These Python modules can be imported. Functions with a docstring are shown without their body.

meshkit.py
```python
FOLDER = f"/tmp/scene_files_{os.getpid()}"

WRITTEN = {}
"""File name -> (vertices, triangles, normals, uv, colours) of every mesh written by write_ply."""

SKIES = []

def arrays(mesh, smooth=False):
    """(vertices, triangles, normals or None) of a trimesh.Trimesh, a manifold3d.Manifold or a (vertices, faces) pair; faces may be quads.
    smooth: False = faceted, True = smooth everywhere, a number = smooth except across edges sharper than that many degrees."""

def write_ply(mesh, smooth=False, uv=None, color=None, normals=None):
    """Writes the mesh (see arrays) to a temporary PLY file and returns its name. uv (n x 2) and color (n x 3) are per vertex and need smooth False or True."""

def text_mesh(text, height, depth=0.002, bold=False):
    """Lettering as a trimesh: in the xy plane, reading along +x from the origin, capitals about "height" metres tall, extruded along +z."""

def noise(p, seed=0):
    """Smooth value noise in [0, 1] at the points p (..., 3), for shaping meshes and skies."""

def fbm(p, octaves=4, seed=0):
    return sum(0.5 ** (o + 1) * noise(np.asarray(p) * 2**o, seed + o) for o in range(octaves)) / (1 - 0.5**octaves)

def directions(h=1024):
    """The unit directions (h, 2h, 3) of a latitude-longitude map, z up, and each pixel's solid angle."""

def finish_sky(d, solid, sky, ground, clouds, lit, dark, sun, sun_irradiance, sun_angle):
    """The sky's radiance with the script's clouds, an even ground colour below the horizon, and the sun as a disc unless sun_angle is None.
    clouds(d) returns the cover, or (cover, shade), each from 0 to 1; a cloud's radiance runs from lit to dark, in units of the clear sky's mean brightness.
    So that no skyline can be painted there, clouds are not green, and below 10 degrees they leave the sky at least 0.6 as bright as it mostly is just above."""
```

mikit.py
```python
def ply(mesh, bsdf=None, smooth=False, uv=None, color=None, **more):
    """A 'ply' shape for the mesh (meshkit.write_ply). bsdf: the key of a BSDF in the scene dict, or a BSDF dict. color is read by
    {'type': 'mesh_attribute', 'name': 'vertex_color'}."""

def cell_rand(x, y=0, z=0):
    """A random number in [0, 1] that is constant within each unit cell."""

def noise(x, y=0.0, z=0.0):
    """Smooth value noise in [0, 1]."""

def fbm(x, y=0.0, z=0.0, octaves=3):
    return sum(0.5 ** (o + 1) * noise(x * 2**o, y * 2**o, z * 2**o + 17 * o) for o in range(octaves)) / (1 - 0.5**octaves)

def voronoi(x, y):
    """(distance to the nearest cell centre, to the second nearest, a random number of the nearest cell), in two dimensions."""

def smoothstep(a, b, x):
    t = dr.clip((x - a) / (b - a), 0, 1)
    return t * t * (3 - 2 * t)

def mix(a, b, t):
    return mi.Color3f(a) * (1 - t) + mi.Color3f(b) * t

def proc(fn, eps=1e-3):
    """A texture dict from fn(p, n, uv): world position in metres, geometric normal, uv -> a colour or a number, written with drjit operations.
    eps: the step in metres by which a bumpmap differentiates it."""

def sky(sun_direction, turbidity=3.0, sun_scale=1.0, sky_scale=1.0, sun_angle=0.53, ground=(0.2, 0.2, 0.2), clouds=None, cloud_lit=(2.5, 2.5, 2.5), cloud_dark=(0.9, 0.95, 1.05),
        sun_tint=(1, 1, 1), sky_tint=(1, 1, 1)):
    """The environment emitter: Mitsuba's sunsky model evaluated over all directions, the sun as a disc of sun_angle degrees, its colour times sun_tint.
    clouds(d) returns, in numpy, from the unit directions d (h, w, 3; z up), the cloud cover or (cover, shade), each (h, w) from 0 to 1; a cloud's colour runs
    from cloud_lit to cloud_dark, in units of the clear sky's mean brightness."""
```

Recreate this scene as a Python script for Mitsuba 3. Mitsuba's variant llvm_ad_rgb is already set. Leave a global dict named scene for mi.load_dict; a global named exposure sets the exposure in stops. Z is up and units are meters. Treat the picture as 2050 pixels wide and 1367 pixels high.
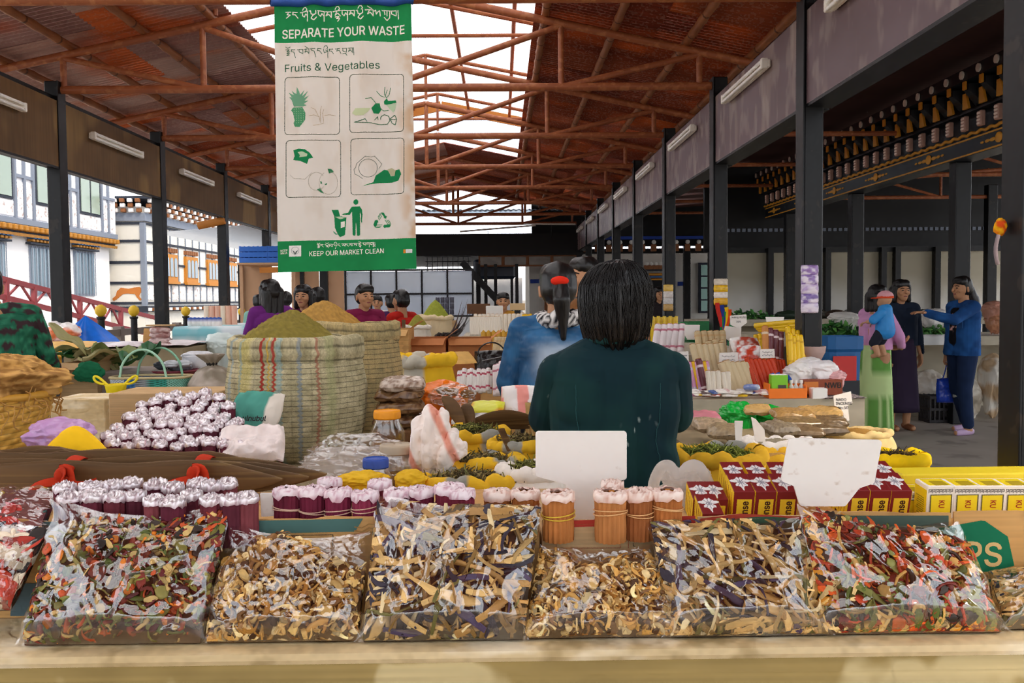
import math, random
import numpy as np, trimesh, shapely, shapely.affinity as aff
import manifold3d as m3
import drjit as dr
import mitsuba as mi
import mikit, meshkit
from mikit import noise, fbm, voronoi, smoothstep, mix, proc, cell_rand
from shapely.geometry import Polygon, LineString, Point, box as sbox

# ---------------------------------------------------------------- camera, sky, exposure
FOC, CXY, CAMH = 1850.0, (1025.0, 683.5), 1.40        # focal length in pixels of the 2050 x 1367 frame, eye height
T = mi.ScalarTransform4f
yaw, pitch, roll = 22 / FOC, -83.5 / FOC, 0.009
fw = np.array([math.sin(yaw), math.cos(yaw), math.tan(pitch)]); fw /= np.linalg.norm(fw)
rt = np.cross(fw, [roll, 0, 1.0]); rt /= np.linalg.norm(rt)
up = np.cross(rt, fw)
EYE = np.array([0, 0, CAMH])
scene = {}
labels = {}
scene['camera'] = {'type': 'perspective', 'fov': math.degrees(2 * math.atan(1025 / FOC)), 'fov_axis': 'x',
                   'near_clip': 0.05, 'far_clip': 500.0,
                   'to_world': T().look_at(origin=EYE.tolist(), target=(EYE + fw).tolist(), up=up.tolist())}
def clouds(d):
    n = meshkit.fbm(d * np.array([2.5, 2.5, 5.0]) + 3.1, 4, 3)
    cov = np.clip((n - 0.30) * 5, 0, 1) * 0.55 + 0.45
    return cov, np.clip((n - 0.45) * 1.6, 0, 0.6)
scene['sky'] = mikit.sky([0.45, -0.55, 0.75], turbidity=4.0, sun_scale=0.25, sun_angle=14.0, ground=(0.3, 0.28, 0.25),
                         clouds=clouds, cloud_lit=(2.6, 2.6, 2.65), cloud_dark=(1.5, 1.55, 1.65))
exposure = 2.9

def ray(px, py):
    d = fw * FOC + rt * (px - CXY[0]) - up * (py - CXY[1])
    return d / FOC
def W(px, py, Y):
    "the point at distance Y down the hall that is seen at this pixel"
    d = ray(px, py); return EYE + d * (Y / d[1])
def G(px, py, z):
    "the point at height z seen at this pixel"
    d = ray(px, py); return EYE + d * ((z - CAMH) / d[2])
def XZ(px, py, Y):
    p = W(px, py, Y); return p[0], p[2]

# ---------------------------------------------------------------- naming
def C(h):
    if not isinstance(h, str): return tuple(h)
    v = np.array([int(h[i:i + 2], 16) for i in (1, 3, 5)]) / 255.0
    return tuple(float(x) for x in np.where(v <= 0.04045, v / 12.92, ((v + 0.055) / 1.055) ** 2.4))
_used = {}
def uniq(base):
    n = _used.get(base, -1) + 1
    _used[base] = n
    return base if n == 0 else f'{base}_{n:03d}'
def tag(key, label=None, cat=None, group=None, kind=None):
    d = labels.setdefault(key, {})
    for k, v in (('label', label), ('category', cat), ('group', group), ('kind', kind)):
        if v: d[k] = v
    return key
def thing(base, label, cat, group=None, kind=None):
    return tag(uniq(base), label, cat, group, kind)
def M4(loc=(0, 0, 0), rz=0, rx=0, ry=0, s=1.0):
    cz, sz, cx, sx, cy, sy = math.cos(rz), math.sin(rz), math.cos(rx), math.sin(rx), math.cos(ry), math.sin(ry)
    R = np.array([[cz, -sz, 0], [sz, cz, 0], [0, 0, 1]]) @ np.array([[cy, 0, sy], [0, 1, 0], [-sy, 0, cy]]) @ np.array([[1, 0, 0], [0, cx, -sx], [0, sx, cx]])
    m = np.eye(4); m[:3, :3] = R * np.asarray(s, float) if np.ndim(s) == 0 else R @ np.diag(s); m[:3, 3] = loc
    return m
def shape(mesh, mat, smooth=False, color=None, uv=None):
    if color is not None:
        color = np.asarray(color, float)
        if color.ndim == 1: color = np.tile(color, (len(mesh.vertices), 1))
        if smooth not in (True, False): smooth = True
    return mikit.ply(mesh, mat, smooth=smooth, color=color, uv=uv)
def put(key, shp, m=None):
    scene[key] = {**shp, 'to_world': T(np.asarray(m).tolist())} if m is not None else shp
    return key
def part(parent, name, mesh, mat, smooth=False, color=None, uv=None, m=None, label=None, kind=None):
    key = uniq(f'{parent}__{name}')
    put(key, shape(mesh, mat, smooth, color, uv), m)
    if label or kind: tag(key, label, None, None, kind)
    return key
def solo(base, label, cat, mesh, mat, smooth=False, color=None, uv=None, group=None, kind=None, m=None):
    k = thing(base, label, cat, group, kind)
    put(k, shape(mesh, mat, smooth, color, uv), m)
    return k
def struct(base, mesh, mat, smooth=False, color=None, label=None):
    k = uniq(base); tag(k, label, None, None, 'structure')
    if mesh is not None: put(k, shape(mesh, mat, smooth, color))
    return k
def copies(base, label, cat, proto, m, group=None):
    "one thing from proto: [(part name, shape dict, label or None)]; part names may hold __ for sub-parts"
    k = thing(base, label, cat, group)
    for n, shp, lb in proto:
        if n == '': put(k, shp, m); continue
        kk = uniq(f'{k}__{n}'); put(kk, shp, m)
        if lb: tag(kk, lb)
        if n.startswith('side_'): tag(kk, None, None, None, 'stuff')
    return k

# ---------------------------------------------------------------- meshes
cat_ = trimesh.util.concatenate
def tri(v, f):
    f = np.asarray(f, int)
    if f.shape[1] == 4: f = np.vstack([f[:, [0, 1, 2]], f[:, [0, 2, 3]]])
    return trimesh.Trimesh(np.asarray(v, float), f, process=False)
def move(m, p=(0, 0, 0), **k):
    m = m.copy(); m.apply_transform(M4(p, **k)); return m
def bx(x0, x1, y0, y1, z0, z1):
    m = trimesh.creation.box(extents=(x1 - x0, y1 - y0, z1 - z0)); m.apply_translation(((x0 + x1) / 2, (y0 + y1) / 2, (z0 + z1) / 2)); return m
def cbox(sx, sy, sz, b=0.004, c=(0, 0, 0)):
    "box with chamfered edges, centred at c"
    h = np.array([sx, sy, sz]) / 2; pts = []
    for s in np.ndindex(2, 2, 2):
        s = np.array(s) * 2 - 1
        for k in range(3):
            q = h - b; q[k] = h[k]; pts.append(s * q)
    m = trimesh.convex.convex_hull(np.array(pts)); m.apply_translation(c); return m
def grid(fn, nu, nv, wrap=False):
    "surface fn(u, v) -> xyz, both in [0, 1]; v wraps if asked"
    u, v = np.meshgrid(np.linspace(0, 1, nu), np.linspace(0, 1, nv, endpoint=not wrap), indexing='ij')
    p = np.stack(np.broadcast_arrays(*fn(u, v)), -1).reshape(-1, 3)
    i = np.arange(nu * nv).reshape(nu, nv)
    if wrap: i = np.concatenate([i, i[:, :1]], 1)
    f = np.stack([i[:-1, :-1], i[1:, :-1], i[1:, 1:], i[:-1, 1:]], -1).reshape(-1, 4)
    m = tri(p, f); m.metadata['uv'] = np.stack([u, v], -1).reshape(-1, 2)
    return m
def loft(rings, cap=True):
    "rings (k, n, 3) of closed loops"
    r = np.asarray(rings, float); k, n = r.shape[:2]
    i = np.arange(k * n).reshape(k, n); i = np.concatenate([i, i[:, :1]], 1)
    f = np.stack([i[:-1, :-1], i[:-1, 1:], i[1:, 1:], i[1:, :-1]], -1).reshape(-1, 4)
    v = r.reshape(-1, 3); f = np.vstack([f[:, [0, 1, 2]], f[:, [0, 2, 3]]])
    if cap:
        a, b = len(v), len(v) + 1
        v = np.vstack([v, r[0].mean(0), r[-1].mean(0)])
        j = np.arange(n); j1 = (j + 1) % n
        f = np.vstack([f, np.stack([j1, j, j * 0 + a], 1), np.stack([(k - 1) * n + j, (k - 1) * n + j1, j * 0 + b], 1)])
    return tri(v, f)
def lathe(prof, n=24, cap=True):
    a = np.arange(n) * 2 * np.pi / n
    return loft([[(r * math.cos(t), r * math.sin(t), z) for t in a] for r, z in prof], cap)
def tube(path, r, n=8, cap=True, flat=1.0, nrm=None):
    "tube along a polyline; r a number or one per point; flat squashes the section across nrm"
    p = np.asarray(path, float); k = len(p); r = np.broadcast_to(np.asarray(r, float), (k,))
    t = np.gradient(p, axis=0); t /= np.linalg.norm(t, axis=1, keepdims=True) + 1e-12
    u = np.array(nrm if nrm is not None else ([0, 0, 1.0] if abs(t[0][2]) < 0.8 else [1.0, 0, 0]), float)
    a = np.arange(n) * 2 * np.pi / n; rings = []
    for i in range(k):
        u = u - t[i] * (u @ t[i]); u /= np.linalg.norm(u) + 1e-12
        w = np.cross(t[i], u)
        rings.append(p[i] + r[i] * (np.cos(a)[:, None] * w + np.sin(a)[:, None] * u * flat))
    return loft(rings, cap)
def bar(a, b, r, n=8): return tube([a, b], r, n)
def beam(a, b, w, h):
    "square bar from a to b"
    return tube([a, b], math.sqrt(0.5), 4) if False else _beam(np.asarray(a, float), np.asarray(b, float), w, h)
def _beam(a, b, w, h):
    t = b - a; L = np.linalg.norm(t); t = t / L
    u = np.array([0, 0, 1.0]) if abs(t[2]) < 0.9 else np.array([0, 1.0, 0])
    s = np.cross(t, u); s /= np.linalg.norm(s); u = np.cross(s, t)
    m = trimesh.creation.box(extents=(L, w, h)); M = np.eye(4); M[:3, 0], M[:3, 1], M[:3, 2], M[:3, 3] = t, -s, u, (a + b) / 2
    m.apply_transform(M); return m
def prism(poly, d):
    "polygon in xy extruded to thickness d along z"
    gs = [g for g in getattr(poly, 'geoms', [poly]) if g.area > 1e-9]
    return cat_([trimesh.creation.extrude_polygon(g, d, engine='earcut') for g in gs])
def flat(poly, size=None):
    "triangulated polygon in z = 0"
    out = []
    for g in getattr(poly, 'geoms', [poly]):
        if g.area < 1e-10: continue
        v, f = trimesh.creation.triangulate_polygon(g, engine='earcut')
        out.append(tri(np.c_[v, np.zeros(len(v))], f))
    m = cat_(out)
    if size: 
        v, f = trimesh.remesh.subdivide_to_size(m.vertices, m.faces, size, max_iter=12); m = tri(v, f)
    return m
def upright(m):
    "xy drawing -> stands in the xz plane facing -y"
    m = m.copy(); v = m.vertices; m.vertices = np.c_[v[:, 0], -v[:, 2], v[:, 1]]; return m
def rough(m, amp, scale, seed=0, oct=3):
    m = m.copy(); n = m.vertex_normals
    d = meshkit.fbm(m.vertices * scale + seed * 7.3, oct, seed) - 0.5
    m.vertices = m.vertices + n * (d * 2 * amp)[:, None]; return m
def vary(m, base, amp=0.15, scale=20.0, seed=0, other=None, oct=3):
    "vertex colours: base lightened, darkened and partly blended to other by noise (grain and wear of the stuff itself)"
    n = meshkit.fbm(m.vertices * scale + seed * 3.1, oct, seed)
    b = np.array(C(base)); c = b[None] * (1 + amp * 2 * (n - 0.5))[:, None]
    if other is not None:
        t = np.clip((meshkit.fbm(m.vertices * scale * 0.7 + 11 + seed, oct, seed + 5) - 0.42) * 6, 0, 1)[:, None]
        c = c * (1 - t) + np.array(C(other)) * t
    return np.clip(c, 0.001, 1)
def smax(*a): return np.max(np.stack(np.broadcast_arrays(*a)), 0)
ORD = ['first', 'second', 'third', 'fourth', 'fifth', 'sixth', 'seventh', 'eighth', 'ninth', 'tenth', 'eleventh', 'twelfth']
def blob(bones, ref=0.02, taubin=10, hem=None):
    "smooth body: union of tapered bones (p0, r0, p1, r1)"
    out = None
    for p0, r0, p1, r1 in bones:
        s0 = m3.Manifold.sphere(r0, 20).translate(tuple(map(float, p0))); s1 = m3.Manifold.sphere(r1, 20).translate(tuple(map(float, p1)))
        h = m3.Manifold.batch_hull([s0, s1]); out = h if out is None else out + h
    if hem is not None: out = out.trim_by_plane((0, 0, 1), hem)
    if ref: out = out.refine_to_length(ref)
    mm = out.to_mesh(); m = trimesh.Trimesh(mm.vert_properties[:, :3], mm.tri_verts, process=True)
    if taubin: trimesh.smoothing.filter_taubin(m, lamb=0.5, nu=0.53, iterations=taubin)
    return m
def ellipsoid(c, r, sub=3):
    m = trimesh.creation.icosphere(subdivisions=sub, radius=1.0); m.vertices = m.vertices * np.asarray(r) + np.asarray(c); return m
def hsphere(pts, r, n=12):
    s = [m3.Manifold.sphere(ri, n).translate(tuple(map(float, p))) for p, ri in zip(pts, np.broadcast_to(r, len(pts)))]
    mm = m3.Manifold.batch_hull(s).to_mesh(); return trimesh.Trimesh(mm.vert_properties[:, :3], mm.tri_verts, process=True)

# ---------------------------------------------------------------- materials
def pr(color, r=0.6, spec=0.4, metal=0.0, **k):
    c = color if isinstance(color, dict) else {'type': 'rgb', 'value': list(C(color))}
    return {'type': 'twosided', 'bsdf': {'type': 'principled', 'base_color': c, 'roughness': r, 'specular': spec, 'metallic': metal, **k}}
def bump(inner, fn, scale=1.0, eps=1e-3):
    return {'type': 'twosided', 'bsdf': {'type': 'bumpmap', 'arbitrary': proc(fn, eps), 'scale': scale, 'bsdf': inner['bsdf']}}
VC = {'type': 'mesh_attribute', 'name': 'vertex_color'}
scene['vc'] = pr(VC, 0.8, 0.25)
scene['vcs'] = pr(VC, 0.5, 0.4)
scene['vcg'] = pr(VC, 0.25, 0.5)
scene['vcfoil'] = pr(VC, 0.3, 0.6, 0.5)
def cloth_bump(p, n, uv):
    return (fbm(p.x * 300, p.y * 300, p.z * 300, 2)) * 0.0006 + fbm(p.x * 9, p.y * 9, p.z * 9, 2) * 0.006
scene['vcc'] = bump(pr(VC, 0.9, 0.15, sheen=0.4), cloth_bump)
scene['film'] = {'type': 'thindielectric', 'int_ior': 1.85}
scene['glass'] = {'type': 'thindielectric', 'int_ior': 1.5}
# ================================================================ the setting
def black_fn(p, n, uv):
    w = fbm(p.x * 30, p.y * 30, p.z * 6, 3); s = smoothstep(0.66, 0.74, fbm(p.x * 14 + 5, p.y * 14, p.z * 9, 4))
    return mix(mix(C('#06080b'), C('#0e1116'), w), C('#332a22'), s * 0.45)
scene['black_steel'] = pr(proc(black_fn), 0.42, 0.35)
scene['black'] = pr('#0c0e12', 0.5, 0.35)
def tube_fn(p, n, uv):
    w = fbm(p.x * 6, p.y * 6, p.z * 6, 3); s = smoothstep(0.5, 0.7, fbm(p.x * 23, p.y * 23, p.z * 23, 3))
    return mix(mix(C('#a9623c'), C('#8a4a2e'), w), C('#c98a5a'), s * 0.35)
scene['tube_paint'] = pr(proc(tube_fn), 0.45, 0.4)
def purlin_fn(p, n, uv):
    w = fbm(p.x * 9, p.y * 4, p.z * 9, 3)
    ring = smoothstep(0.96, 0.985, 1 - dr.abs(p.y * 1.7 - dr.round(p.y * 1.7)))
    return mix(mix(C('#a86a3e'), C('#6d3d26'), w), C('#3a2015'), ring * 0.7)
scene['purlin_paint'] = pr(proc(purlin_fn), 0.5, 0.35)
def sheet(a, b, rust, seed):
    def fn(p, n, uv):
        w = fbm(p.x * 2 + seed, p.y * 2, 3.0, 3); g = noise(p.x * 3, p.y * 45, seed)
        r = smoothstep(0.52, 0.75, fbm(p.x * 0.9 + seed * 3.7, p.y * 1.1 + seed, 1.0, 4))
        d = smoothstep(0.62, 0.68, noise(p.x * 60, p.y * 60, 2.0))
        return mix(mix(mix(C(a), C(b), w), C(rust), r), C('#c9b8a8'), d * 0.12) * (0.82 + 0.3 * g)
    return fn
for i, (a, b, r) in enumerate([('#bf968a', '#93695f', '#c2602e'), ('#ad867f', '#855c56', '#a04a28'), ('#c4a298', '#9c786f', '#b8663a')]):
    scene[f'roof_left_{i}'] = pr(proc(sheet(a, b, r, i * 1.3)), 0.75, 0.25)
for i, (a, b, r) in enumerate([('#93401f', '#672414', '#bb5420'), ('#823420', '#571f12', '#a8481c'), ('#9a4a2c', '#70301c', '#c05a22')]):
    scene[f'roof_right_{i}'] = pr(proc(sheet(a, b, r, 9 + i * 1.3)), 0.75, 0.25)
scene['roof_dark'] = pr('#3a2320', 0.85, 0.2)
def ply_l(p, n, uv):
    w = fbm(p.y * 1.3, p.z * 2.5, 1.0, 4); g = noise(p.y * 60, p.z * 3); s = smoothstep(0.55, 0.75, fbm(p.y * 2.2 + 4, p.z * 1.5, 2.0, 3))
    return mix(mix(C('#7c5c38'), C('#4d3823'), w), C('#9a7a4a'), s * 0.6) * (0.85 + 0.25 * g)
scene['ply_left'] = pr(proc(ply_l), 0.6, 0.3)
def ply_r(p, n, uv):
    w = fbm(p.y * 1.1, p.z * 2.2, 1.0, 4); st = smoothstep(0.55, 0.8, fbm(p.y * 5 + 2, p.z * 0.9, 7.0, 3)); lo = smoothstep(0.5, 0.75, fbm(p.y * 9, p.z * 5, 3.0, 3))
    return mix(mix(mix(C('#74616a'), C('#5b4647'), w), C('#9b8a80'), st * 0.55), C('#b3a79c'), lo * 0.25)
scene['ply_right'] = pr(proc(ply_r), 0.42, 0.4)
def conc(p, n, uv):
    w = fbm(p.x * 3, p.y * 3, p.z * 3, 4); g = fbm(p.x * 60, p.y * 60, p.z * 60, 2)
    s = smoothstep(0.52, 0.66, fbm(p.x * 5 + 3, p.y * 9, p.z * 14, 4)); d = smoothstep(0.58, 0.75, fbm(p.x * 11, p.y * 11, p.z * 11 + 4, 4))
    return mix(mix(mix(C('#e3cfa6'), C('#c2a878'), w), C('#efe3c8'), s * 0.6), C('#8d7444'), d * 0.6) * (0.88 + 0.24 * g)
def conc_b(p, n, uv): return fbm(p.x * 25, p.y * 25, p.z * 25, 4) * 0.006 + smoothstep(0.5, 0.53, fbm(p.x * 6, p.y * 6, p.z * 6, 3)) * 0.002
scene['concrete'] = bump(pr(proc(conc), 0.75, 0.3), conc_b, 1.0, 2e-3)
def plas(p, n, uv):
    w = fbm(p.x * 4, p.z * 6, p.y * 4, 4); s = smoothstep(0.55, 0.62, fbm(p.x * 5 + 9, p.z * 5, 3.0, 4)); d = smoothstep(0.55, 0.8, fbm(p.x * 3, p.z * 2 + 7, 5.0, 3)); l = noise(p.x * 4, p.z * 110)
    return mix(mix(mix(C('#b39a5f'), C('#8a7443'), w), C('#d6c493'), s * 0.7), C('#5f4a22'), d * 0.6) * (0.9 + 0.2 * l)
scene['plaster'] = bump(pr(proc(plas), 0.7, 0.3), conc_b, 1.0, 2e-3)
def floor_fn(p, n, uv):
    w = fbm(p.x * 1.5, p.y * 1.5, 1.0, 4); d = smoothstep(0.55, 0.75, fbm(p.x * 4, p.y * 4, 2.0, 4))
    return mix(mix(C('#a39a90'), C('#857d74'), w), C('#6a635b'), d * 0.5)
scene['floor_mat'] = pr(proc(floor_fn), 0.55, 0.35)
scene['ground_mat'] = pr('#9a948c', 0.9, 0.2)
scene['offwhite'] = pr('#d9d8d2', 0.6, 0.3)
def wall_darker_up(p, n, uv):
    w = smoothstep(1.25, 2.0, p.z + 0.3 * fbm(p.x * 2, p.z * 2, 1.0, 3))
    return mix(C('#e9e7e0'), C('#b5ae9a'), w)  # paler below, darker and browner towards the top
scene['inner_wall'] = pr(proc(wall_darker_up), 0.7, 0.3)

XL, XR, X2, LB = -3.95, 1.95, 4.92, 2.5
K2 = 1.18                                              # the right aisle's bays are longer
COLY = [3.5 + LB * k for k in range(9)]                # 3.5 ... 23.5
ZB0, ZB1, ZC = 2.63, 3.22, 3.33                        # beam cladding, truss chord
RX = -1.05                                             # ridge
def zroof(x): return 4.30 - 0.21 * abs(x - RX)         # underside line of the rafters' top

struct('floor', bx(-6, 12, -1.5, 34, -0.1, 0.0), 'floor_mat', label='grey concrete market floor')
struct('ground', bx(-40, -6.0, -6, 60, -0.3, -0.15), 'ground_mat', label='pale ground outside the open left side')

# columns: each a thing of the building's frame
def column(x0, x1, y, z1, lab, grp):
    k = uniq('column'); tag(k, lab, None, grp, 'structure')
    part(k, 'post', cbox(x1 - x0, 0.13, z1, 0.008, ((x0 + x1) / 2, y, z1 / 2)), 'black_steel')
    part(k, 'edge_strip', cbox(0.012, 0.15, z1, 0.003, ((x0 if x0 > -1 else x1) - 0.006, y - 0.004, z1 / 2)), 'black_steel')
for i, y in enumerate(COLY):
    column(XR, XR + 0.125, y, 3.40, f'black steel column, {ORD[i]} of the right row from the camera', None)
    if i: column(XL - 0.13, XL, y, 3.40, f'black steel column, {ORD[i - 1]} visible of the left row', None)
    column(X2, X2 + 0.17, y * K2, 2.84, f'black steel column under the painted beam, {ORD[i]} from the front', None)
    column(8.4, 8.56, y * K2, 3.3, 'black steel column deep in the right hand aisle', 'right aisle columns') if 1 < i < 5 else None

# cladding boards between columns
for i in range(len(COLY) - 1):
    y0, y1 = COLY[i] + 0.02, COLY[i + 1] - 0.02
    k = struct('beam', bx(XR + 0.012, XR + 0.03, y0, y1, ZB0, ZB1), 'ply_right', label='weathered purple grey plywood beam cladding on the right')
    part(k, 'soffit', bx(XR + 0.012, XR + 0.19, y0, y1, ZB0 - 0.02, ZB0), 'black_steel')
    part(k, 'web', bx(XR + 0.06, XR + 0.15, y0, y1, ZB0, ZB1 + .05), 'black')
    if i: 
        k = struct('beam', bx(XL - 0.03, XL - 0.012, y0, y1, ZB0, ZB1), 'ply_left', label='brown plywood beam cladding on the left')
        part(k, 'lower_trim', bx(XL - 0.045, XL - 0.008, y0, y1, ZB0 - 0.02, ZB0 + 0.0), 'black_steel')
        part(k, 'web', bx(XL - 0.15, XL - 0.05, y0, y1, ZB0, ZB1 + .05), 'black')
# trusses
for i, y in enumerate(COLY):
    k = uniq('roof_truss'); tag(k, f'rust brown tubular roof truss, {ORD[i]} one from the front of the hall', 'roof truss', 'tubular roof trusses')
    r1, r2 = 0.037, 0.028
    zt = lambda x: zroof(x) - 0.06
    part(k, 'bottom_chord', bar((XL - .1, y, ZC), (XR + .1, y, ZC), r1, 12), 'tube_paint', 40)
    for s, xe in ((-1, XL - 0.75), (1, XR + 0.75)):
        part(k, 'top_chord', bar((RX, y, zt(RX)), (xe, y, zt(xe)), r1, 12), 'tube_paint', 40)
        q, e = RX + s * 1.62, RX + s * 2.88
        part(k, 'vertical', bar((q, y, ZC), (q, y, zt(q)), r2, 10), 'tube_paint', 40)
        part(k, 'vertical', bar((e, y, ZC), (e, y, zt(e)), r2, 10), 'tube_paint', 40)
        part(k, 'diagonal', bar((q, y, zt(q) - .02), (RX, y, ZC), r2, 10), 'tube_paint', 40)
        part(k, 'diagonal', bar((e, y, zt(e) - .02), (q, y, ZC), r2, 10), 'tube_paint', 40)
    part(k, 'vertical', bar((RX, y, ZC), (RX, y, zt(RX)), r2, 10), 'tube_paint', 40)
# purlins and corrugated sheets
PUR = [(-3.85, 1), (-3.2, 1), (-2.59, 1), (0.43, 1), (1.06, 1), (1.71, 1), (2.3, 1), (-4.45, 1)]
YS, YK = -3.0, 0.4                                      # roof and skylight begin; near ends unseen, set to darken bag reflections
for x, _ in PUR:
    k = uniq('purlin'); tag(k, f'ringed brown roof purlin tube, {ORD[sum(1 for q, _ in PUR if abs(q - RX) < abs(x - RX) and (q < RX) == (x < RX))]} from the skylight on the {"left" if x < RX else "right"} slope', 'purlin', 'roof purlins')
    z = zroof(x) + 0.0
    n = 70; yy = np.linspace(YS, 25, n * 4 + 1)
    rr = 0.036 + 0.006 * (np.arange(len(yy)) % 4 == 0)
    part(k, 'tube', tube(np.c_[yy * 0 + x, yy, yy * 0 + z], rr, 10), 'purlin_paint', 40)
def corrugated(xa, za, xb, zb, y0, y1, n=None):
    w = 0.076; n = n or int((y1 - y0) / w * 6)
    def fn(u, v):
        y = y0 + (y1 - y0) * u
        wv = 0.009 * np.cos(y / w * 2 * np.pi)
        x = xa + (xb - xa) * v
        return x, y, za + (zb - za) * v + wv
    return grid(fn, n + 1, 2)
rg = random.Random(3)
rk = struct('roof_left', None, None, label='left slope of rusty corrugated roof sheets'); rk2 = struct('roof_right', None, None, label='right slope of rusty corrugated roof sheets')
def sheets(holder, rows, y_from, y_to, fam):
    for ri, (xa, xb) in enumerate(rows):
        y = y_from - rg.random() * 0.4; j = 0
        while y < y_to:
            y1 = y + 0.84
            off = 0.055 + 0.012 * ri + 0.004 * (j % 2)
            part(holder, 'roof_sheet', corrugated(xa, zroof(xa) + off, xb, zroof(xb) + off + rg.uniform(-.008, .008), y, y1 + 0.05), f'{fam}_{rg.randrange(3)}', True)
            y = y1; j += 1
sheets(rk, [(-2.46, -3.55), (-3.45, -4.9)], YS, 24.5, 'roof_left')
sheets(rk2, [(0.34, 1.45), (1.35, 2.85)], YS, 24.5, 'roof_right')
YG = 17.0
def closed_ridge(x0, x1, h, nm, ya=YG + .6, yb=24.4):
    y = ya
    while y < yb:
        part(h, 'roof_sheet', corrugated(x0, zroof(x0) + 0.08, x1, zroof(x1) + 0.08, y, y + 0.89), nm + f'_{rg.randrange(3)}', True); y += 0.84
closed_ridge(RX, -2.6, rk, 'roof_left'); closed_ridge(RX, 0.5, rk2, 'roof_right')
closed_ridge(RX, -2.6, rk, 'roof_left', YS, YK - .1); closed_ridge(RX, 0.5, rk2, 'roof_right', YS, YK - .1)  # closed roof behind the camera, unseen, placed to darken film reflections
# raised skylight over the ridge
scene['translucent'] = {'type': 'principledthin', 'base_color': {'type': 'rgb', 'value': [0.92, 0.93, 0.95]}, 'roughness': 0.6, 'diff_trans': 1.5, 'spec_trans': 0.0, 'eta': 1.4}
sk = struct('skylight', None, None, label='raised translucent ridge skylight')
ZA, HW, ZE = 5.02, 2.0, 4.62
for s in (-1, 1):
    y = YK
    while y < YG:
        y1 = min(y + 1.05, YG)
        part(sk, 'translucent_sheet', corrugated(RX, ZA, RX + s * HW, ZE, y, y1 + 0.03, 40), 'translucent', True); y = y1
    for fx in (0.25, 0.62, 0.97):
        x = RX + s * HW * fx; z = ZA + (ZE - ZA) * fx - 0.05
        part(sk, 'purlin', bar((x, YK, z), (x, YG, z), 0.026, 8), 'tube_paint', 40)
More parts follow.
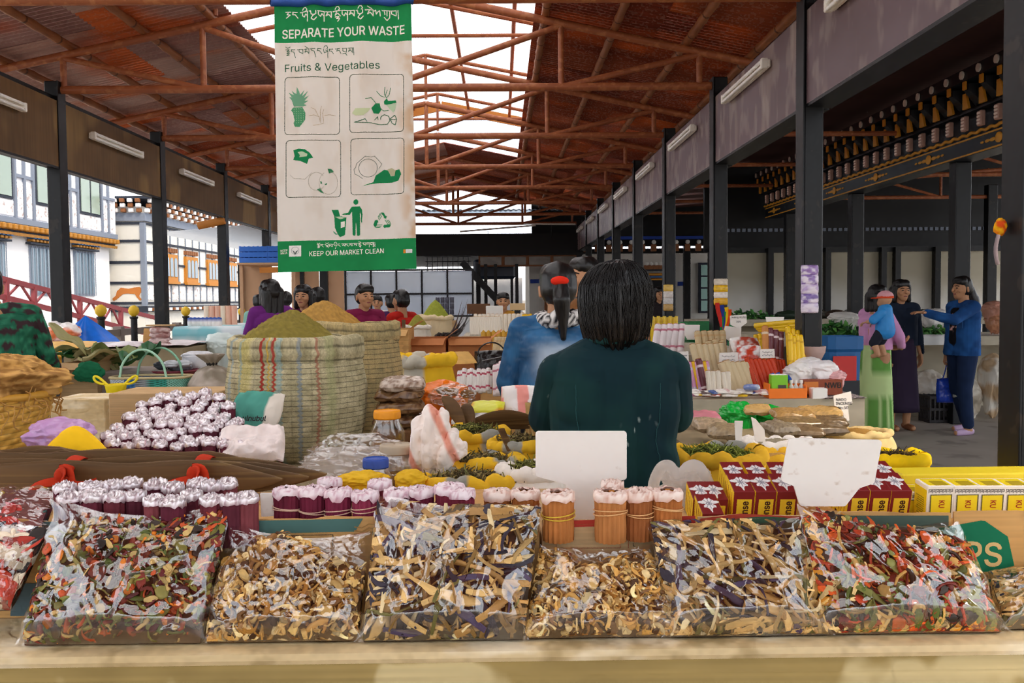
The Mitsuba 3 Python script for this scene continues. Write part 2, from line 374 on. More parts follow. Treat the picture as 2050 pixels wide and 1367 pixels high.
for y in COLY:
    if y > YG: break
    for s in (-1, 1):
        xe = RX + s * HW * 0.8
        part(sk, 'post', bar((RX + s * 1.5, y, zroof(RX + s * 1.5)), (RX + s * 1.5, y, ZE + 0.0), 0.024, 8), 'tube_paint', 40)
        part(sk, 'rafter', bar((RX, y, ZA - 0.09), (RX + s * HW, y, ZE - 0.09), 0.026, 8), 'tube_paint', 40)
    part(sk, 'tie', bar((RX - 1.5, y, ZE - .12), (RX + 1.5, y, ZE - .12), 0.022, 8), 'tube_paint', 40)
    part(sk, 'post', bar((RX, y, zroof(RX)), (RX, y, ZA - .08), 0.022, 8), 'tube_paint', 40)
scene['fascia_mat'] = pr('#c07a35', 0.6, 0.3)
for s in (-1, 1):
    part(sk, 'gable_fascia', _beam(np.array([RX, YG, ZA - .09]), np.array([RX + s * HW * 1.03, YG, ZE - .11]), 0.04, 0.17), 'fascia_mat')

# fluorescent fittings
scene['lamp_white'] = pr('#eeeae0', 0.35, 0.5)
scene['lamp_tube'] = pr('#f8f8f4', 0.15, 0.6)
def fitting(x, y, z, side, lab, grp):
    k = thing('fluorescent_light', lab, 'ceiling light', grp)
    L = 1.22
    part(k, 'housing', cbox(0.035, L, 0.06, 0.008, (x, y, z)), 'lamp_white')
    for dz in (0.022, -0.022):
        part(k, 'lamp_tube', bar((x + side * 0.04, y - L / 2 + .03, z + dz), (x + side * 0.04, y + L / 2 - .03, z + dz), 0.013, 10), 'lamp_tube', 40)
    for e in (-1, 1):
        part(k, 'end_cap', cbox(0.05, 0.035, 0.075, 0.006, (x + side * 0.028, y + e * (L / 2 - .015), z)), 'lamp_white')
for i in range(len(COLY) - 1):
    y = (COLY[i] + COLY[i + 1]) / 2
    fitting(XR - 0.012, y + 0.05, 3.08, -1, f'white twin tube light on the right beam cladding, {ORD[i]} from the camera', 'lights along the right beam')
    if i > 0: fitting(XL + 0.006, y - 0.1, 3.02, 1, f'white twin tube light on the brown left beam, {ORD[i - 1]} from the camera', 'lights along the left beam')
# ================================================================ outside on the left, the right aisle, the far end
def PX(px, py, X):
    d = ray(px, py); return EYE + d * (X / d[0])
scene['ext_white'] = pr('#f1f2f5', 0.8, 0.2)
scene['ext_grey'] = pr('#7d8798', 0.7, 0.3)
scene['ext_dark'] = pr('#2e3440', 0.7, 0.3)
scene['ext_ochre'] = pr('#b07a30', 0.6, 0.3)
scene['ext_blue'] = pr('#3b6fae', 0.6, 0.3)
scene['ext_brown'] = pr('#8a5a3a', 0.7, 0.3)
scene['pane'] = pr('#6f8798', 0.12, 0.7)
scene['pane_green'] = pr('#93a596', 0.15, 0.7)
scene['win_orange'] = pr('#b8792a', 0.55, 0.3)
def floral(p, n, uv):
    a = noise(p.y * 9, p.z * 9, 1.0); ring = smoothstep(0.62, 0.7, noise(p.y * 22, p.z * 22, 3.0))
    return mix(C('#eeecee'), C('#b9a9a6'), ring * smoothstep(0.35, 0.6, a))
scene['floral'] = pr(proc(floral), 0.8, 0.2)
b1 = thing('white_building', 'white painted building with grey framed upper bay and barred lower windows beyond the left columns', 'building')
part(b1, 'wall', bx(-18, -12, 14, 28.6, -0.3, 3.12), 'ext_white')
part(b1, 'upper_bay', bx(-18, -11.8, 14, 28.65, 3.35, 7.0), 'ext_white')
part(b1, 'sill_band', bx(-11.82, -11.74, 14, 28.66, 3.36, 3.5), 'ext_grey')
k = part(b1, 'cornice', bx(-12, -11.85, 14, 28.7, 3.1, 3.36), 'ext_dark')
part(k, 'lower_rail', bx(-11.86, -11.78, 14, 28.7, 3.08, 3.15), 'ext_ochre')
y = 15.0
dent = shape(cbox(0.22, 0.13, 0.13, 0.02), 'ext_ochre')
while y < 28.6:
    put(uniq(k + '__dentil'), dent, M4((-11.76, y, 3.27))); y += 0.26
for i in range(6):
    yc = 26.85 - i * 2.45
    # upper window with panels round it
    f = part(b1, 'upper_window', bx(-11.84, -11.76, yc - .68, yc + .68, 3.93, 4.98), 'ext_dark')
    for s in (-1, 1): part(f, 'pane', bx(-11.77, -11.745, yc + s * .32 - .27, yc + s * .32 + .27, 4.0, 4.92), 'pane_green')
    for s, w in ((-.38, .42), (.38, .42)): part(b1, 'painted_panel', bx(-11.8, -11.775, yc + s - .33, yc + s + .33, 3.54, 3.9), 'floral')
    for s in (-.78, .78): part(b1, 'frame_post', bx(-11.8, -11.74, yc + s - .045, yc + s + .045, 3.5, 7), 'ext_grey')
    part(b1, 'frame_post', bx(-11.8, -11.74, yc + 1.225 - .04, yc + 1.225 + .04, 3.5, 7), 'ext_grey')
    part(b1, 'frame_rail', bx(-11.8, -11.745, yc + .78, yc + 1.67, 4.5, 4.58), 'ext_grey')
    part(b1, 'painted_panel', bx(-11.8, -11.775, yc + .86, yc + 1.17, 3.54, 4.4), 'floral')
    part(b1, 'painted_panel', bx(-11.8, -11.775, yc + 1.29, yc + 1.6, 3.54, 4.4), 'floral')
    # lower barred window under a small dentil lintel
    f = part(b1, 'window', bx(-12.0, -11.97, yc - .66, yc + .62, 1.62, 2.9), 'ext_grey')
    for s in range(3): part(f, 'pane', bx(-11.98, -11.955, yc - .6 + s * .41, yc - .6 + s * .41 + .36, 1.68, 2.84), 'pane')
    for s in range(7): part(f, 'bar', bar((-11.93, yc - .6 + s * .2, 1.62), (-11.93, yc - .6 + s * .2, 2.9), 0.012, 6), 'ext_grey')
    l = part(b1, 'lintel', bx(-12.0, -11.86, yc - .8, yc + .75, 2.92, 2.97), 'ext_dark')
    for r in range(2):
        for s in range(8): part(l, 'dentil', bx(-11.98, -11.83 + .04 * r, yc - .74 + s * .19, yc - .74 + s * .19 + .11, 2.99 + r * .07, 3.045 + r * .07), ('ext_ochre', 'ext_blue')[r])
b2 = thing('panelled_building', 'long white building with grey panel grid, dentil cornice and ochre arched windows', 'building')
part(b2, 'wall', bx(-16, -11.1, 29.0, 44, -0.3, 4.4), 'offwhite')
for z in (3.88, 3.33, 2.67, 2.03, 1.40):
    part(b2, 'band', bx(-12.4, -11.06, 28.96, 29.0, z - .04, z + .04), 'ext_dark')
    part(b2, 'band', bx(-11.1, -11.06, 28.96, 44, z - .035, z + .035), 'ext_dark')
part(b2, 'corner_post', bx(-11.18, -11.04, 28.94, 29.1, 1.0, 3.9), 'ext_grey')
y = 29.8
while y < 43.6:
    part(b2, 'panel_rib', bx(-11.1, -11.065, y - .02, y + .02, 1.4, 3.88), 'ext_grey'); y += 0.75
y = 29.45
while y < 43: part(b2, 'painted_panel', bx(-11.1, -11.08, y - .25, y + .25, 1.5, 1.95), 'floral'); y += 0.75
part(b2, 'grey_frieze', bx(-16, -11.0, 28.93, 44, 3.95, 4.2), 'ext_grey')
part(b2, 'cornice_shelf', bx(-16, -10.8, 28.78, 44, 4.62, 4.7), 'ext_dark')
dA = shape(cbox(0.14, 0.14, 0.12, 0.015), 'ext_brown'); dB = shape(cbox(0.14, 0.14, 0.12, 0.015), 'ext_white')
for r in range(3):
    for i in range(44):
        put(uniq(b2 + '__cornice_block'), dA if (i + r) % 2 else dB, M4((-10.95 + .05 * r, 29.0 + i * .34, 4.27 + r * .15)))
    for i in range(7): put(uniq(b2 + '__cornice_block'), dB if (i + r) % 2 else dA, M4((-12.6 + i * .24, 28.88 - .05 * r, 4.27 + r * .15)))
part(b2, 'base_moulding', bx(-12.5, -10.98, 28.9, 44, 1.12, 1.3), 'ext_dark')
for i in range(50): put(uniq(b2 + '__base_block'), dA if i % 2 else dB, M4((-10.95, 29 + i * .3, 1.2), s=.8))
for yc in (31.15, 33.25, 35.65, 38.2, 40.8):
    f = part(b2, 'window', bx(-11.1, -11.0, yc - .62, yc + .62, 2.08, 3.02), 'win_orange')
    for s in range(3):
        part(f, 'arched_pane', move(prism(sbox(-.13, 0, .13, .5).union(Point(0, .5).buffer(.13)), .02).apply_transform(np.array([[0, 0, 1, 0], [1, 0, 0, 0], [0, 1, 0, 0], [0, 0, 0, 1.0]])), (-11.0, yc - .38 + s * .38, 2.28)), 'pane')
    part(f, 'sill', bx(-11.1, -10.95, yc - .68, yc + .68, 2.03, 2.12), 'win_orange')
    for s in range(6): part(f, 'lintel_block', bx(-11.1, -10.97, yc - .6 + s * .21, yc - .48 + s * .21, 3.08, 3.22), 'ext_brown')
# painted big cat on the front face of the panelled building
cat = [(0, 0.05), (.12, .15), (.16, .3), (.3, .42), (.55, .38), (.75, .42), (.92, .44), (1.03, .36), (1.06, .27), (.95, .24), (.9, .12), (1.0, 0), (.92, -.02), (.82, .1), (.76, .2), (.5, .22), (.36, .2), (.26, .12), (.14, .02), (.04, -.03)]
part(b2, 'painted_tiger', move(upright(prism(Polygon(cat), .012)), (-12.1, 28.99, 1.5), s=.92), 'vc', color=C('#b9733a'))
# red ramp railing
red = 'rail_red'; scene[red] = pr('#8e3f45', 0.5, 0.4)
k = thing('ramp_railing', 'dark red braced railing of the ramp descending outside the left columns', 'railing')
RXX = -7.5
tops = lambda px: 557 + .255 * px
for off, nm in ((0, 'top_rail'), (36, 'middle_rail'), (70, 'lower_rail')):
    part(k, nm, _beam(PX(-60, tops(-60) + off, RXX), PX(330 - off * 1.2, tops(330 - off * 1.2) + off, RXX), .05, .08), red)
for px in (12, 68, 118, 160, 205, 242):
    part(k, 'post', _beam(PX(px, tops(px), RXX), PX(px, tops(px) + 95, RXX), .07, .07), red)
for a, b in ((12, 68), (68, 118), (118, 160), (160, 205), (205, 242)):
    part(k, 'brace', _beam(PX(a, tops(a) + 36, RXX), PX((a + b) / 2, tops((a + b) / 2), RXX), .03, .03), red)
    part(k, 'brace', _beam(PX((a + b) / 2, tops((a + b) / 2), RXX), PX(b, tops(b) + 36, RXX), .03, .03), red)
scene['wood_grey'] = pr('#8b8078', 0.7, 0.3)
k = thing('plank_fence', 'low grey wooden rail fence between the yellow topped posts', 'fence')
for z in (1.05, .86): part(k, 'rail', bx(-4.62, -4.57, 9, 17, z - .04, z + .04), 'wood_grey')
for y in (9.2, 11.2, 13.2, 15.2): part(k, 'post', bx(-4.66, -4.56, y - .05, y + .05, 0, 1.12), 'wood_grey')
for px, Y in ((118, 8.8), (202, 9.6), (268, 10.4), (372, 12.2), (484, 14.6)):
    p = W(px, 632, Y); zt = W(px, 628, Y)[2]
    k = thing('barrier_post', f'black post with a yellow ball finial outside the left columns, {ORD[[118, 202, 268, 372, 484].index(px)]} from the left', 'post', 'yellow topped posts')
    part(k, 'shaft', move(lathe([(.035, 0), (.035, zt - .06), (.045, zt - .05), (.045, zt - .03)], 12), (p[0], p[1], 0)), 'black_steel', 40)
    part(k, 'finial', move(lathe([(.02, 0), (.05, .03), (.06, .065), (.05, .1), (.015, .125)], 14), (p[0], p[1], zt - .03)), 'vcs', True, color=C('#e0b62c'))
# eave canopy outside and a log
k = struct('canopy', grid(lambda u, v: (-4.3 - 1.6 * v, 16 + 6 * u, 2.72 - .12 * v + .01 * np.cos(u * 500)), 260, 2), 'sheet_grey', True, label='grey corrugated canopy outside the left columns')
solo('timber_log', 'short round orange timber log jutting from the left row near the second far column', 'log', bar(W(397, 452, 13.4), W(450, 441, 13.4), .055, 14), 'fascia_mat', 40)

# ---------------------------------------------------------------- right aisle: painted beam with cornice
scene['beam_black'] = pr('#121720', 0.4, 0.4)
scene['gold'] = pr('#d8962e', 0.45, 0.4)
pb = thing('painted_beam', 'black beam painted with gold scrolls carrying a cornice of small blocks over the right aisle', 'beam')
Y0, Y1 = 3.6, 16.9
ZP = 2.84                                              # underside of the painted beam
part(pb, 'beam', bx(X2 - .07, X2 + .19, Y0, Y1, ZP, ZP + .20), 'beam_black')
for z in (ZP + .014, ZP + .171): part(pb, 'gold_line', bx(X2 - .078, X2 - .065, Y0, Y1, z - .008, z + .008), 'gold')
n = 300; yy = np.linspace(Y0, Y1, n)
part(pb, 'rope_moulding', tube(np.c_[yy * 0 + X2 - .09, yy, ZP + .213 + .009 * np.sin(yy * 34)], .017, 6), 'gold', True)
part(pb, 'cornice_back', bx(X2 - .02, X2 + .14, Y0, Y1, ZP + .20, ZP + .85), 'beam_black')
part(pb, 'cornice_shelf', bx(X2 - .15, X2 + .1, Y0, Y1, ZP + .419, ZP + .443), 'beam_black')
part(pb, 'top_shelf', bx(X2 - .31, X2 + .1, Y0, Y1, ZP + .684, ZP + .80), 'beam_black')
blk = shape(cbox(.05, .085, .15, .008), 'vc', color=C('#c09a8c')); patt = shape(cat_([bx(-.031, -.025, -.03, .03, z - .009, z + .009) for z in (-.05, -.017, .017, .05)]), 'vc', color=C('#ffeade'))
disc = shape(move(lathe([(.001, 0), (.041, .001), (.041, .016), (.001, .019)], 14), ry=-math.pi / 2), 'offwhite')
tab = shape(cbox(.024, .06, .083, .005), 'gold')
horn = shape(loft([[(0, -.08, -.08), (0, .08, -.08), (0, .08, .12), (0, -.08, .12)], [(-.14, -.045, .06), (-.14, .045, .06), (-.14, .045, .12), (-.14, -.045, .12)]]), 'beam_black')
wedge = shape(loft([[(-.02, -.06, -.07), (-.02, .06, -.07), (-.02, .06, .085), (-.02, .0, .085)], [(-.045, -.06, -.07), (-.045, .06, -.07), (-.045, .06, .085), (-.045, 0, .085)]]), 'gold')
y = 7.3
while y < 16.7:
    key = put(uniq(pb + '__block'), blk, M4((X2 - .12, y, ZP + .324)))
    put(key + '__inlay', patt, M4((X2 - .12, y, ZP + .324)))
    put(uniq(pb + '__bracket'), horn, M4((X2 - .12, y + .024, ZP + .542)))
    put(uniq(pb + '__gold_wedge'), wedge, M4((X2 - .17, y + .13, ZP + .51)))
    put(uniq(pb + '__white_disc'), disc, M4((X2 - .312, y, ZP + .743)))
    put(uniq(pb + '__gold_tab'), tab, M4((X2 - .29, y, ZP + .642)))
    y += .322
med = shape(cat_([move(lathe([(.001, 0), (.065, .001), (.065, .007), (.035, .012), (.001, .012)], 16), ry=-math.pi / 2)] + [move(ellipsoid((0, 0, 0), (.005, .06 - .012 * j, .026 - .005 * j), 1), (0, s * (.12 + .1 * j), 0)) for s in (-1, 1) for j in range(3)]), 'gold', True)
for j in range(7): put(uniq(pb + '__medallion'), med, M4((X2 - .075, 7.5 + 1.475 * j, ZP + .093), s=(1, 1, .8)))
# roof, trusses and rear wall of the right aisle
struct('roof_aisle', grid(lambda u, v: (2.9 + 8.6 * v, 3.0 + 22 * u, 3.72 + .5 * v + .012 * np.cos(u * 1700)), 560, 2), 'roof_dark', True, label='dark corrugated roof over the right aisle')  # near end is out of view, placed to shade the right side
for y in [q * K2 for q in COLY[2:6]]:
    k = uniq('aisle_truss'); tag(k, 'brown tubular truss beyond the painted beam in the right aisle', 'roof truss', 'right aisle trusses')
    part(k, 'bottom_chord', bar((X2 + .3, y, 3.1), (11, y, 3.1), .034, 10), 'tube_paint', 40)
    part(k, 'top_chord', bar((X2 + .3, y, 3.3), (11, y, 3.75), .034, 10), 'tube_paint', 40)
    for x, d in ((5.6, .05), (7.6, .05), (9.6, .05)):
        part(k, 'vertical', bar((x, y, 3.1), (x, y, 3.3 + (x - 4.37) / 6.63 * .45), .024, 8), 'tube_paint', 40)
        part(k, 'diagonal', bar((x, y, 3.1), (x - .3 if x < 6 else x - 1.2, y, 3.3 + (x - 5.57) / 6.63 * .45), .024, 8), 'tube_paint', 40)
for y in COLY[3:8]:
    k = uniq('aisle_truss'); tag(k, 'dark tubular truss between right row and painted beam', 'roof truss', 'side trusses')
    part(k, 'bottom_chord', bar((XR + .2, y, 3.33), (X2 - .2, y, 3.33), .03, 8), 'tube_paint', 40)
    part(k, 'post', bar((3.0, y, 3.33), (3.0, y, 3.75), .03, 8), 'tube_paint', 40)
    part(k, 'diagonal', bar((3.0, y, 3.36), (2.4, y, 3.68), .03, 8), 'tube_paint', 40)
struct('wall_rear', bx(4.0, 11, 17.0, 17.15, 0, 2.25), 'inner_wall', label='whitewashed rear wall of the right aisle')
k = struct('wall_rear_upper', bx(3.8, 11, 17.2, 17.3, 2.25, 4.3), 'black', label='dark boarding above the rear wall')
part(k, 'rail', bx(3.9, 11, 16.95, 17.18, 2.22, 2.32), 'black_steel')
for i in range(60): part(k, 'grey_dot', bx(4.2 + i * .1, 4.26 + i * .1, 17.18, 17.2, 2.62, 2.68), 'ext_grey')  # row of small grey dots
for px in (1545, 1660, 1772, 1800, 1880): 
    x = W(px, 600, 16.8)[0]; part('wall_rear', 'post', bx(x - .05, x + .05, 16.85, 16.99, 0, 2.3), 'black_steel')
# ---------------------------------------------------------------- the far end
eb = struct('beam_end', bx(XL - .1, XR + .15, 23.42, 23.56, 2.52, 3.07), 'black', label='black cross beam closing the far end')
for i in range(8):
    x = -.55 + i * .62
    if x < 1.9: 
        f = part(eb, 'glazing_frame', bx(x, x + .62, 23.5, 23.54, 2.24, 2.52), 'ext_brown')
        part(f, 'pane', bx(x + .04, x + .58, 23.485, 23.5, 2.28, 2.49), 'pane_smoke')
def smoke(p, n, uv): return mix(C('#5a5048'), C('#8e8880'), fbm(p.x * 4, p.z * 6, 1.0, 3))
scene['sheet_grey'] = {'type': 'principledthin', 'base_color': {'type': 'rgb', 'value': [0.6, 0.63, 0.66]}, 'roughness': 0.6, 'diff_trans': 1.1, 'spec_trans': 0.0, 'eta': 1.4}
scene['pane_smoke'] = pr(proc(smoke), 0.25, 0.5)
scene['sheet_blue'] = {'type': 'principledthin', 'base_color': {'type': 'rgb', 'value': [0.45, 0.55, 0.66]}, 'roughness': 0.6, 'diff_trans': 1.0, 'spec_trans': 0.0, 'eta': 1.4}
struct('canopy_end', grid(lambda u, v: (-4.2 + 6.6 * u, 24.2 + 4.5 * v, 3.75 + .25 * v + .012 * np.cos(u * 300)), 420, 2), 'sheet_blue', True, label='bluish corrugated canopy behind the end beam')
for x0, z0, x1, z1 in ((-1.0, 3.12, .9, 3.26), (.6, 3.3, 1.9, 3.28)):
    k = thing('strip_light', 'thin bare strip light hung ' + ('aslant' if x1 < 1.5 else 'level') + ' above the far cross beam', 'light')
    part(k, 'tube', bar((x0, 23.3, z0), (x1, 23.3, z1), .02, 8), 'lamp_tube', 40)
    part(k, 'bracket', bar((x0 + .7, 23.3, z0 + .02), (x0 + .7, 23.45, 2.9), .008, 6), 'black_steel')
pg = thing('pale_partition', 'pale blue panelled partition with dark frame below the banner', 'partition')
scene['panel_blue'] = pr('#ccd9ea', 0.6, 0.3)
for i in range(5):
    for j in range(2):
        part(pg, 'panel', bx(-3.15 + i * .52, -2.66 + i * .52, 18.98, 19.0, 1.55 + j * -.46, 2.0 + j * -.46), 'panel_blue')
for i in range(6): part(pg, 'mullion', bx(-3.185 + i * .52, -3.15 + i * .52, 18.95, 19.0, .4, 2.04), 'black_steel')
for z in (2.03, 1.54, 1.08): part(pg, 'rail', bx(-3.2, -.55, 18.95, 19.0, z - .02, z + .015), 'black_steel')
gr = thing('steel_grille', 'dark steel grille against the daylight left of the glazed strip', 'grille')
for i in range(9): part(gr, 'bar', bar((-1.85 + i * .13, 23.49, 2.12), (-1.85 + i * .13, 23.49, 2.53), .009, 6), 'black_steel')
for i in range(4): part(gr, 'cross_bar', bar((-1.9, 23.49, 2.14 + i * .12), (-.75, 23.49, 2.14 + i * .12), .009, 6), 'black_steel')
stair = thing('steel_stair', 'blue black steel stair with sloping stringers at the far end', 'stair')
a, b = W(925, 525, 22.4), W(1002, 608, 22.4)
for dy in (0, .7): part(stair, 'stringer', _beam(a + [0, dy, 0], b + [0, dy, 0], .05, .16), 'black_steel')
for t in np.linspace(.05, .95, 9): q = a * (1 - t) + b * t; part(stair, 'tread', bx(q[0] - .1, q[0] + .1, 22.4, 23.1, q[2] - .02, q[2] + .02), 'black_steel')
for px in (958, 972, 992, 1035): x = W(px, 560, 22.9)[0]; part(stair, 'post', bx(x - .04, x + .04, 23.2, 23.28, 0, 2.3), 'black_steel')
tank = solo('water_tank', 'dark blue black overhead tank beside the far stair', 'tank', cbox(1.1, .8, .5, .06, (W(990, 540, 24.4)[0], 24.4, 2.2)), 'tank_mat')
for s in (-1, 1):
    for q in (-.3, .3): part('water_tank', 'leg', bx(W(990, 540, 24.4)[0] + s * .45 - .03, W(990, 540, 24.4)[0] + s * .45 + .03, 24.4 + q - .03, 24.4 + q + .03, 0, 1.98), 'black_steel')
scene['tank_mat'] = pr('#17263a', .35, .5)
struct('wall_far', bx(.78, 6.2, 25.0, 25.15, 0, 2.6), 'offwhite', label='white far building wall')
part('wall_far', 'return_wall', bx(.78, .9, 25, 29, 0, 2.6), 'offwhite')
struct('wall_backdrop', bx(-9, .8, 34, 34.2, 0, 2.2), 'ext_white', label='added pale backdrop wall for the bright outdoors far behind the stair')  # added backdrop, white where the outdoors is bright
fc = thing('far_cornice', 'dark cornice with white discs and brown blocks above the far white wall', 'cornice')
part(fc, 'board', bx(.85, 7.5, 24.8, 24.9, 2.8, 4.3), 'black'); part(fc, 'blue_rail', bx(.85, 7.5, 24.7, 24.8, 2.98, 3.06), 'sign_blue')
for i in range(18):
    x = 1.1 + i * .3
    part(fc, 'block', bx(x - .07, x + .07, 24.68, 24.8, 2.66, 2.84), 'ext_brown'); part(fc, 'disc', ellipsoid((x, 24.68, 2.9), (.06, .03, .06), 1), 'offwhite')
struct('roof_far', bx(-4.2, 6.4, 25, 33.5, 2.62, 2.75), 'black', label='dark far roof slab')
for px0, px1, y0, y1, nm in ((1090, 1144, 552, 640, 0), (1288, 1334, 548, 640, 1)):
    x0, x1 = W(px0, 600, 24.95)[0], W(px1, 600, 24.95)[0]; zt = W(1100, y0, 24.95)[2]
    k = struct('door', bx(x0, x1, 24.9, 25.0, .0, zt), 'ext_brown', label='painted doorway with dentil lintel in the far white wall')
    part(k, 'black_opening', bx(x0 + .12, x1 - .12, 24.88, 24.91, 0, zt - .2), 'black')  # flat black panel stands for the shade inside the doorway
    for r in range(3): part(k, 'painted_band', bx(x0 + .04, x1 - .04, 24.87, 24.9, zt - .06 - .07 * r, zt - .02 - .07 * r), ('gold', 'ext_blue', 'gold')[r])
    part(k, 'lintel', bx(x0 - .12, x1 + .12, 24.78, 25, zt + .05, zt + .09), 'ext_dark')
    for j in range(5):
        xx = x0 + (x1 - x0) * (j + .5) / 5
        part(k, 'lintel_block', bx(xx - .06, xx + .06, 24.75, 24.9, zt + .09, zt + .2), 'ext_brown'); part(k, 'lintel_disc', move(disc_m := ellipsoid((0, 0, 0), (.05, .02, .05), 1), (xx, 24.74, zt + .24)), 'offwhite')
for px, py in ((1071, 563), (1122, 571), (1366, 568)):
    p = W(px, py, 24.97); solo('wall_sign', f'small dark blue sign plate on the far white wall {"left of the painted doorway" if px < 1090 else "right of the painted doorway" if px < 1200 else "between the right columns"}', 'sign', cbox(.26 if px != 1122 else .14, .02, .11, .004, p), 'sign_blue')
scene['sign_blue'] = pr('#1d3f9a', .5, .4)
wx0, wx1 = W(1401, 560, 24.95)[0], W(1421, 560, 24.95)[0]
k = struct('window', bx(wx0 - .03, wx1 + .03, 24.9, 25.0, 1.0, 2.35), 'ext_dark', label='tall pale green window in the far white wall')
for j in range(4): part(k, 'pane', bx(wx0 + .02, wx1 - .02, 24.88, 24.905, 1.05 + .32 * j, 1.33 + .32 * j), 'pane_teal')
scene['pane_teal'] = pr('#a9d3cd', .2, .6)
# plywood partition and blue crates on the left
scene['plywood'] = pr('#c39a78', 0.7, 0.3)
k = thing('plywood_partition', 'tan plywood partition behind the left stalls', 'partition')
for a, b in ((481, 545), (585, 603), (606, 640), (655, 690)):
    x0, x1 = W(a, 560, 15)[0], W(b, 560, 15)[0]
    part(k, 'board', bx(x0 + .01, x1 - .01, 14.98, 15, .3, W(500, 527, 15)[2]), 'plywood')
for px in (480, 604, 652): x = W(px, 560, 14.9)[0]; part(k, 'post', bx(x - .03, x + .03, 14.9, 14.97, 0, 2.0), 'black_steel')
scene['crate_blue'] = pr('#2f6fd0', 0.4, 0.4)
def crate(w, d, h, bars=6):
    ms = [cbox(w, d, .012, .003, (0, 0, .006))]
    for s in (-1, 1):
        for z in (.02, h * .5, h - .02):
            ms += [bx(-w / 2, w / 2, s * d / 2 - .008, s * d / 2 + .008, z - .014, z + .014), bx(s * w / 2 - .008, s * w / 2 + .008, -d / 2, d / 2, z - .014, z + .014)]
        for i in range(bars + 1):
            x = -w / 2 + w * i / bars; y = -d / 2 + d * i / bars
            ms += [bx(x - .009, x + .009, s * d / 2 - .007, s * d / 2 + .007, 0, h), bx(s * w / 2 - .007, s * w / 2 + .007, y - .009, y + .009, 0, h)]
    return cat_(ms)
cr = shape(crate(.42, .3, .085), 'crate_blue')
zb = W(500, 527, 14.5)[2]
sh = thing('crate_shelf', 'narrow tan shelf carrying the blue crates on the plywood partition', 'shelf'); xs0 = W(484, 520, 14.5)[0]
part(sh, 'board', bx(xs0 - .02, xs0 + .9, 14.3, 14.97, zb - .03, zb), 'plywood'); part(sh, 'leg', bx(xs0, xs0 + .05, 14.35, 14.4, 0, zb - .03), 'plywood'); part(sh, 'leg', bx(xs0 + .8, xs0 + .85, 14.35, 14.4, 0, zb - .03), 'plywood')
for c in range(2):
    for j in range(3):
        copies('blue_crate', 'flat blue plastic crate stacked on the shelf at the left row, ' + ('left' if c == 0 else 'right') + ' stack', 'crate', [('', cr, None)], M4((xs0 + .21 + .44 * c, 14.55, zb + .088 * j)), 'blue crates')
solo('cross_plank', 'short yellow plank end beside the lower left corner of the banner', 'plank', _beam(W(521, 541, 8.5), W(556, 540, 8.5), .05, .05), 'fascia_mat')
# ================================================================ the hanging banner
BY = 5.93
TL, TR, BL, BR = W(549, 8, BY), W(823, 5, BY), W(556, 545, BY), W(834, 538, BY)
def bpt(u, v, off=0.0):
    "point of the hanging cloth; u across, v down"
    u, v = np.asarray(u, float), np.asarray(v, float)
    p = (TL * ((1 - u) * (1 - v))[..., None] + TR * (u * (1 - v))[..., None] + BL * ((1 - u) * v)[..., None] + BR * (u * v)[..., None])
    d = .012 * np.sin(u * 17 + v * 1.2) * (1 - .5 * v) + .008 * np.sin(u * 37 + 2 * v) * np.exp(-6 * v) + .006 * np.sin(u * 9 - v * 4) + .02 * v * np.sin(u * 3)
    p[..., 1] += d - off
    p[..., 2] += .004 * np.sin(u * 28) * np.exp(-14 * v)
    return p
def buv(px, py):
    v = (np.asarray(py) - 7 - 2 * 0) / 535.0; return (np.asarray(px) - 549 - 8 * v) / (274 + 3.5 * v), v
bn = thing('banner', 'tall white and green cloth banner about separating waste, hung from a roof truss', 'banner')
def bcloth(v0, v1, nv):
    def fn(u, v):
        p = bpt(v, v0 + (v1 - v0) * u); return p[..., 0], p[..., 1], p[..., 2]
    return grid(fn, nv, 80)
def thick(m, t=.002):
    b = m.copy(); b.vertices = b.vertices + [0, t, 0]; b.faces = b.faces[:, ::-1]; return cat_([m, b])
def stains(m):
    uv = m.metadata['uv']; c = np.tile(C('#e6dfd6'), (len(m.vertices), 1)); P = m.vertices
    n = meshkit.fbm(P * [14, 1, 5], 4, 2); s = np.clip((n - .5) * 4, 0, 1)[:, None] * .55
    u = uv[:, 1]; e = np.clip((u - .86) * 9, 0, 1) * np.clip((meshkit.fbm(P * [10, 1, 9] + 4, 4, 4) - .42) * 5, 0, 1)
    c = c * (1 - s * .5) + np.array(C('#cdb9a2')) * s * .5; e = e[:, None] * .7
    return c * (1 - e) + np.array(C('#c79a63')) * e
scene['banner_cloth'] = pr(VC, 0.75, 0.25)
h0, h1 = 77 / 540, 477 / 540
body = bcloth(h0, h1, 90); part(bn, 'cloth', body, 'banner_cloth', True, color=stains(body))
def greens(m, seed): return vary(m, '#16884a', .18, 6, seed, None)
hd = bcloth(0, h0, 24); part(bn, 'header_band', hd, 'banner_cloth', True, color=greens(hd, 1))
ft = bcloth(h1, 1, 20); part(bn, 'footer_band', ft, 'banner_cloth', True, color=greens(ft, 2))
part(bn, 'back', move(cat_([body, hd, ft]), (0, .003, 0)), 'offwhite', True)
nn = 40; uu = np.linspace(-.02, 1.02, nn)
part(bn, 'blue_hem', tube(bpt(uu, uu * 0 - .004) + np.c_[uu * 0, uu * 0, .006 * np.abs(np.sin(uu * 12))], .022 + .006 * np.abs(np.sin(uu * 12)), 10), 'vcs', True, color=C('#1d4c9c'))
for t in (.02, .5, .98):
    p = bpt(t, -.004); part(bn, 'tie_cord', bar(p, (p[0], 6.0, ZC), .006, 6), 'vcs', True, color=C('#2a4f9a'))
GRN, PALE, DGR = C('#12804a'), C('#b9cfae'), C('#2f5a44')
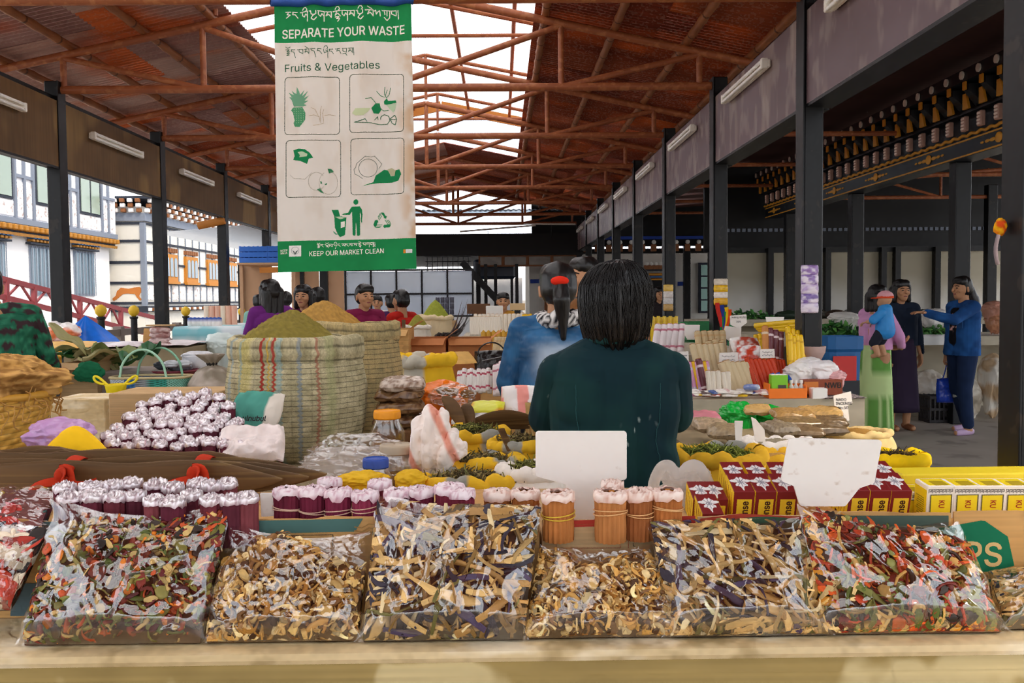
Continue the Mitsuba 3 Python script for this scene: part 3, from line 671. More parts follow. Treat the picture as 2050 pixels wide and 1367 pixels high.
def drape(mesh2d, name, col, off=.0016, size=None):
    "flat drawing in photograph pixels (y down) laid on the cloth"
    v, f = mesh2d.vertices[:, :2], mesh2d.faces
    v3, f = trimesh.remesh.subdivide_to_size(np.c_[v, v[:, 0] * 0], f, 9.0, max_iter=14)
    u, w = buv(v3[:, 0], v3[:, 1]); m = tri(bpt(u, w, off), f)
    a = m.face_normals[:, 1].sum()
    if a > 0: m.faces = m.faces[:, ::-1]
    return part(bn, name, m, 'banner_cloth', True, color=col)
def dpoly(pts, name, col, off=.0016): return drape(flat(Polygon(pts).buffer(0)), name, col, off)
def dline(lines, w, name, col, off=.0018):
    return drape(flat(shapely.union_all([LineString(l).buffer(w / 2, resolution=2) for l in lines])), name, col, off)
def textflat(s, h, bold=False):
    m = meshkit.text_mesh(s, h, .5, bold); keep = m.face_normals[:, 2] > .9; m.update_faces(keep); m.remove_unreferenced_vertices(); return m
def dtext(s, x0, x1, base0, base1, h, name, col, bold=True):
    m = textflat(s, h, bold); v = m.vertices; t = (v[:, 0] - v[:, 0].min()) / np.ptp(v[:, 0])
    m.vertices = np.c_[x0 + (x1 - x0) * t, base0 + (base1 - base0) * t - v[:, 1], t * 0]; return drape(m, name, col)
WH = C('#eee9df')
dtext('SEPARATE YOUR WASTE', 564, 810, 75, 69, 17, 'lettering', WH)
dtext('Fruits & Vegetables', 570, 760, 141, 137, 14.5, 'lettering', DGR, False)
dtext('KEEP OUR MARKET CLEAN', 620, 768, 511, 508, 9.5, 'lettering', WH)
dtext('NCDP', 562, 576, 501, 500, 4.2, 'lettering', WH); dtext('MoA', 562, 576, 506, 505, 4.2, 'lettering', WH)
GL = {'r': [[(0, 0), (8, 0)], [(5, 0), (2, 4), (7, 5), (1, 10)]], 'N': [[(0, 0), (7, 0)], [(1, 0), (0, 4), (4, 4), (8, 10)]], '.': [[(1, 0), (2, 1)]],
      'g': [[(0, 0), (9, 0), (9, 17)], [(1, 0), (1, 6), (4, 9), (6, 4), (9, 8)]], 'P': [[(0, 0), (1, 6), (5, 7), (8, 5), (8, 0)], [(8, 5), (3, 9), (1, 13), (5, 16), (9, 11)]],
      's': [[(0, 0), (9, 0), (9, 9)], [(4, 0), (1, 7), (5, 4), (9, 10)]], 'S': [[(0, 0), (9, 0)], [(4, 0), (1, 7), (5, 4), (9, 9)], [(1, 10), (7, 10), (3, 13), (8, 13), (5, 18)]],
      'b': [[(0, 0), (8, 0), (8, 9), (1, 5), (1, 0)]], 'l': [[(0, 2), (2, 0), (3, 7), (6, 2), (8, 1), (9, 10)]], 'd': [[(0, 0), (7, 0)], [(1, 0), (0, 4), (5, 5), (8, 17)]],
      'x': [[(0, 0), (2, 8), (8, 4), (4, 2)], [(8, 0), (8, 18)]], 'a': [[(0, 0), (6, 0)], [(2, 0), (0, 5), (5, 3), (8, 10)]], 'z': [[(0, 0), (7, 0), (2, 4), (8, 4), (2, 8), (8, 8), (2, 12), (7, 12)]],
      'k': [[(0, 0), (9, 0), (9, 11)], [(1, 0), (2, 7)], [(5, 0), (5, 9)], [(1, 12), (5, 17), (9, 12)]], 'm': [[(0, 0), (1, 8), (4, 4), (8, 9)], [(0, 0), (9, 0), (9, 10)]],
      'n': [[(0, 0), (2, 6), (5, 3), (8, 3), (6, 10), (4, 18)]], 'j': [[(0, 0), (8, 0), (8, 17)], [(1, 0), (1, 6), (5, 4), (8, 7)]], 'K': [[(0, 0), (2, 6), (4, 2), (6, 8), (9, 0)], [(2, 9), (8, 9), (9, 14)]],
      'R': [[(0, 0), (8, 0), (8, 8), (1, 5), (1, 0)], [(1, 11), (6, 10), (9, 15)]], '|': [[(0, 0), (1, 15)]], 'i': [[(1, -3), (3, -7), (6, -7), (8, -3), (6, -1)]], 'e': [[(1, -6), (7, -2)]], 'o': [[(0, -6), (4, -3), (9, -6)]]}
def dscript(s, x0, x1, y0, y1, h, w, name, col):
    sc_ = h / 10.0; ls, x = [], 0.0; adv = []
    for ch in s:
        if ch in 'ieo': base = adv[-1]; ls += [[(base + a, b) for a, b in l] for l in GL[ch]]; continue
        adv.append(x); ls += [[(x + a, b) for a, b in l] for l in GL[ch]]; x += {'.': 3.2, '|': 3}.get(ch, 10.6)
    k = (x1 - x0) / x
    dline([[(x0 + a * k, y0 + (y1 - y0) * a / x + b * sc_) for a, b in l] for l in ls], w, name, col)
dscript('rN.gi.Pgs.Sigs.Pi.sel.kb|', 571, 800, 23, 21, 11.5, 2.0, 'script_lettering', WH)
dscript('zod.bse.dNxiN.aRs|', 571, 711, 97, 96, 9.5, 1.1, 'script_lettering', DGR)
dscript('zoN.Kom.niN.sNs.s.Se.bjg||', 635, 752, 488, 486, 5.4, 1.1, 'script_lettering', WH)
def rr(x0, y0, x1, y1, r, w): return flat(sbox(x0 + r, y0 + r, x1 - r, y1 - r).buffer(r, resolution=4).exterior.buffer(w / 2))
for q in ((570, 152, 679, 266), (700, 149, 808, 264), (573, 278, 681, 392), (702, 277, 809, 389)): drape(rr(*q, 7, 1.1), 'picture_frame', C('#3c4a3e'))
F4 = lambda pts: [(560 + x / 5.258, 140 + y / 5.258) for x, y in pts]
# pineapple and peeled fruit
dpoly(F4([(140, 380), (240, 378), (272, 440), (270, 510), (210, 585), (160, 580), (145, 540), (160, 520), (138, 430), (120, 410)]), 'pineapple', C('#4c9468'))
dline([F4([(150 + 25 * i, 395 + 8 * j), (153 + 25 * i, 398 + 8 * j)]) for i in range(5) for j in range(0, 21, 3)], 1.0, 'pineapple_eyes', C('#cfe0c4'), .0026)
dpoly(F4([(150, 370), (125, 300), (98, 270), (130, 275), (95, 225), (150, 250), (125, 205), (175, 240), (180, 165), (205, 215), (215, 250), (260, 200), (235, 265), (300, 210), (255, 285), (310, 258), (260, 315), (305, 310), (255, 345), (285, 360), (240, 372)]), 'pineapple_leaves', C('#6da382'))
dline([F4([(330, 385), (370, 400), (405, 470), (415, 480)]), F4([(310, 470), (360, 460), (415, 480)]), F4([(438, 370), (425, 420), (430, 540)]), F4([(460, 400), (450, 440), (460, 540)]), F4([(460, 465), (520, 455), (580, 468)]), F4([(415, 480), (420, 530)]), F4([(350, 570), (420, 560), (460, 545)])], .8, 'fruit_outline', C('#b9a78a'))
# roots
dpoly(F4([(965, 400), (1010, 350), (1050, 350), (1068, 420), (1040, 460), (990, 455)]), 'vegetable', GRN)
dpoly(F4([(1095, 330), (1125, 295), (1140, 325), (1220, 320), (1228, 345), (1120, 365), (1100, 360)]), 'vegetable', GRN)
dpoly(F4([(1120, 367), (1228, 350), (1215, 420), (1195, 450)]), 'vegetable', PALE)
dpoly(F4([(760, 450), (800, 400), (880, 400), (960, 400), (930, 440), (880, 475), (800, 475)]), 'vegetable', C('#c9d3a8'))
dline([F4([(905, 300), (965, 292), (1030, 370), (1090, 430), (1145, 425)]), F4([(1020, 225), (1060, 270), (1100, 285)]), F4([(1105, 180), (1100, 250), (1120, 290)]), F4([(1165, 190), (1150, 260), (1125, 290)]), F4([(1130, 210), (1110, 270)])], 1.2, 'vegetable_outline', C('#3f7a58'))
dline([F4([(785, 545), (850, 550), (960, 555), (1060, 575), (1130, 570), (1160, 530), (1145, 485), (1100, 468), (1065, 490), (1060, 520)]), F4([(1000, 525), (1030, 490), (1035, 520)]), F4([(785, 545), (850, 530), (900, 512), (920, 540)]), F4([(1160, 515), (1210, 475), (1230, 520), (1215, 580), (1180, 560), (1165, 520), (1230, 522)])], 1.3, 'root_outline', C('#2d5f46'))
# cut fruit
dpoly(F4([(145, 830), (200, 812), (270, 822), (320, 860), (355, 910), (310, 920), (290, 975), (225, 945), (145, 930), (160, 890)]), 'fruit', GRN)
dpoly(F4([(190, 850), (240, 842), (295, 870), (290, 895), (210, 905), (215, 880)]), 'fruit_flesh', PALE, .0026)
for q in ([(500, 1025), (540, 1030), (565, 1060), (515, 1075)], [(390, 1245), (430, 1230), (462, 1290), (430, 1275)], [(425, 1160), (440, 1160), (445, 1185), (430, 1185)], [(470, 1188), (495, 1178), (495, 1192), (475, 1196)]): dpoly(F4(q), 'fruit_seed', C('#2f7a52'))
ell = lambda cx, cy, rx, ry, a0=0, a1=6.29, n=30: [(cx + rx * math.cos(a0 + (a1 - a0) * i / n), cy + ry * math.sin(a0 + (a1 - a0) * i / n)) for i in range(n + 1)]
dline([F4(ell(390, 1160, 85, 95, .6, 5.6)), F4(ell(510, 1175, 95, 120, -1.4, 4.2)), F4([(115, 1090), (150, 1125), (270, 1135), (340, 1070)])], .7, 'fruit_outline', C('#a9a392'))
# cauliflower and aubergine
dline([F4(ell(930, 1030, 98, 95)), F4([(860, 940), (810, 980), (800, 1020), (780, 1040), (790, 1090), (830, 1110), (870, 1140)]), F4([(860, 940), (900, 905), (960, 915), (1000, 905), (1040, 950), (1075, 990), (1040, 1040)])], .9, 'vegetable_outline', C('#6b7268'))
dpoly(F4([(860, 1220), (985, 1180), (1010, 1110), (1100, 1050), (1140, 1060), (1170, 1120), (1210, 1120), (1220, 1060), (1260, 1050), (1280, 1100), (1250, 1170), (1180, 1190), (1040, 1190), (960, 1200)]), 'vegetable', GRN)
dpoly(F4([(1130, 1050), (1180, 1035), (1220, 1060), (1210, 1115), (1175, 1115)]), 'vegetable_flesh', C('#b9b592'), .0026)
F5 = lambda pts: [(650 + x / 13.67, 390 + y / 13.67) for x, y in pts]
dpoly(F5(ell(850, 185, 68, 75)), 'pictogram_person', GRN)
dpoly(F5([(740, 310), (960, 310), (1020, 400), (1035, 560), (1015, 690), (1025, 760), (1000, 750), (985, 690), (1000, 560), (965, 450), (965, 1100), (930, 1120), (880, 1110), (865, 800), (845, 740), (838, 1100), (800, 1115), (760, 1090), (745, 440), (680, 530), (520, 525), (460, 520), (500, 495), (640, 470), (690, 370)]), 'pictogram_person', GRN)
dpoly(F5([(180, 385), (360, 385), (410, 560), (585, 600), (545, 1085), (410, 1145), (350, 1060), (270, 880), (250, 560)]), 'pictogram_bin', GRN)
dpoly(F5([(430, 725), (545, 705), (540, 865), (430, 890)]), 'pictogram_bin_label', WH, .0026); dpoly(F5([(265, 575), (420, 570), (570, 610), (410, 650)]), 'pictogram_bin_opening', PALE, .0026)
dline([F5([(240, 990), (300, 1060), (340, 1050)])], 2.2, 'pictogram_wheel', C('#5f9a7a'))
for q in ([(1530, 490), (1610, 490), (1665, 590), (1700, 590), (1680, 665), (1600, 640), (1625, 620), (1560, 530)], [(1370, 700), (1440, 690), (1470, 760), (1440, 760), (1430, 820), (1380, 905), (1330, 825)], [(1590, 870), (1650, 815), (1650, 835), (1740, 820), (1815, 835), (1770, 910), (1660, 905), (1645, 930)]): dpoly(F5(q), 'recycling_arrow', GRN)
dline([F5([(1455, 610), (1520, 510)]), F5([(1465, 650), (1540, 535)]), F5([(1485, 695), (1560, 580)]), F5([(1420, 830), (1570, 828)]), F5([(1415, 870), (1545, 865)]), F5([(1400, 905), (1520, 900)]), F5([(1650, 700), (1735, 825)]), F5([(1700, 700), (1780, 825)]), F5([(1750, 710), (1815, 820)])], 1.1, 'recycling_lines', GRN)
drape(flat(sbox(579, 489, 604, 511)), 'emblem_plate', C('#ece9e4')); dline([ell(591.5, 499, 7.5, 7.5)], .8, 'emblem_ring', C('#9aa3a0'), .0026)
dpoly([(586, 498), (590, 501), (591.5, 505), (593, 501), (598, 498), (594, 504), (591.5, 508), (589, 504)], 'emblem_leaves', C('#3c4a48'), .0026)
drape(flat(sbox(808, 502, 812.5, 510)), 'logo_patch', C('#e08a2c')); drape(flat(sbox(813, 501.5, 826, 509.5)), 'logo_plate', C('#d9dcda'))
# ================================================================ the front counter
ZT = 0.75
k = thing('stall_counter', 'long pale concrete counter with rounded lip and flaking plaster front at the bottom', 'counter')
def slab_fn():
    prof = [(1.705, .722), (1.692, .727), (1.688, .736), (1.692, .747), (1.704, .75), (2.52, .75), (2.52, .70), (1.72, .70)]
    xs = np.linspace(-2.6, 2.5, 60); rings = []
    for x in xs: rings.append([(x, a - .004 * meshkit.noise(np.array([x * 7, a * 3, 1.0])) * (a < 1.68), b + .003 * (meshkit.noise(np.array([x * 5.0, 2, 0])) - .5) * (b > .74) * (a < 1.68)) for a, b in prof])
    return loft(np.array(rings))
part(k, 'slab', slab_fn(), 'concrete', 35)
part(k, 'front_panel', bx(-2.6, 2.5, 1.704, 1.78, 0, .70), 'plaster'); part(k, 'plaster_edge', rough(_beam(np.array([-2.6, 1.706, .712]), np.array([2.5, 1.706, .712]), .012, .03), .0, 10), 'plaster')
part(k, 'rear_panel', bx(-2.6, 2.5, 2.42, 2.5, 0, .69), 'plaster')

# ---------------------------------------------------------------- dried goods in clear bags
rng = np.random.default_rng(11)
def strip_piece(L, w, th, curl, rs, n=7, ns=6, twist=1.0):
    s = np.linspace(0, 1, n); a = np.cumsum(np.r_[0, rs.normal(curl / n, abs(curl) / n * .5 + .08, n - 1)]); b = np.cumsum(rs.normal(0, .12, n))
    d = np.stack([np.cos(a), np.sin(a), np.sin(b)], 1) * L / n; p = np.cumsum(d, 0); p -= p.mean(0)
    rad = w * (.55 + .45 * np.sin(np.pi * np.clip(s * 1.05, .06, .97))) * (1 + rs.normal(0, .1, n))
    t = np.gradient(p, axis=0); t /= np.linalg.norm(t, axis=1, keepdims=True)
    rings = []; tw = rs.uniform(0, 3) + np.linspace(0, rs.normal(0, twist), n); q = np.arange(ns) * 2 * np.pi / ns
    for i in range(n):
        u = np.cross(t[i], [0, 0, 1.0]); u /= np.linalg.norm(u); v = np.cross(t[i], u)
        e1, e2 = u * math.cos(tw[i]) + v * math.sin(tw[i]), -u * math.sin(tw[i]) + v * math.cos(tw[i])
        rings.append(p[i] + rad[i] * np.cos(q)[:, None] * e1 + th * np.sin(q)[:, None] * e2)
    return loft(rings)
def chip_piece(sx, sy, sz, rs, amp=.5):
    m = trimesh.creation.icosphere(subdivisions=2 if .019 < sx < .03 else 1); v = m.vertices
    n = meshkit.noise(v * 1.6 + rs.uniform(0, 50)) - .5
    v = v * (1 + amp * n[:, None]); v[:, 2] += .9 * (meshkit.noise(v * 1.1 + rs.uniform(0, 50)) - .5) * 2
    m.vertices = v * [sx, sy, sz]; return m
def randrot(rs, lean):
    "rotation whose z axis stays within about lean radians of +z"
    a = rs.uniform(0, 2 * np.pi); ax = rs.normal(0, lean); ay = rs.normal(0, lean)
    return M4(rz=a)[:3, :3] @ M4(rx=ax, ry=ay)[:3, :3]
def scatter(protos, mats, cols, amp=.25):
    V, F, Cc, o = [], [], [], 0
    for i, (R, t, s) in enumerate(mats):
        m = protos[i % len(protos)]; v = m.vertices * s @ R.T + t; V.append(v); F.append(m.faces + o); o += len(v)
        sh = 1 + amp * (meshkit.noise(m.vertices * 260 + i) - .5) * 2; Cc.append(np.clip(np.array(cols[i])[None] * sh[:, None], .002, 1))
    return tri(np.vstack(V), np.vstack(F)), np.vstack(Cc)
def pick(pal, n, rs, jit=.22):
    w = np.array([x[1] for x in pal], float); c = np.array([C(x[0]) for x in pal]); i = rs.choice(len(pal), n, p=w / w.sum())
    return np.clip(c[i] * (1 + rs.normal(0, jit, (n, 1))), .002, 1)
def bag(quad, Yb, Yt, Tk, lab, clab, cname, make, pal, n, fill, seed, core='#4a3a22', cor=0.0, lean=.5, catg='bag of dried food', catc='dried food', ccat=None, film_lab=None):
    """clear bag: quad = pixels of the bottom left, bottom right, top right and top left corner; the base stands at distance Yb, the top leans back to Yt;
    fill(u) = height share the contents reach"""
    rs = np.random.default_rng(seed)
    BLc, BRc, TRc, TLc = W(*quad[0], Yb), W(*quad[1], Yb), W(*quad[2], Yt), W(*quad[3], Yt)
    lift = ZT + .004
    for c in (BLc, BRc): c[2] = max(c[2], lift)
    xu = BRc - BLc; up_ = (TLc + TRc) / 2 - (BLc + BRc) / 2; nrm = np.cross(xu, up_); nrm /= np.linalg.norm(nrm)
    if nrm[1] > 0: nrm = -nrm
    def base(u, v):
        u, v = u[..., None], v[..., None]
        return BLc * (1 - u) * (1 - v) + BRc * u * (1 - v) + TRc * u * v + TLc * (1 - u) * v
    def prof(u, v):
        f = np.interp(u, np.linspace(0, 1, len(fill)), fill)
        t = np.clip(v / (f + .12), 0, 1)
        return Tk * np.power(np.sin(np.pi * np.clip(u, 0, 1)), .55) * np.power(np.clip(v * 7, 0, 1), .6) * np.power(np.clip(1 - t ** 2.2, 0, 1), .7) + .0035
    def film(side):
        def fn(a, b):
            u, v = b, a
            # the seams wander, the corners stick out
            uu = u + .022 * (meshkit.noise(np.stack([v * 7, np.round(u) * 9, v * 0 + seed], -1)) - .5) * 2 * np.abs(2 * u - 1) + .03 * (u - .5) * 2 * (np.exp(-v * 12) - .35 * np.sin(np.pi * v) * .6)
            sag = (.09 + .05 * math.sin(seed)) * np.sin(np.pi * u) ** 1.2 * np.clip((v - .55) / .45, 0, 1) ** 1.5 + .025 * (meshkit.noise(np.stack([u * 7, v * 0, v * 0 + seed + 3], -1)) - .5) * np.clip(v * 3 - 2, 0, 1)
            p = base(uu, v - sag); t = prof(u, v)
            edge = np.clip(np.minimum.reduce([u * 12, (1 - u) * 12, v * 12 + .15, (1 - v) * 12 + .15]), 0, 1)
            q = np.stack([u * .37 * 26, v * .3 * 26, u * 0 + seed * 1.7 + side * 9], -1)
            r1 = np.abs(meshkit.noise(q * [1, .7, 1]) - .5) * 2; r2 = np.abs(meshkit.noise(q * 2.3 + 5) - .5) * 2; r3 = meshkit.noise(q * .45 + 9) - .5; r4 = np.abs(meshkit.noise(np.stack([(u + v * .6) * 22, (v - u) * 5, u * 0 + seed], -1)) - .5)
            cr = (.0085 * (1 - r1) * (meshkit.noise(q * .5 + 3) > .45) + .0022 * (1 - r2) + .026 * r3 + .008 * r4) * edge - .004
            d = (t * (.62 if side > 0 else .38)) * 1.0
            return tuple(np.moveaxis(p + nrm * (side * (d + .0015) + cr * (1.0 if side > 0 else .6))[..., None], -1, 0))
        return grid(fn, 72, 90)
    fkey = thing('plastic_bag', lab, catg)
    part(fkey, 'front_film', film(1), 'film', True)
    part(fkey, 'back_film', film(-1), 'film', True)
    # contents
    protos = make(rs)
    u, v, w = rs.uniform(.025, .975, n * 3), rs.uniform(.015, 1, n * 3), rs.uniform(0, 1, n * 3) ** .6
    ok = v < np.interp(u, np.linspace(0, 1, len(fill)), fill) * (1 + .06 * (meshkit.noise(np.stack([u * 9, u * 0, u * 0 + seed], -1)) - .5)); u, v, w = u[ok][:n], v[ok][:n], w[ok][:n]
    p = base(u, v); t = prof(u, v); pos = p + nrm * (t * (w * .95 - .36))[:, None]
    ez = nrm; ex = xu / np.linalg.norm(xu); ey = np.cross(ez, ex); B = np.stack([ex, ey, ez], 1)
    mats = [(B @ randrot(rs, lean), pos[i], rs.uniform(.7, 1.25)) for i in range(len(u))]
    m, c = scatter(protos, mats, pick(pal, len(u), rs))
    # everything is pressed flat against the film
    upv = up_ / (up_ @ up_)
    def local(P):
        d = P - BLc; v_ = d @ upv; o_ = BLc + v_[:, None] * (TLc - BLc); wv = xu * (1 - v_[:, None]) + (TRc - TLc) * v_[:, None]
        u_ = ((P - o_) * wv).sum(1) / (wv * wv).sum(1); return u_, v_
    uu, vv = local(m.vertices); un, vn = np.clip(uu, .012, .988), np.clip(vv, .006, .97)
    flatp = base(un, vn); h = (m.vertices - base(uu, vv)) @ nrm; lim = prof(un, vn)
    hi, lo = lim * .60 + .001, -lim * .36 - .001
    h = np.where(h > hi, hi + .10 * np.tanh((h - hi) * 4) * .05, h); h = np.maximum(h, lo)
    m.vertices = flatp + nrm * h[:, None]
    m.vertices[:, 2] = np.maximum(m.vertices[:, 2], ZT + .003)
    ck = solo(cname, clab, ccat or catc, m, 'vcs', True, color=c, kind='stuff')
    def cfn(a, b):
        f = np.interp(b, np.linspace(0, 1, len(fill)), fill); vv = a * f
        pp = base(b, vv); tt = prof(b, vv); return pp, tt
    def cf(side): return grid(lambda a, b: tuple(np.moveaxis((lambda P, t_: P + nrm * (side * t_ * .42 - t_ * .12)[..., None])(*cfn(a, b * .96 + .02)), -1, 0)), 24, 30)
    cm = cat_([cf(1), cf(-1)]); cm.vertices[:, 2] = np.maximum(cm.vertices[:, 2], ZT + .002)
    part(ck, 'filler_core', cm, 'vc', True, color=vary(cm, core, .7, 120, seed))  # added dark core behind the pieces, closes the gaps between them
    return fkey, ck
def mk_mush(rs): return [strip_piece(rs.uniform(.03, .075), rs.uniform(.0035, .007), .0016, rs.choice([-1, 1]) * rs.uniform(1.5, 6), rs, 8, 5, 2.0) for _ in range(18)] + [chip_piece(rs.uniform(.008, .014), rs.uniform(.006, .011), .0035, rs, .7) for _ in range(8)]
def mk_long(rs): return [strip_piece(rs.uniform(.09, .2), rs.uniform(.006, .012), .003, rs.choice([-1, 1]) * rs.uniform(.3, 1.9), rs, 10, 7, 1.4) for _ in range(16)] + [strip_piece(rs.uniform(.05, .1), rs.uniform(.003, .006), .002, rs.uniform(-3, 3), rs, 8, 5, 1.5) for _ in range(10)]
def mk_mix(rs): return [chip_piece(rs.uniform(.007, .016), rs.uniform(.005, .011), .003, rs, .9) for _ in range(16)] + [strip_piece(rs.uniform(.03, .07), rs.uniform(.003, .006), .0018, rs.uniform(-4, 4), rs, 7, 5, 2.0) for _ in range(14)]
def mk_mixb(rs): return [chip_piece(rs.uniform(.009, .022), rs.uniform(.006, .013), .0035, rs, .9) for _ in range(14)] + [strip_piece(rs.uniform(.04, .1), rs.uniform(.004, .007), .002, rs.uniform(-4, 4), rs, 8, 6, 2.0) for _ in range(16)]
P_MUSH = [('#d6b06a', 5), ('#c2924a', 4), ('#e2c78e', 2.6), ('#7d5429', 2.4), ('#4f3219', 1.8), ('#a8742f', 2.4)]
P_LONG = [('#cda869', 4), ('#b0854a', 3.4), ('#80602f', 2.4), ('#2c2430', 2.2), ('#463850', 1.2), ('#e0c998', 1.8), ('#67602f', .8)]
P_MIX = [('#7a2a1c', 3), ('#b0481f', 2), ('#d6781f', 1.4), ('#4f5a22', 2.4), ('#77722f', 2), ('#c2a263', 3.4), ('#2f2016', 3), ('#55191a', 2), ('#8c8240', 1)]
P_RED = [('#b03c1c', 3), ('#d95a1c', 2.4), ('#6f2214', 2.6), ('#d6a95c', 3), ('#566022', 2), ('#858440', 2), ('#2f2013', 2.6), ('#c98420', 1.6), ('#dcbb7c', 1.6)]
bag([(42, 1292), (408, 1298), (470, 1000), (108, 992)], 1.735, 1.87, .11, 'clear plastic bag of fine red, green and orange dried vegetables, leftmost full bag', 'fine mixed red, green and orange dried vegetables in the leftmost full bag', 'dried_vegetables', mk_mix, P_MIX, 1500, [.62, .78, .8, .78, .76, .82, .8], 21, '#4a2c1a')
bag([(408, 1288), (722, 1306), (744, 1066), (452, 1048)], 1.735, 1.86, .10, 'clear plastic bag of curly dried mushrooms right of the leftmost full bag', 'small curly tan dried mushrooms in the second full bag from the left', 'dried_mushrooms', mk_mush, P_MUSH, 900, [.55, .7, .86, .9, .82, .72, .66, .6], 22, '#5a3d1e')
bag([(722, 1312), (1052, 1302), (1088, 1010), (752, 992)], 1.73, 1.87, .11, 'clear plastic bag of long dried aubergine strips left of the box panel reading TO', 'long pale and purple black dried aubergine strips left of the TO panel', 'dried_aubergine', mk_long, P_LONG, 430, [.8, .78, .78, .82, .88, .92, .95], 23, '#3a2c20', lean=.35)
bag([(1045, 1295), (1375, 1300), (1312, 1090), (1078, 1092)], 1.735, 1.86, .10, 'clear plastic bag of small curly dried mushrooms in front of the box panel reading TO', 'small curly brown dried mushrooms below the TO panel', 'dried_mushrooms', mk_mush, P_MUSH, 900, [.9, .88, .76, .7, .78, .84, .8], 24, '#5a3d1e')
bag([(1338, 1308), (1662, 1304), (1606, 1036), (1296, 1040)], 1.732, 1.87, .11, 'clear plastic bag of long dried aubergine strips below the red incense cartons', 'long pale and purple dried aubergine strips below the red incense cartons', 'dried_aubergine', mk_long, P_LONG, 430, [.92, .95, .93, .93, .9, .88, .9], 25, '#3a2c20', lean=.35)
bag([(1640, 1290), (2010, 1285), (1925, 1042), (1596, 1004)], 1.735, 1.87, .11, 'clear plastic bag of coarse red and orange dried peppers beside the green octagon', 'coarse red, orange and green dried pepper mix beside the green octagon', 'dried_vegetables', mk_mixb, P_RED, 1150, [.82, .86, .86, .84, .85, .84, .8], 26, '#4a2c16')
bag([(2005, 1275), (2240, 1290), (2250, 1120), (1972, 1145)], 1.75, 1.88, .09, 'clear plastic bag of pale dried strips cut off by the right edge of the picture', 'pale dried strips at the right edge of the picture', 'dried_aubergine', mk_long, P_LONG, 260, [.9, .9, .9, .9], 27, '#5a4a34', lean=.35)
P_CAND = [('#c9302c', 3), ('#d6586a', 2), ('#e8c23a', 2), ('#2a2a3a', 2), ('#e6e0da', 3), ('#2f7a70', 1), ('#3a3f8a', 1.2), ('#e09a9a', 1.4)]
def mk_pack(rs): return [chip_piece(rs.uniform(.018, .035), rs.uniform(.012, .022), .005, rs, .6) for _ in range(10)] + [strip_piece(rs.uniform(.06, .12), rs.uniform(.007, .012), .003, rs.uniform(-1.5, 1.5), rs, 8, 6, 1.0) for _ in range(8)]
bag([(-120, 1225), (22, 1222), (105, 1050), (-120, 1060)], 1.78, 1.86, .07, 'clear bag of dark red pieces lowest at the left edge of the picture', 'dark red and black pieces in the lowest bag at the left edge', 'dried_food', mk_pack, [('#8a2418', 3), ('#c2412c', 2), ('#2a2220', 2), ('#d8c9b0', 1.5)], 150, [.9, .85, .8], 28, '#3a1e18')
bag([(-130, 1150), (88, 1055), (118, 982), (-120, 975)], 1.86, 2.1, .06, 'clear bag of bright red, pink and yellow sweets on the boxes at the left edge', 'bright red, pink, white and yellow wrapped sweets at the left edge', 'wrapped_sweets', mk_pack, P_CAND, 170, [.95, .95, .95], 29, '#7a4a4a', ccat='sweets')

# ---------------------------------------------------------------- cardboard boxes behind the bags
def card_fn(p, n, uv):
    l = noise(p.x * 6, p.y * 6, p.z * 240); w = fbm(p.x * 7, p.y * 7, p.z * 7, 3); s = smoothstep(.62, .75, fbm(p.x * 16 + 3, p.y * 16, p.z * 16, 3))
    return mix(mix(C('#d2a76c'), C('#b98a50'), w), C('#8f6638'), s * .45) * (.9 + .2 * l)
scene['card'] = pr(proc(card_fn), .75, .25)
def card2_fn(p, n, uv):
    l = noise(p.x * 6, p.y * 6, p.z * 240); w = fbm(p.x * 7, p.y * 7, p.z * 7, 3)
    return mix(C('#c9a97e'), C('#ad8a5e'), w) * (.9 + .2 * l)
scene['card_pale'] = pr(proc(card2_fn), .75, .25)
BXT, BXF, BXB = .905, 1.905, 2.40            # top, front and back of the boxes
def front_box(px0, px1, lab, wob, topl=1037, mat='card'):
    x0, x1 = W(px0, 1100, BXF)[0], W(px1, 1100, BXF)[0]
    k = thing('cardboard_box', lab, 'cardboard box')
    part(k, 'body', bx(x0, x1, BXF, BXB, ZT + .001, BXT), mat)
    zt = W((px0 + px1) / 2, topl, BXF)[2]
    xs = np.linspace(x0, x1, 26); top = zt + .006 * (meshkit.fbm(np.stack([xs * 14, xs * 0 + wob, xs * 0], -1), 3) - .5) * 2
    part(k, 'front_flap', move(upright(prism(Polygon(list(zip(xs, top)) + [(x1, ZT + .002), (x0, ZT + .002)]), .006)), (0, BXF - .001, 0)), mat)
    return k, x0, x1, zt
def on_box(k, pts, name, col, off=.002, Yf=None):
    m = upright(flat(Polygon([tuple(XZ(*p, BXF)) for p in pts]).buffer(0))); m.vertices[:, 1] = BXF - .0068 - off
    f = m.face_normals[:, 1].sum(); 
    if f > 0: m.faces = m.faces[:, ::-1]
    return part(k, name, m, 'vc', color=C(col))
def line_on_box(k, lines, w, name, col, off=.002):
    m = upright(flat(shapely.union_all([LineString([tuple(XZ(*p, BXF)) for p in l]).buffer(w / 2) for l in lines]))); m.vertices[:, 1] = BXF - .0068 - off
    if m.face_normals[:, 1].sum() > 0: m.faces = m.faces[:, ::-1]
    return part(k, name, m, 'vc', color=C(col))
def text_on_box(k, s, px, py, h, col, bold=True, off=.002):
    m = upright(textflat(s, h, bold)); p = W(px, py, BXF); m.vertices = m.vertices + [p[0], 0, p[2]]; m.vertices[:, 1] = BXF - .0068 - off
    if m.face_normals[:, 1].sum() > 0: m.faces = m.faces[:, ::-1]
    return part(k, 'lettering', m, 'vc', color=C(col))
k, *_ = front_box(-130, 170, 'ochre cardboard box with grey bands behind the leftmost full bag', 1, 1042)
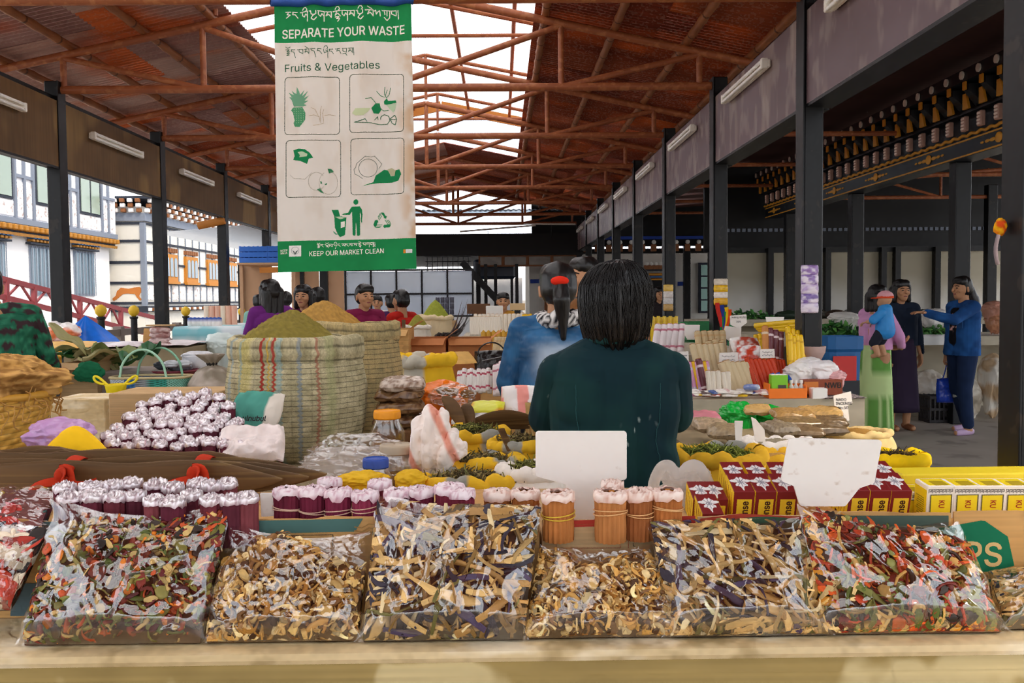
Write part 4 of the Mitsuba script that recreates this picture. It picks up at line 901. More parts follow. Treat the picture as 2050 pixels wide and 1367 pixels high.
on_box(k, [(60, 1042), (170, 1042), (170, 1060), (60, 1060)], 'grey_band', '#5f7474'); on_box(k, [(30, 1165), (168, 1165), (168, 1230), (25, 1230)], 'grey_band', '#55696f')
k, *_ = front_box(176, 505, 'tan cardboard box mostly hidden behind the first full bag', 2, 1045)
on_box(k, [(420, 1048), (500, 1048), (500, 1062), (420, 1062)], 'grey_band', '#5f7474')
k, *_ = front_box(512, 768, 'tan cardboard box with grey green top band behind the second full bag', 3, 1036)
on_box(k, [(514, 1040), (728, 1036), (712, 1062), (508, 1066)], 'green_band', '#4c6f6a'); line_on_box(k, [[(500, 1071), (668, 1068), (668, 1090)]], .0012, 'frame_line', '#3a3026')
rgl = random.Random(5)
for j in range(3):
    pts = [(712 + 14 * i, 1062 - 8 * j + (i % 2) * 5 - 3 * i + 6) for i in range(5)]
    line_on_box(k, [pts], .004 - .001 * j, 'torn_fold', '#a87f4a', .003 + .001 * j)
k, *_ = front_box(774, 1080, 'plain tan cardboard box hidden behind the first bag of long strips', 4, 1030)
k, *_ = front_box(1085, 1392, 'worn cardboard box with red printed edge reading TO', 5, 1040, 'card_pale')
on_box(k, [(1086, 1042), (1300, 1034), (1390, 1030), (1390, 1045), (1086, 1055)], 'red_edge', '#b0392e')
line_on_box(k, [[(1113, 1095), (1113, 1055), (1118, 1048), (1232, 1046), (1238, 1052), (1241, 1094)], [(1113, 1095), (1241, 1094)], [(1257, 1094), (1257, 1076), (1320, 1074)]], .0010, 'form_line', '#a8583a', .003)
text_on_box(k, 'TO', 1121, 1064, .0068, '#9a4a34', False, .003); text_on_box(k, 'L', 1265, 1091, .007, '#5a4a3a', True, .003)
k, *_ = front_box(1396, 1640, 'cardboard box with red top edge and dark green printed arc below the red incense cartons', 6, 1030, 'card_pale')
on_box(k, [(1400, 1036), (1480, 1026), (1640, 1034), (1640, 1050), (1400, 1050)], 'red_edge', '#a8402e')
arc = lambda r0, r1: [(1530 + r1 * math.cos(t) * 2.0, 1130 - r1 * math.sin(t)) for t in np.linspace(.45, 2.7, 18)] + [(1530 + r0 * math.cos(t) * 2.0, 1130 - r0 * math.sin(t)) for t in np.linspace(2.7, .45, 18)]
on_box(k, arc(72, 98), 'green_arc', '#3f5a44', .0028); on_box(k, arc(40, 70), 'red_arc', '#a8503c', .0028)
k, *_ = front_box(1646, 1900, 'plain cardboard box hidden behind the coarse pepper mix', 7, 1024)
on_box(k, [(1650, 1030), (1895, 1030), (1895, 1060), (1650, 1060)], 'green_band', '#4a5a50')
k, *_ = front_box(1906, 2220, 'brown cardboard box with a green octagon and pale letters PS at the right edge', 8, 1022)
on_box(k, [(1875, 1055), (1960, 1040), (1968, 1041), (2013, 1072), (2026, 1130), (1975, 1142), (1880, 1142)], 'green_octagon', '#0f6b4a')
text_on_box(k, 'P', 1922, 1128, .048, '#cfae74', True, .003); text_on_box(k, 'S', 1962, 1130, .048, '#cfae74', True, .003)
# ---------------------------------------------------------------- incense bundles on the boxes
def sticks_mesh(r, h, n, seed):
    rs = np.random.default_rng(seed); a = np.linspace(0, 2 * np.pi, n * 4, endpoint=False)
    rr_ = r * (1 - .10 * (.5 - .5 * np.cos(a * n)) * 1.6); rings = []
    for z, s in ((0, .98), (h * .3, 1), (h * .55, .97), (h * .8, 1.0), (h, 1.0)): rings.append(np.c_[rr_ * s * np.cos(a), rr_ * s * np.sin(a), a * 0 + z])
    return loft(rings)
def crumple(r, h, seed, dome, amp, nr=8, na=26, lip=0.0, hole=0.0):
    "crumpled plastic gathered over the top of a bundle"
    def fn(u, v):
        a = v * 2 * np.pi; q = np.clip((u - .24) / .76, 0, 1); rad = r * (1.03 * (1 - q) + hole * q)
        side = np.clip((.25 - u) / .25, 0, 1)
        n = meshkit.noise(np.stack([np.cos(a) * 4, np.sin(a) * 4, u * 7 + seed * 3.3], -1)) - .5; f = np.abs(meshkit.noise(np.stack([np.cos(a) * 2.6 + u * 2, np.sin(a) * 2.6, u * 0 + seed], -1)) - .5) * 2
        z = h - side * lip * (.45 + 1.1 * meshkit.noise(np.stack([np.cos(a) * 3.2, np.sin(a) * 3.2, u * 0 + seed * 2.1], -1))) + dome * np.sin(np.clip((u - .2) / .8, 0, 1) * np.pi / 2) + amp * (n + .6 * (1 - f)) * np.clip(u * 3 + .35, 0, 1)
        rad = rad * (1 + .10 * n * (1 - u))
        return rad * np.cos(a), rad * np.sin(a), z
    return grid(fn, nr, na, wrap=True)
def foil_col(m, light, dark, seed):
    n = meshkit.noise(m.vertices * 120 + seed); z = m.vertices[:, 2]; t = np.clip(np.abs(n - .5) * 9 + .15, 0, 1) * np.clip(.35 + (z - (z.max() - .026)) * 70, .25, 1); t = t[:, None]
    return np.array(C(dark)) * (1 - t) + np.array(C(light)) * t  # crease shade painted as dark lines; lower lip tinted by the sticks
def band_mesh(r, z, seed):
    a = np.linspace(0, 2 * np.pi, 33)
    rs = np.random.default_rng(seed); w1, w2 = rs.uniform(0, 6, 2); out = []
    for j in range(2):
        p = np.c_[(r + .001) * np.cos(a), (r + .001) * np.sin(a), z + .006 * j + .004 * np.sin(a + w1 + j)]
        out.append(tube(p, .0014, 5, False))
    return cat_(out)
FOIL, BAND, BROWN = [], [], []
for s in range(5):
    st = sticks_mesh(.0235, .1, 11, s); cr_ = crumple(.0248, .1, s, .006, .013, lip=.010, na=40)
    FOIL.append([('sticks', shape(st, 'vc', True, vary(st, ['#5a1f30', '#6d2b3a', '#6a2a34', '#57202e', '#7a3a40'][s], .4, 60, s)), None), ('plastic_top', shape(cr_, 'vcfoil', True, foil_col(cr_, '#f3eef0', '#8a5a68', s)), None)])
    st = sticks_mesh(.029, .1, 15, 20 + s); cr_ = crumple(.0302, .1, 30 + s, .003, .009, lip=.014, na=40, hole=.30 if s % 2 else .08)
    ins = move(sticks_mesh(.013, .004, 7, 3), (0, 0, .0985)); bd = band_mesh(.0295, .052 + .006 * (s % 3), s)
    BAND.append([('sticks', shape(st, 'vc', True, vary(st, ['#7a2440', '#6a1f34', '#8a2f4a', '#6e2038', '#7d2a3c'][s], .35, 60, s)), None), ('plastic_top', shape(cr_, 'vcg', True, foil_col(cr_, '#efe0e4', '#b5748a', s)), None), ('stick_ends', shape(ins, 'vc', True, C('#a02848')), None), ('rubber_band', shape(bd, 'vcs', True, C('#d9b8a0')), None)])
    st = sticks_mesh(.0315, .1, 17, 40 + s); cr_ = crumple(.0327, .1, 50 + s, .003, .009, lip=.014, na=40, hole=.55 if s % 2 == 0 else .2)
    bd = band_mesh(.032, .055 + .005 * (s % 3), s + 9); ins = cat_([move(sticks_mesh(.006, .006, 5, 1), (.012 * math.cos(t), .012 * math.sin(t), .094 + .002 * (i % 3))) for i, t in enumerate(np.arange(0, 6.2, .9))])
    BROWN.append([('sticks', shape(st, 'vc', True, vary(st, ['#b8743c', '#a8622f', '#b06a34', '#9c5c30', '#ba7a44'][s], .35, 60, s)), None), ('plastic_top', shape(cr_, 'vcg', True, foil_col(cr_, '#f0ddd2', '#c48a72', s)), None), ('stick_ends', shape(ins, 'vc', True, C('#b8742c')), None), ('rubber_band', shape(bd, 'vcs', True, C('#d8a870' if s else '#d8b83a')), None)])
def stand(base, lab, proto, px, py_top, z, grp, s=1.0, sz=1.0, rgen=rgl, cat='incense bundle'):
    "stands so that the middle of its top is seen at the pixel, base at height z"
    p = G(px, py_top, z + .1 * sz); 
    return copies(base, lab, cat, proto, M4((p[0], p[1], z), rz=rgen.uniform(0, 6.28), s=(s, s, sz)), grp)
i = 0
for px, py in [(130, 976), (182, 974), (190, 988), (228, 972), (262, 967), (312, 970), (346, 976), (396, 968), (422, 972), (455, 968)]:
    stand('incense_bundle', f'silver topped maroon incense bundle, {ORD[i]} from the left in the row touching the seed pods', FOIL[i % 5], px, py, BXT, 'silver topped bundles, back row', rgl.uniform(.88, 1.05), .98); i += 1
for px, py in [(140, 996), (185, 994), (231, 994), (272, 992), (310, 1002), (346, 1004), (383, 991), (423, 1000), (462, 1000), (494, 996)]:
    stand('incense_bundle', f'silver topped maroon incense bundle, {ORD[i - 10]} from the left in the front row', FOIL[i % 5], px, py, BXT, 'silver topped bundles, front row', rgl.uniform(.88, 1.05), .95); i += 1
for n_, (px, py, lb) in enumerate([(574, 982, 'maroon incense bundle with open red middle beside the small white tag'), (625, 980, 'maroon incense bundle, second of the banded row'), (677, 984, 'maroon incense bundle with pale band, third of the banded row'), (731, 988, 'lower maroon incense bundle, fourth of the banded row'), (796, 984, 'maroon incense bundle behind the corner of the tall bag'), (842, 981, 'maroon incense bundle with open red middle right of the tall bag corner'), (901, 975, 'tallest maroon incense bundle, last of the banded row in front')]):
    stand('incense_bundle', lb, BAND[[1, 3, 0, 2, 1, 3, 4][n_]], px, py, BXT - .002, 'banded maroon bundles', .98 if n_ < 6 else 1.08, [.95, .96, .93, .9, .93, .95, 1.02][n_])
for px, py, lb in [(660, 962, 'maroon incense bundle standing behind the second and third banded bundle'), (760, 966, 'maroon incense bundle standing behind the fourth banded bundle'), (925, 984, 'maroon incense bundle half hidden behind the tallest one')]:
    stand('incense_bundle', lb, BAND[4], px, py, BXT, 'banded maroon bundles', .9, .95)
for n_, (px, py, lb) in enumerate([(996, 985, 'pale topped brown incense bundle, first of the brown row'), (1052, 985, 'brown incense bundle with open middle, second of the brown row'), (1117, 990, 'brown incense bundle with yellow band left of the big white sign stem'), (1222, 988, 'brown incense bundle with open middle right of the big white sign stem'), (1280, 985, 'brown incense bundle between two others right of the sign'), (1335, 985, 'last brown incense bundle beside the clear carrier bag')]):
    stand('incense_bundle', lb, BROWN[[1, 2, 0, 4, 3, 2][n_]], px, py, BXT - .002, 'brown incense bundles', [.92, .92, 1.05, 1.05, .95, 1.0][n_], [.9, .92, .95, .98, .98, .98][n_])
stand('incense_bundle', 'brown incense bundle standing behind the one right of the sign stem', BROWN[3], 1226, 968, BXT, 'brown incense bundles', .75, 1.0)
# ---------------------------------------------------------------- incense cartons
def carton(w, d, h, kind):
    out = [('body', shape(cbox(w, d, h, .0015, (0, 0, h / 2)), 'vcs', False, C('#7a1a1c' if kind == 0 else '#efe9dc')), None)]
    e = .0006
    if kind == 0:
        out.append(('side_panel', shape(cat_([bx(s * (w / 2 + e / 2) - e / 2, s * (w / 2 + e / 2) + e / 2, -d / 2 + .001, d / 2 - .004, .002, h - .002) for s in (-1, 1)]), 'vcs', False, C('#e8c022')), None))
        out.append(('side_lines', shape(cat_([bx(s * (w / 2 + 1.5 * e) - e / 2, s * (w / 2 + 1.5 * e) + e / 2, -d * .3 + j * d * .2, -d * .3 + j * d * .2 + .0012, .01, h - .012) for s in (-1, 1) for j in range(4)]), 'vcs', False, C('#a8641c')), None))
        out.append(('label_panel', shape(bx(-w * .34, w * .38, -d / 2 - 2 * e, -d / 2, .004, h - .02), 'vcs', False, C('#e6bf2a')), None))
        tm = meshkit.text_mesh('Incense', .0145, .0008, True); v = tm.vertices.copy()
        L = np.ptp(v[:, 0]); tm.vertices = np.c_[-(v[:, 1] - .0075) + .002, v[:, 2] * 0 - d / 2 - 2 * e - v[:, 2], v[:, 0] - v[:, 0].min() + h - .025 - L]
        keep = tm.vertices[tm.faces].min(1)[:, 2] > .006; tm.update_faces(keep); tm.remove_unreferenced_vertices(); tm.faces = tm.faces[:, ::-1]
        out.append(('lettering', shape(tm, 'vcs', False, C('#3a1a10')), None))
        rs = np.random.default_rng(3); pts = [((.35 + .13 * math.sin(5 * t) + .09 * math.sin(11 * t)) * w * math.cos(t), (.33 + .12 * math.sin(7 * t)) * d * math.sin(t)) for t in np.linspace(0, 6.28, 60)]
        out.append(('emblem', shape(move(prism(Polygon(pts).buffer(0), .0006), (0, 0, h)), 'vcs', False, C('#e6e2e0')), None))
        out.append(('emblem_detail', shape(move(prism(shapely.union_all([LineString([(0, 0), (.26 * w * math.cos(t), .24 * d * math.sin(t))]).buffer(.0008) for t in np.arange(0, 6.2, .8)] + [Point(0, 0).buffer(.13 * w).exterior.buffer(.0007)]), .0004), (0, 0, h + .0006)), 'vcs', False, C('#8d8a94')), None))
    else:
        y = '#ecd21e'
        out.append(('side_panel', shape(cat_([bx(s * (w / 2 + e / 2) - e / 2, s * (w / 2 + e / 2) + e / 2, -d / 2 + .003, d / 2 - .003, .003, h - .012) for s in (-1, 1)]), 'vcs', False, C(y)), None))
        out.append(('side_print', shape(cat_([bx(s * (w / 2 + 1.5 * e) - e / 2, s * (w / 2 + 1.5 * e) + e / 2, -d * .3, d * .3 - .004 * (j % 3), .012 + j * .006, .0135 + j * .006) for s in (-1, 1) for j in range(10)]), 'vcs', False, C('#6a6420')), None))
        out.append(('label_panel', shape(bx(-w * .36, w * .36, -d / 2 - 2 * e, -d / 2, .004, h - .026), 'vcs', False, C(y)), None))
        out.append(('panel_frame', shape(upright(prism(sbox(-w * .38, .003, w * .38, h - .024).exterior.buffer(.0009), .0008)).apply_translation((0, -d / 2 - 2 * e, 0)), 'vcs', False, C('#5a5420')), None))
        zz = h - .014; keyp = []
        nk = 7
        for j in range(nk):
            x0 = -w * .45 + j * w * .9 / nk; s_ = w * .9 / nk
            keyp.append(LineString([(x0, zz - .005), (x0, zz + .005), (x0 + s_ * .7, zz + .005), (x0 + s_ * .7, zz - .002), (x0 + s_ * .35, zz - .002), (x0 + s_ * .35, zz + .001)]).buffer(.0006))
        out.append(('key_pattern', shape(upright(prism(shapely.union_all(keyp), .0006)).apply_translation((0, -d / 2 - .0001, 0)), 'vcs', False, C('#55504a')), None))
        out.append(('top_panel', shape(bx(-w * .4, w * .4, -d * .4, d * .4, h, h + .0008), 'vcs', False, C(y)), None)); out.append(('tape', shape(bx(-w * .2, w * .3, -d * .42, d * .1, h + .0008, h + .0014), 'vcg', False, C('#b8a024')), None))
        tm = meshkit.text_mesh('KU', .012, .0008, True); v = tm.vertices.copy(); L = np.ptp(v[:, 0])
        tm.vertices = np.c_[(v[:, 1] - .004), v[:, 2] * 0 - d / 2 - 2 * e - v[:, 2], -(v[:, 0] - v[:, 0].min()) + h - .04]; tm.faces = tm.faces
        keep = tm.vertices[tm.faces].min(1)[:, 2] > .006; tm.update_faces(keep); tm.remove_unreferenced_vertices()
        out.append(('lettering', shape(tm, 'vcs', False, C('#a0321c')), None))
    return out
CW, CH = .0455, .09
CARR, CARY = carton(CW, .085, CH, 0), carton(.062, .06, .105, 1)
def car(px, py, lab, proto, grp, h, s=1.0, rz=0, tilt=.10, z=None, Y=None):
    "front top edge's middle is seen at the pixel"
    z = z if z is not None else BXT + .001
    d = .085 if proto is CARR else .06
    p = G(px, py, z + h * s) if Y is None else W(px, py, Y)
    return copies('incense_carton', lab, 'incense carton', proto, M4((p[0], p[1] + d / 2 * s, p[2] - h * s), rz=rz, s=s), grp)
def row(pxs, py, Y, names, grp, proto, h, z0=None):
    for px, nm in zip(pxs, names):
        p = W(px, py, Y); s = 1.0
        tl = .30 if proto is CARR else .10; hz = CH if proto is CARR else .105; sz = h / hz; M = M4((0, 0, 0), rx=tl, rz=rgl.uniform(-.03, .03), s=(1, 1, sz))
        M[:3, 3] = p - M[:3, :3] @ np.array([0, -(.0425 if proto is CARR else .03), hz]); copies('incense_carton', nm, 'incense carton', proto, M, grp)
G1 = 'red and yellow incense cartons'
row([1491, 1535, 1578], 984, 2.00, ['red and yellow incense carton reading Incense, front row ' + t for t in ('left end', 'second from the left', 'beside the tilted white sign')], G1, CARR, .085)
row([1478, 1525, 1572], 958, 2.095, ['red topped incense carton, back row ' + t for t in ('left end', 'second from the left', 'behind the tilted white sign')], G1, CARR, .105)
row([1438, 1409], 1000, 2.02, ['lower red and yellow incense carton left of the tall front row', 'lowest red and yellow incense carton beside the clear carrier bag'], G1, CARR, .07)
row([1428], 1028, 1.945, ['small red and yellow incense carton leaning at the box edge'], G1, CARR, .05)
row([1722, 1765, 1806], 982, 2.00, ['red and yellow incense carton reading Incense right of the tilted white sign, ' + t for t in ('nearest to it', 'second from it', 'third from it')], G1, CARR, .085)
row([1700, 1745, 1783], 956, 2.095, ['red topped incense carton right of the tilted sign, back row ' + t for t in ('nearest to it', 'middle', 'right end')], G1, CARR, .105)
G2 = 'yellow and white incense cartons'
row([1885, 1938, 1988, 2040, 2092], 973, 2.02, ['yellow and white patterned carton, ' + t for t in ('first beside the red cartons', 'second from the red cartons', 'third from the red cartons', 'fourth from the red cartons', 'cut off by the right edge')], G2, CARY, .085)
row([1842, ], 985, 2.09, ['yellow and white patterned carton tucked behind the first of its row'], G2, CARY, .08)
solo('yellow_strip_box', 'long flat yellow box lying behind the yellow and white cartons', 'box', cbox(.5, .09, .07, .004, tuple(W(1990, 968, 2.26))), 'vcs', color=C('#e6cf2c'))
# ---------------------------------------------------------------- white price boards
scene['board_white'] = bump(pr(proc(lambda p, n, uv: mix(C('#eee9e2'), C('#a98a68'), smoothstep(.68, .85, fbm(p.x * 46 + 3, p.y * 46, p.z * 46, 4)) * .4)), .35, .5), lambda p, n, uv: fbm(p.x * 60, p.y * 60, p.z * 60, 2) * .0008)
def board(lab, pts, Y, rot=0.0, r=.012, grp=None, th=.007, zfloor=None):
    P = [tuple(XZ(*p, Y)) for p in pts]; pg_ = Polygon(P).buffer(-r * .6).buffer(r, resolution=6).buffer(-r * .4)
    m = upright(prism(pg_, th)); m.vertices[:, 1] += Y
    k = thing('price_board', lab, 'sign', grp); put(k, shape(m, 'board_white', 30))
    if zfloor is not None: part(k, 'foot', cbox(.06, .05, .01, .003, (np.mean([p[0] for p in P[2:5]]), Y, zfloor + .005)), 'board_white')
    return k
board('large blank white price board standing among the brown incense bundles', [(1072, 862), (1254, 862), (1254, 958), (1206, 968), (1200, 1040), (1146, 1040), (1132, 968), (1072, 952)], 2.06, zfloor=BXT)
m_ = [(1578, 876), (1764, 880), (1748, 966), (1718, 976), (1690, 1012), (1600, 1012), (1588, 972), (1562, 962)]
board('large blank white price board tilted in front of the red incense cartons', m_, 1.965, zfloor=BXT)
board('small white plastic tag beside the first banded maroon bundle', [(521, 986), (548, 986), (552, 1032), (524, 1034)], 1.955, r=.004, th=.003, zfloor=None)
# ================================================================ the stall platforms behind the counter
scene['plat'] = pr(proc(lambda p, n, uv: mix(C('#a89878'), C('#7d7058'), fbm(p.x * 5, p.y * 5, p.z * 5, 4))), .8, .25)
ZA1, ZA2, ZBB = .80, .72, .45
k = thing('stall_platform', 'concrete stall platform on the left under the big sacks', 'platform'); put(k, shape(bx(-3.4, .06, 2.53, 3.85, 0, ZA1), 'plat'))
part(k, 'middle_step', bx(-3.6, -.12, 3.85, 5.2, 0, ZA2), 'plat'); part(k, 'rear_step', bx(-2.6, .12, 5.2, 6.0, 0, ZA2), 'plat'); part(k, 'rear_step', bx(-3.4, .12, 6.0, 6.72, 0, ZA2), 'plat')
k = thing('stall_platform', 'low concrete platform on the right under the yellow sacks and grain packets', 'platform'); put(k, shape(bx(.8, 1.9, 2.75, 4.1, 0, ZBB), 'plat')); part(k, 'rear_step', bx(.8, 2.2, 4.1, 5.4, 0, ZBB), 'plat')

def circ(n): return np.linspace(0, 2 * np.pi, n, endpoint=False)
def sack_body(c, r0, r1, z0, z1, seed, fold=.02, n=72, m=26, flat=1.0, lean=(0, 0)):
    def fn(u, v):
        a = v * 2 * np.pi; prof = r0 + (r1 - r0) * u + .035 * np.sin(np.pi * np.clip(u, 0, 1)) - .04 * np.exp(-u * 14)
        f = meshkit.fbm(np.stack([np.cos(a) * 2.2, np.sin(a) * 2.2, u * 1.5 + seed], -1), 3) - .5; g = meshkit.noise(np.stack([np.cos(a) * 6 + u * 2, np.sin(a) * 6, u * 5 + seed], -1)) - .5
        r = prof + fold * 2 * f + fold * .6 * g
        return c[0] + r * np.cos(a) + lean[0] * u, c[1] + r * np.sin(a) * flat + lean[1] * u, z0 + (z1 - z0) * u
    return grid(fn, m, n, wrap=True)
def rim_roll(c, r, z, t, seed, n=64, wob=.02, flat=1.0, lean=(0, 0)):
    a = np.linspace(0, 2 * np.pi, n + 1); f = meshkit.fbm(np.stack([np.cos(a) * 1.6, np.sin(a) * 1.6, a * 0 + seed], -1), 3) - .5; g = meshkit.noise(np.stack([np.cos(a) * 5, np.sin(a) * 5, a * 0 + seed + 4], -1)) - .5
    p = np.c_[c[0] + (r + wob * f * 2) * np.cos(a) + lean[0], c[1] + (r + wob * f * 2) * np.sin(a) * flat + lean[1], z + wob * 1.6 * g]
    m = tube(p, t * (1 + .35 * g), 12, False); m = rough(m, t * .16, 60, seed); v = m.vertices; a = np.arctan2(v[:, 1] - c[1], v[:, 0] - c[0]); m.vertices = v + m.vertex_normals * (t * .07 * np.sin(a * 23 + 6 * meshkit.noise(v * 25)) * (meshkit.noise(v * 14) > .4))[:, None]; return m
def mound(c, r, z, h, seed, n=40, m=20, amp=.008, flat=1.0, peak=(0, 0), pw=1.0):
    def fn(u, v):
        a = v * 2 * np.pi; rr_ = r * u
        x, y = rr_ * np.cos(a), rr_ * np.sin(a) * flat
        d = np.sqrt((x - peak[0]) ** 2 + (y - peak[1]) ** 2) / r
        zz = h * np.clip(1 - d ** 1.3, -.1, 1) ** pw if pw == 1 else h * np.clip(1 - d, 0, 1)
        zz = zz + amp * 2 * (meshkit.fbm(np.stack([x * 22, y * 22, u * 0 + seed], -1), 4) - .5) + amp * .8 * (meshkit.noise(np.stack([x * 160, y * 160, u * 0 + seed], -1)) - .5)
        return c[0] + x, c[1] + y, z + zz
    return grid(fn, m, n, wrap=True)
def cuff(c, r, zt, seed):
    "mouth of a sack folded outwards: in over the edge, then hanging down with a wavy hem"
    def fn(u, v):
        a = v * 2 * np.pi; f = meshkit.fbm(np.stack([np.cos(a) * 1.5, np.sin(a) * 1.5, a * 0 + seed], -1), 3) - .5; g = meshkit.fbm(np.stack([np.cos(a) * 5, np.sin(a) * 5, u * 2 + seed], -1), 3) - .5
        drop = .085 + .05 * f
        dr_ = np.interp(u, [0, .2, .38, .52, .7, 1], [-.034, -.024, -.002, .02, .026, .010]); dz = np.interp(u, [0, .2, .38, .52, .7, 1], [-.03, .012, .026, .012, -.45, -1]); z = np.where(dz > 0, dz, dz * np.where(u > .5, drop, 1))
        rr_ = r + dr_ + .022 * f + .016 * g * np.clip(u * 2, 0, 1)
        return c[0] + rr_ * np.cos(a), c[1] + rr_ * np.sin(a), zt + z + .03 * f + .010 * g
    return grid(fn, 30, 120, wrap=True)
# plaid woven sacks
def frac_(x): return x - dr.floor(x)
def plaid(seed, base, red):
    def fn(p, n, uv):
        v, u = uv.x, uv.y
        hl = smoothstep(.80, .93, noise(v * 62 + .6 * noise(u * 9, v * 5), 1.0, seed)) ; hk = 1 - dr.abs(frac_(v * 23 + .10 * noise(u * 7, v * 4)) - .5) * 2
        c = mix(C(base), C('#8f8662'), fbm(u * 40, v * 18, seed, 3)); c = mix(c, C('#4f4a36'), smoothstep(.72, .95, hk) * (.45 + .4 * noise(u * 120, v * 23)))
        vk = 1 - dr.abs(frac_(u * 46) - .5) * 2; c = mix(c, C('#6a6348'), smoothstep(.75, .95, vk) * .45 * noise(u * 46, v * 60))
        if red:
            for uc, w_, col, s_ in ((.705, .0035, '#9c3b30', 1), (.733, .003, '#a84a3c', 1), (.72, .002, '#c8a23a', .8), (.745, .006, '#8fb0b0', .55), (.655, .02, '#c9bb55', .4), (.64, .004, '#7fa0a8', .5), (.79, .004, '#7c8c98', .6), (.83, .003, '#9c5b48', .7), (.60, .006, '#8fa8b0', .5), (.86, .01, '#9aa26a', .4)):
                c = mix(c, C(col), smoothstep(w_ * 1.5, w_ * .6, dr.abs(u - uc - .002 * dr.sin(v * 160))) * s_)
        return c * (.74 + .36 * noise(u * 420, v * 260))
    return fn
scene['sack_plaid'] = bump(pr(proc(plaid(1.0, '#d8cca6', True)), .85, .2), lambda p, n, uv: (noise(p.x * 170, p.y * 170, p.z * 170) * .0012 + fbm(p.x * 14, p.y * 14, p.z * 14, 3) * .012), 1.0, 2e-3)
scene['sack_tan'] = bump(pr(proc(plaid(2.0, '#c9b07a', False)), .85, .2), lambda p, n, uv: (noise(p.x * 170, p.y * 170, p.z * 170) * .0012 + fbm(p.x * 14, p.y * 14, p.z * 14, 3) * .012), 1.0, 2e-3)
def big_sack(px, Y, r, zt, mat, rimcol, lab, clab, cname, ccol, peakh, seed, rimmat='vcc', z0=ZA1, lx=0):
    X = (px - 1003) / FOC * Y; k = thing('woven_sack', lab, 'sack')
    b = sack_body((X, Y), r * .97, r, z0, zt, seed, .012, 120, 34); part(k, 'body', b, mat, True, uv=b.metadata['uv'])
    rm = cuff((X, Y), r, zt, seed); part(k, 'folded_cuff', rm, mat, True, uv=np.c_[rm.metadata['uv'][:, 0] * .16 + .84, rm.metadata['uv'][:, 1]])
    m = mound((X, Y), r - .01, zt - .03, peakh, seed, 80, 40, .012, peak=(lx, -.02)); solo(cname, clab, 'powder', m, 'vc', True, color=vary(m, ccol, .45, 90, seed), kind='stuff')
big_sack(594, 3.6, .238, 1.245, 'sack_plaid', '#b8ad84', 'tall plaid woven sack with red stripes and rolled rim heaped with green powder', 'olive green powder heaped in the plaid sack', 'green_powder', '#7d6f2e', .155, 31, lx=-.02)
big_sack(692, 4.22, .225, 1.285, 'sack_tan', '#b39a62', 'tan woven sack behind the plaid one heaped with yellow brown powder', 'yellow brown powder heaped in the tan sack behind the plaid one', 'brown_powder', '#a9803c', .15, 33, lx=-.09)

# ---------------------------------------------------------------- seed pods tied with red ribbons
def pod(xa, xb, y, zc, w, th, bend, tipL, seed):
    n = 40; s = np.linspace(0, 1, n); x = xa + (xb - xa) * s
    wid = w * np.minimum(1, np.minimum((s + tipL) * 9, (1 - s) * 5.5 + .02) ** .75); rings = []
    a = circ(14)
    for i in range(n):
        zz = zc + bend * (1 - (2 * s[i] - 1) ** 2) + .004 * math.sin(s[i] * 17 + seed); yy = y + .012 * math.sin(s[i] * 5 + seed)
        cr_ = .004 * np.sin(a) ** 2 * np.sign(np.cos(a))
        rings.append(np.c_[a * 0 + x[i], yy + th * np.cos(a) + cr_, zz + wid[i] * np.sin(a)])
    return loft(np.array(rings))
scene['pod_skin'] = pr(proc(lambda p, n, uv: mix(mix(C('#46321d'), C('#765632'), fbm(p.x * 1.5, p.z * 55, p.y * 20, 3)), C('#8f7140'), smoothstep(.7, .9, noise(p.x * 3, p.z * 200, 1.0)) * .35)), .6, .3)
def bundle_(lab, pods, ribs):
    k = thing('seed_pod_bundle', lab, 'seed pods')
    for a in pods: part(k, 'pod', pod(*a), 'pod_skin', 35)
    for j, (px, y, z, sgn) in enumerate(ribs):
        x = W(px, 920, y)[0]; a = np.linspace(0, 2 * np.pi, 25)
        m = [tube(np.c_[x + .012 * np.sin(a * 1.0), y + .062 * np.cos(a), z + .055 * np.sin(a)], .017, 8, False, .16, (0, 1, 0))]
        t = np.linspace(0, 1, 14)
        for q in (1, -1, .4): m.append(tube(np.c_[x + sgn * q * .085 * t + .01 * np.sin(t * 7), y - .07 - .02 * np.sin(t * 3), z + .022 - .03 * t * (1.3 - q) + .014 * np.sin(t * 5 + q)], .015 * (1 - .4 * t), 8, True, .2, (0, 1, 0)))
        m.append(move(ellipsoid((0, 0, 0), (.017, .012, .02), 2), (x, y - .066, z + .02)))
        mm = rough(cat_(m), .002, 60, j); part(k, 'red_ribbon', mm, 'vcc', True, color=vary(mm, '#b8351c', .3, 30, j))
xa, xb = W(-160, 930, 2.36)[0], W(652, 925, 2.36)[0]
bundle_('bundle of long flat dark brown seed pods tied with red ribbons lying across the boxes', [(xa, xb - .1, 2.315, .957, .044, .008, .004, .3, 1), (xa, xb - .04, 2.335, .952, .042, .007, .006, .3, 2), (xa, xb, 2.355, .952, .04, .007, .004, .3, 3), (xa, xb - .06, 2.372, .96, .042, .006, .004, .3, 4), (xa, xb - .15, 2.388, .965, .045, .006, .01, .3, 5)], [(146, 2.35, .955, 1), (404, 2.35, .955, 1)])
xa2, xb2 = W(-160, 890, 2.47)[0], W(235, 900, 2.47)[0]
k = thing('seed_pod_bundle', 'thinner dark pods lying behind the ribbon tied bundle at the left edge', 'seed pods')
for j in range(4): part(k, 'pod', pod(xa2, xb2 - .03 * j, 2.44 + .016 * j, .975 + .005 * j, .035, .006, -.01, .3, 6 + j), 'pod_skin', 35)
part(k, 'support_stone', bx(xa2, xb2 - .05, 2.44, 2.5, ZT, .945), 'plat')
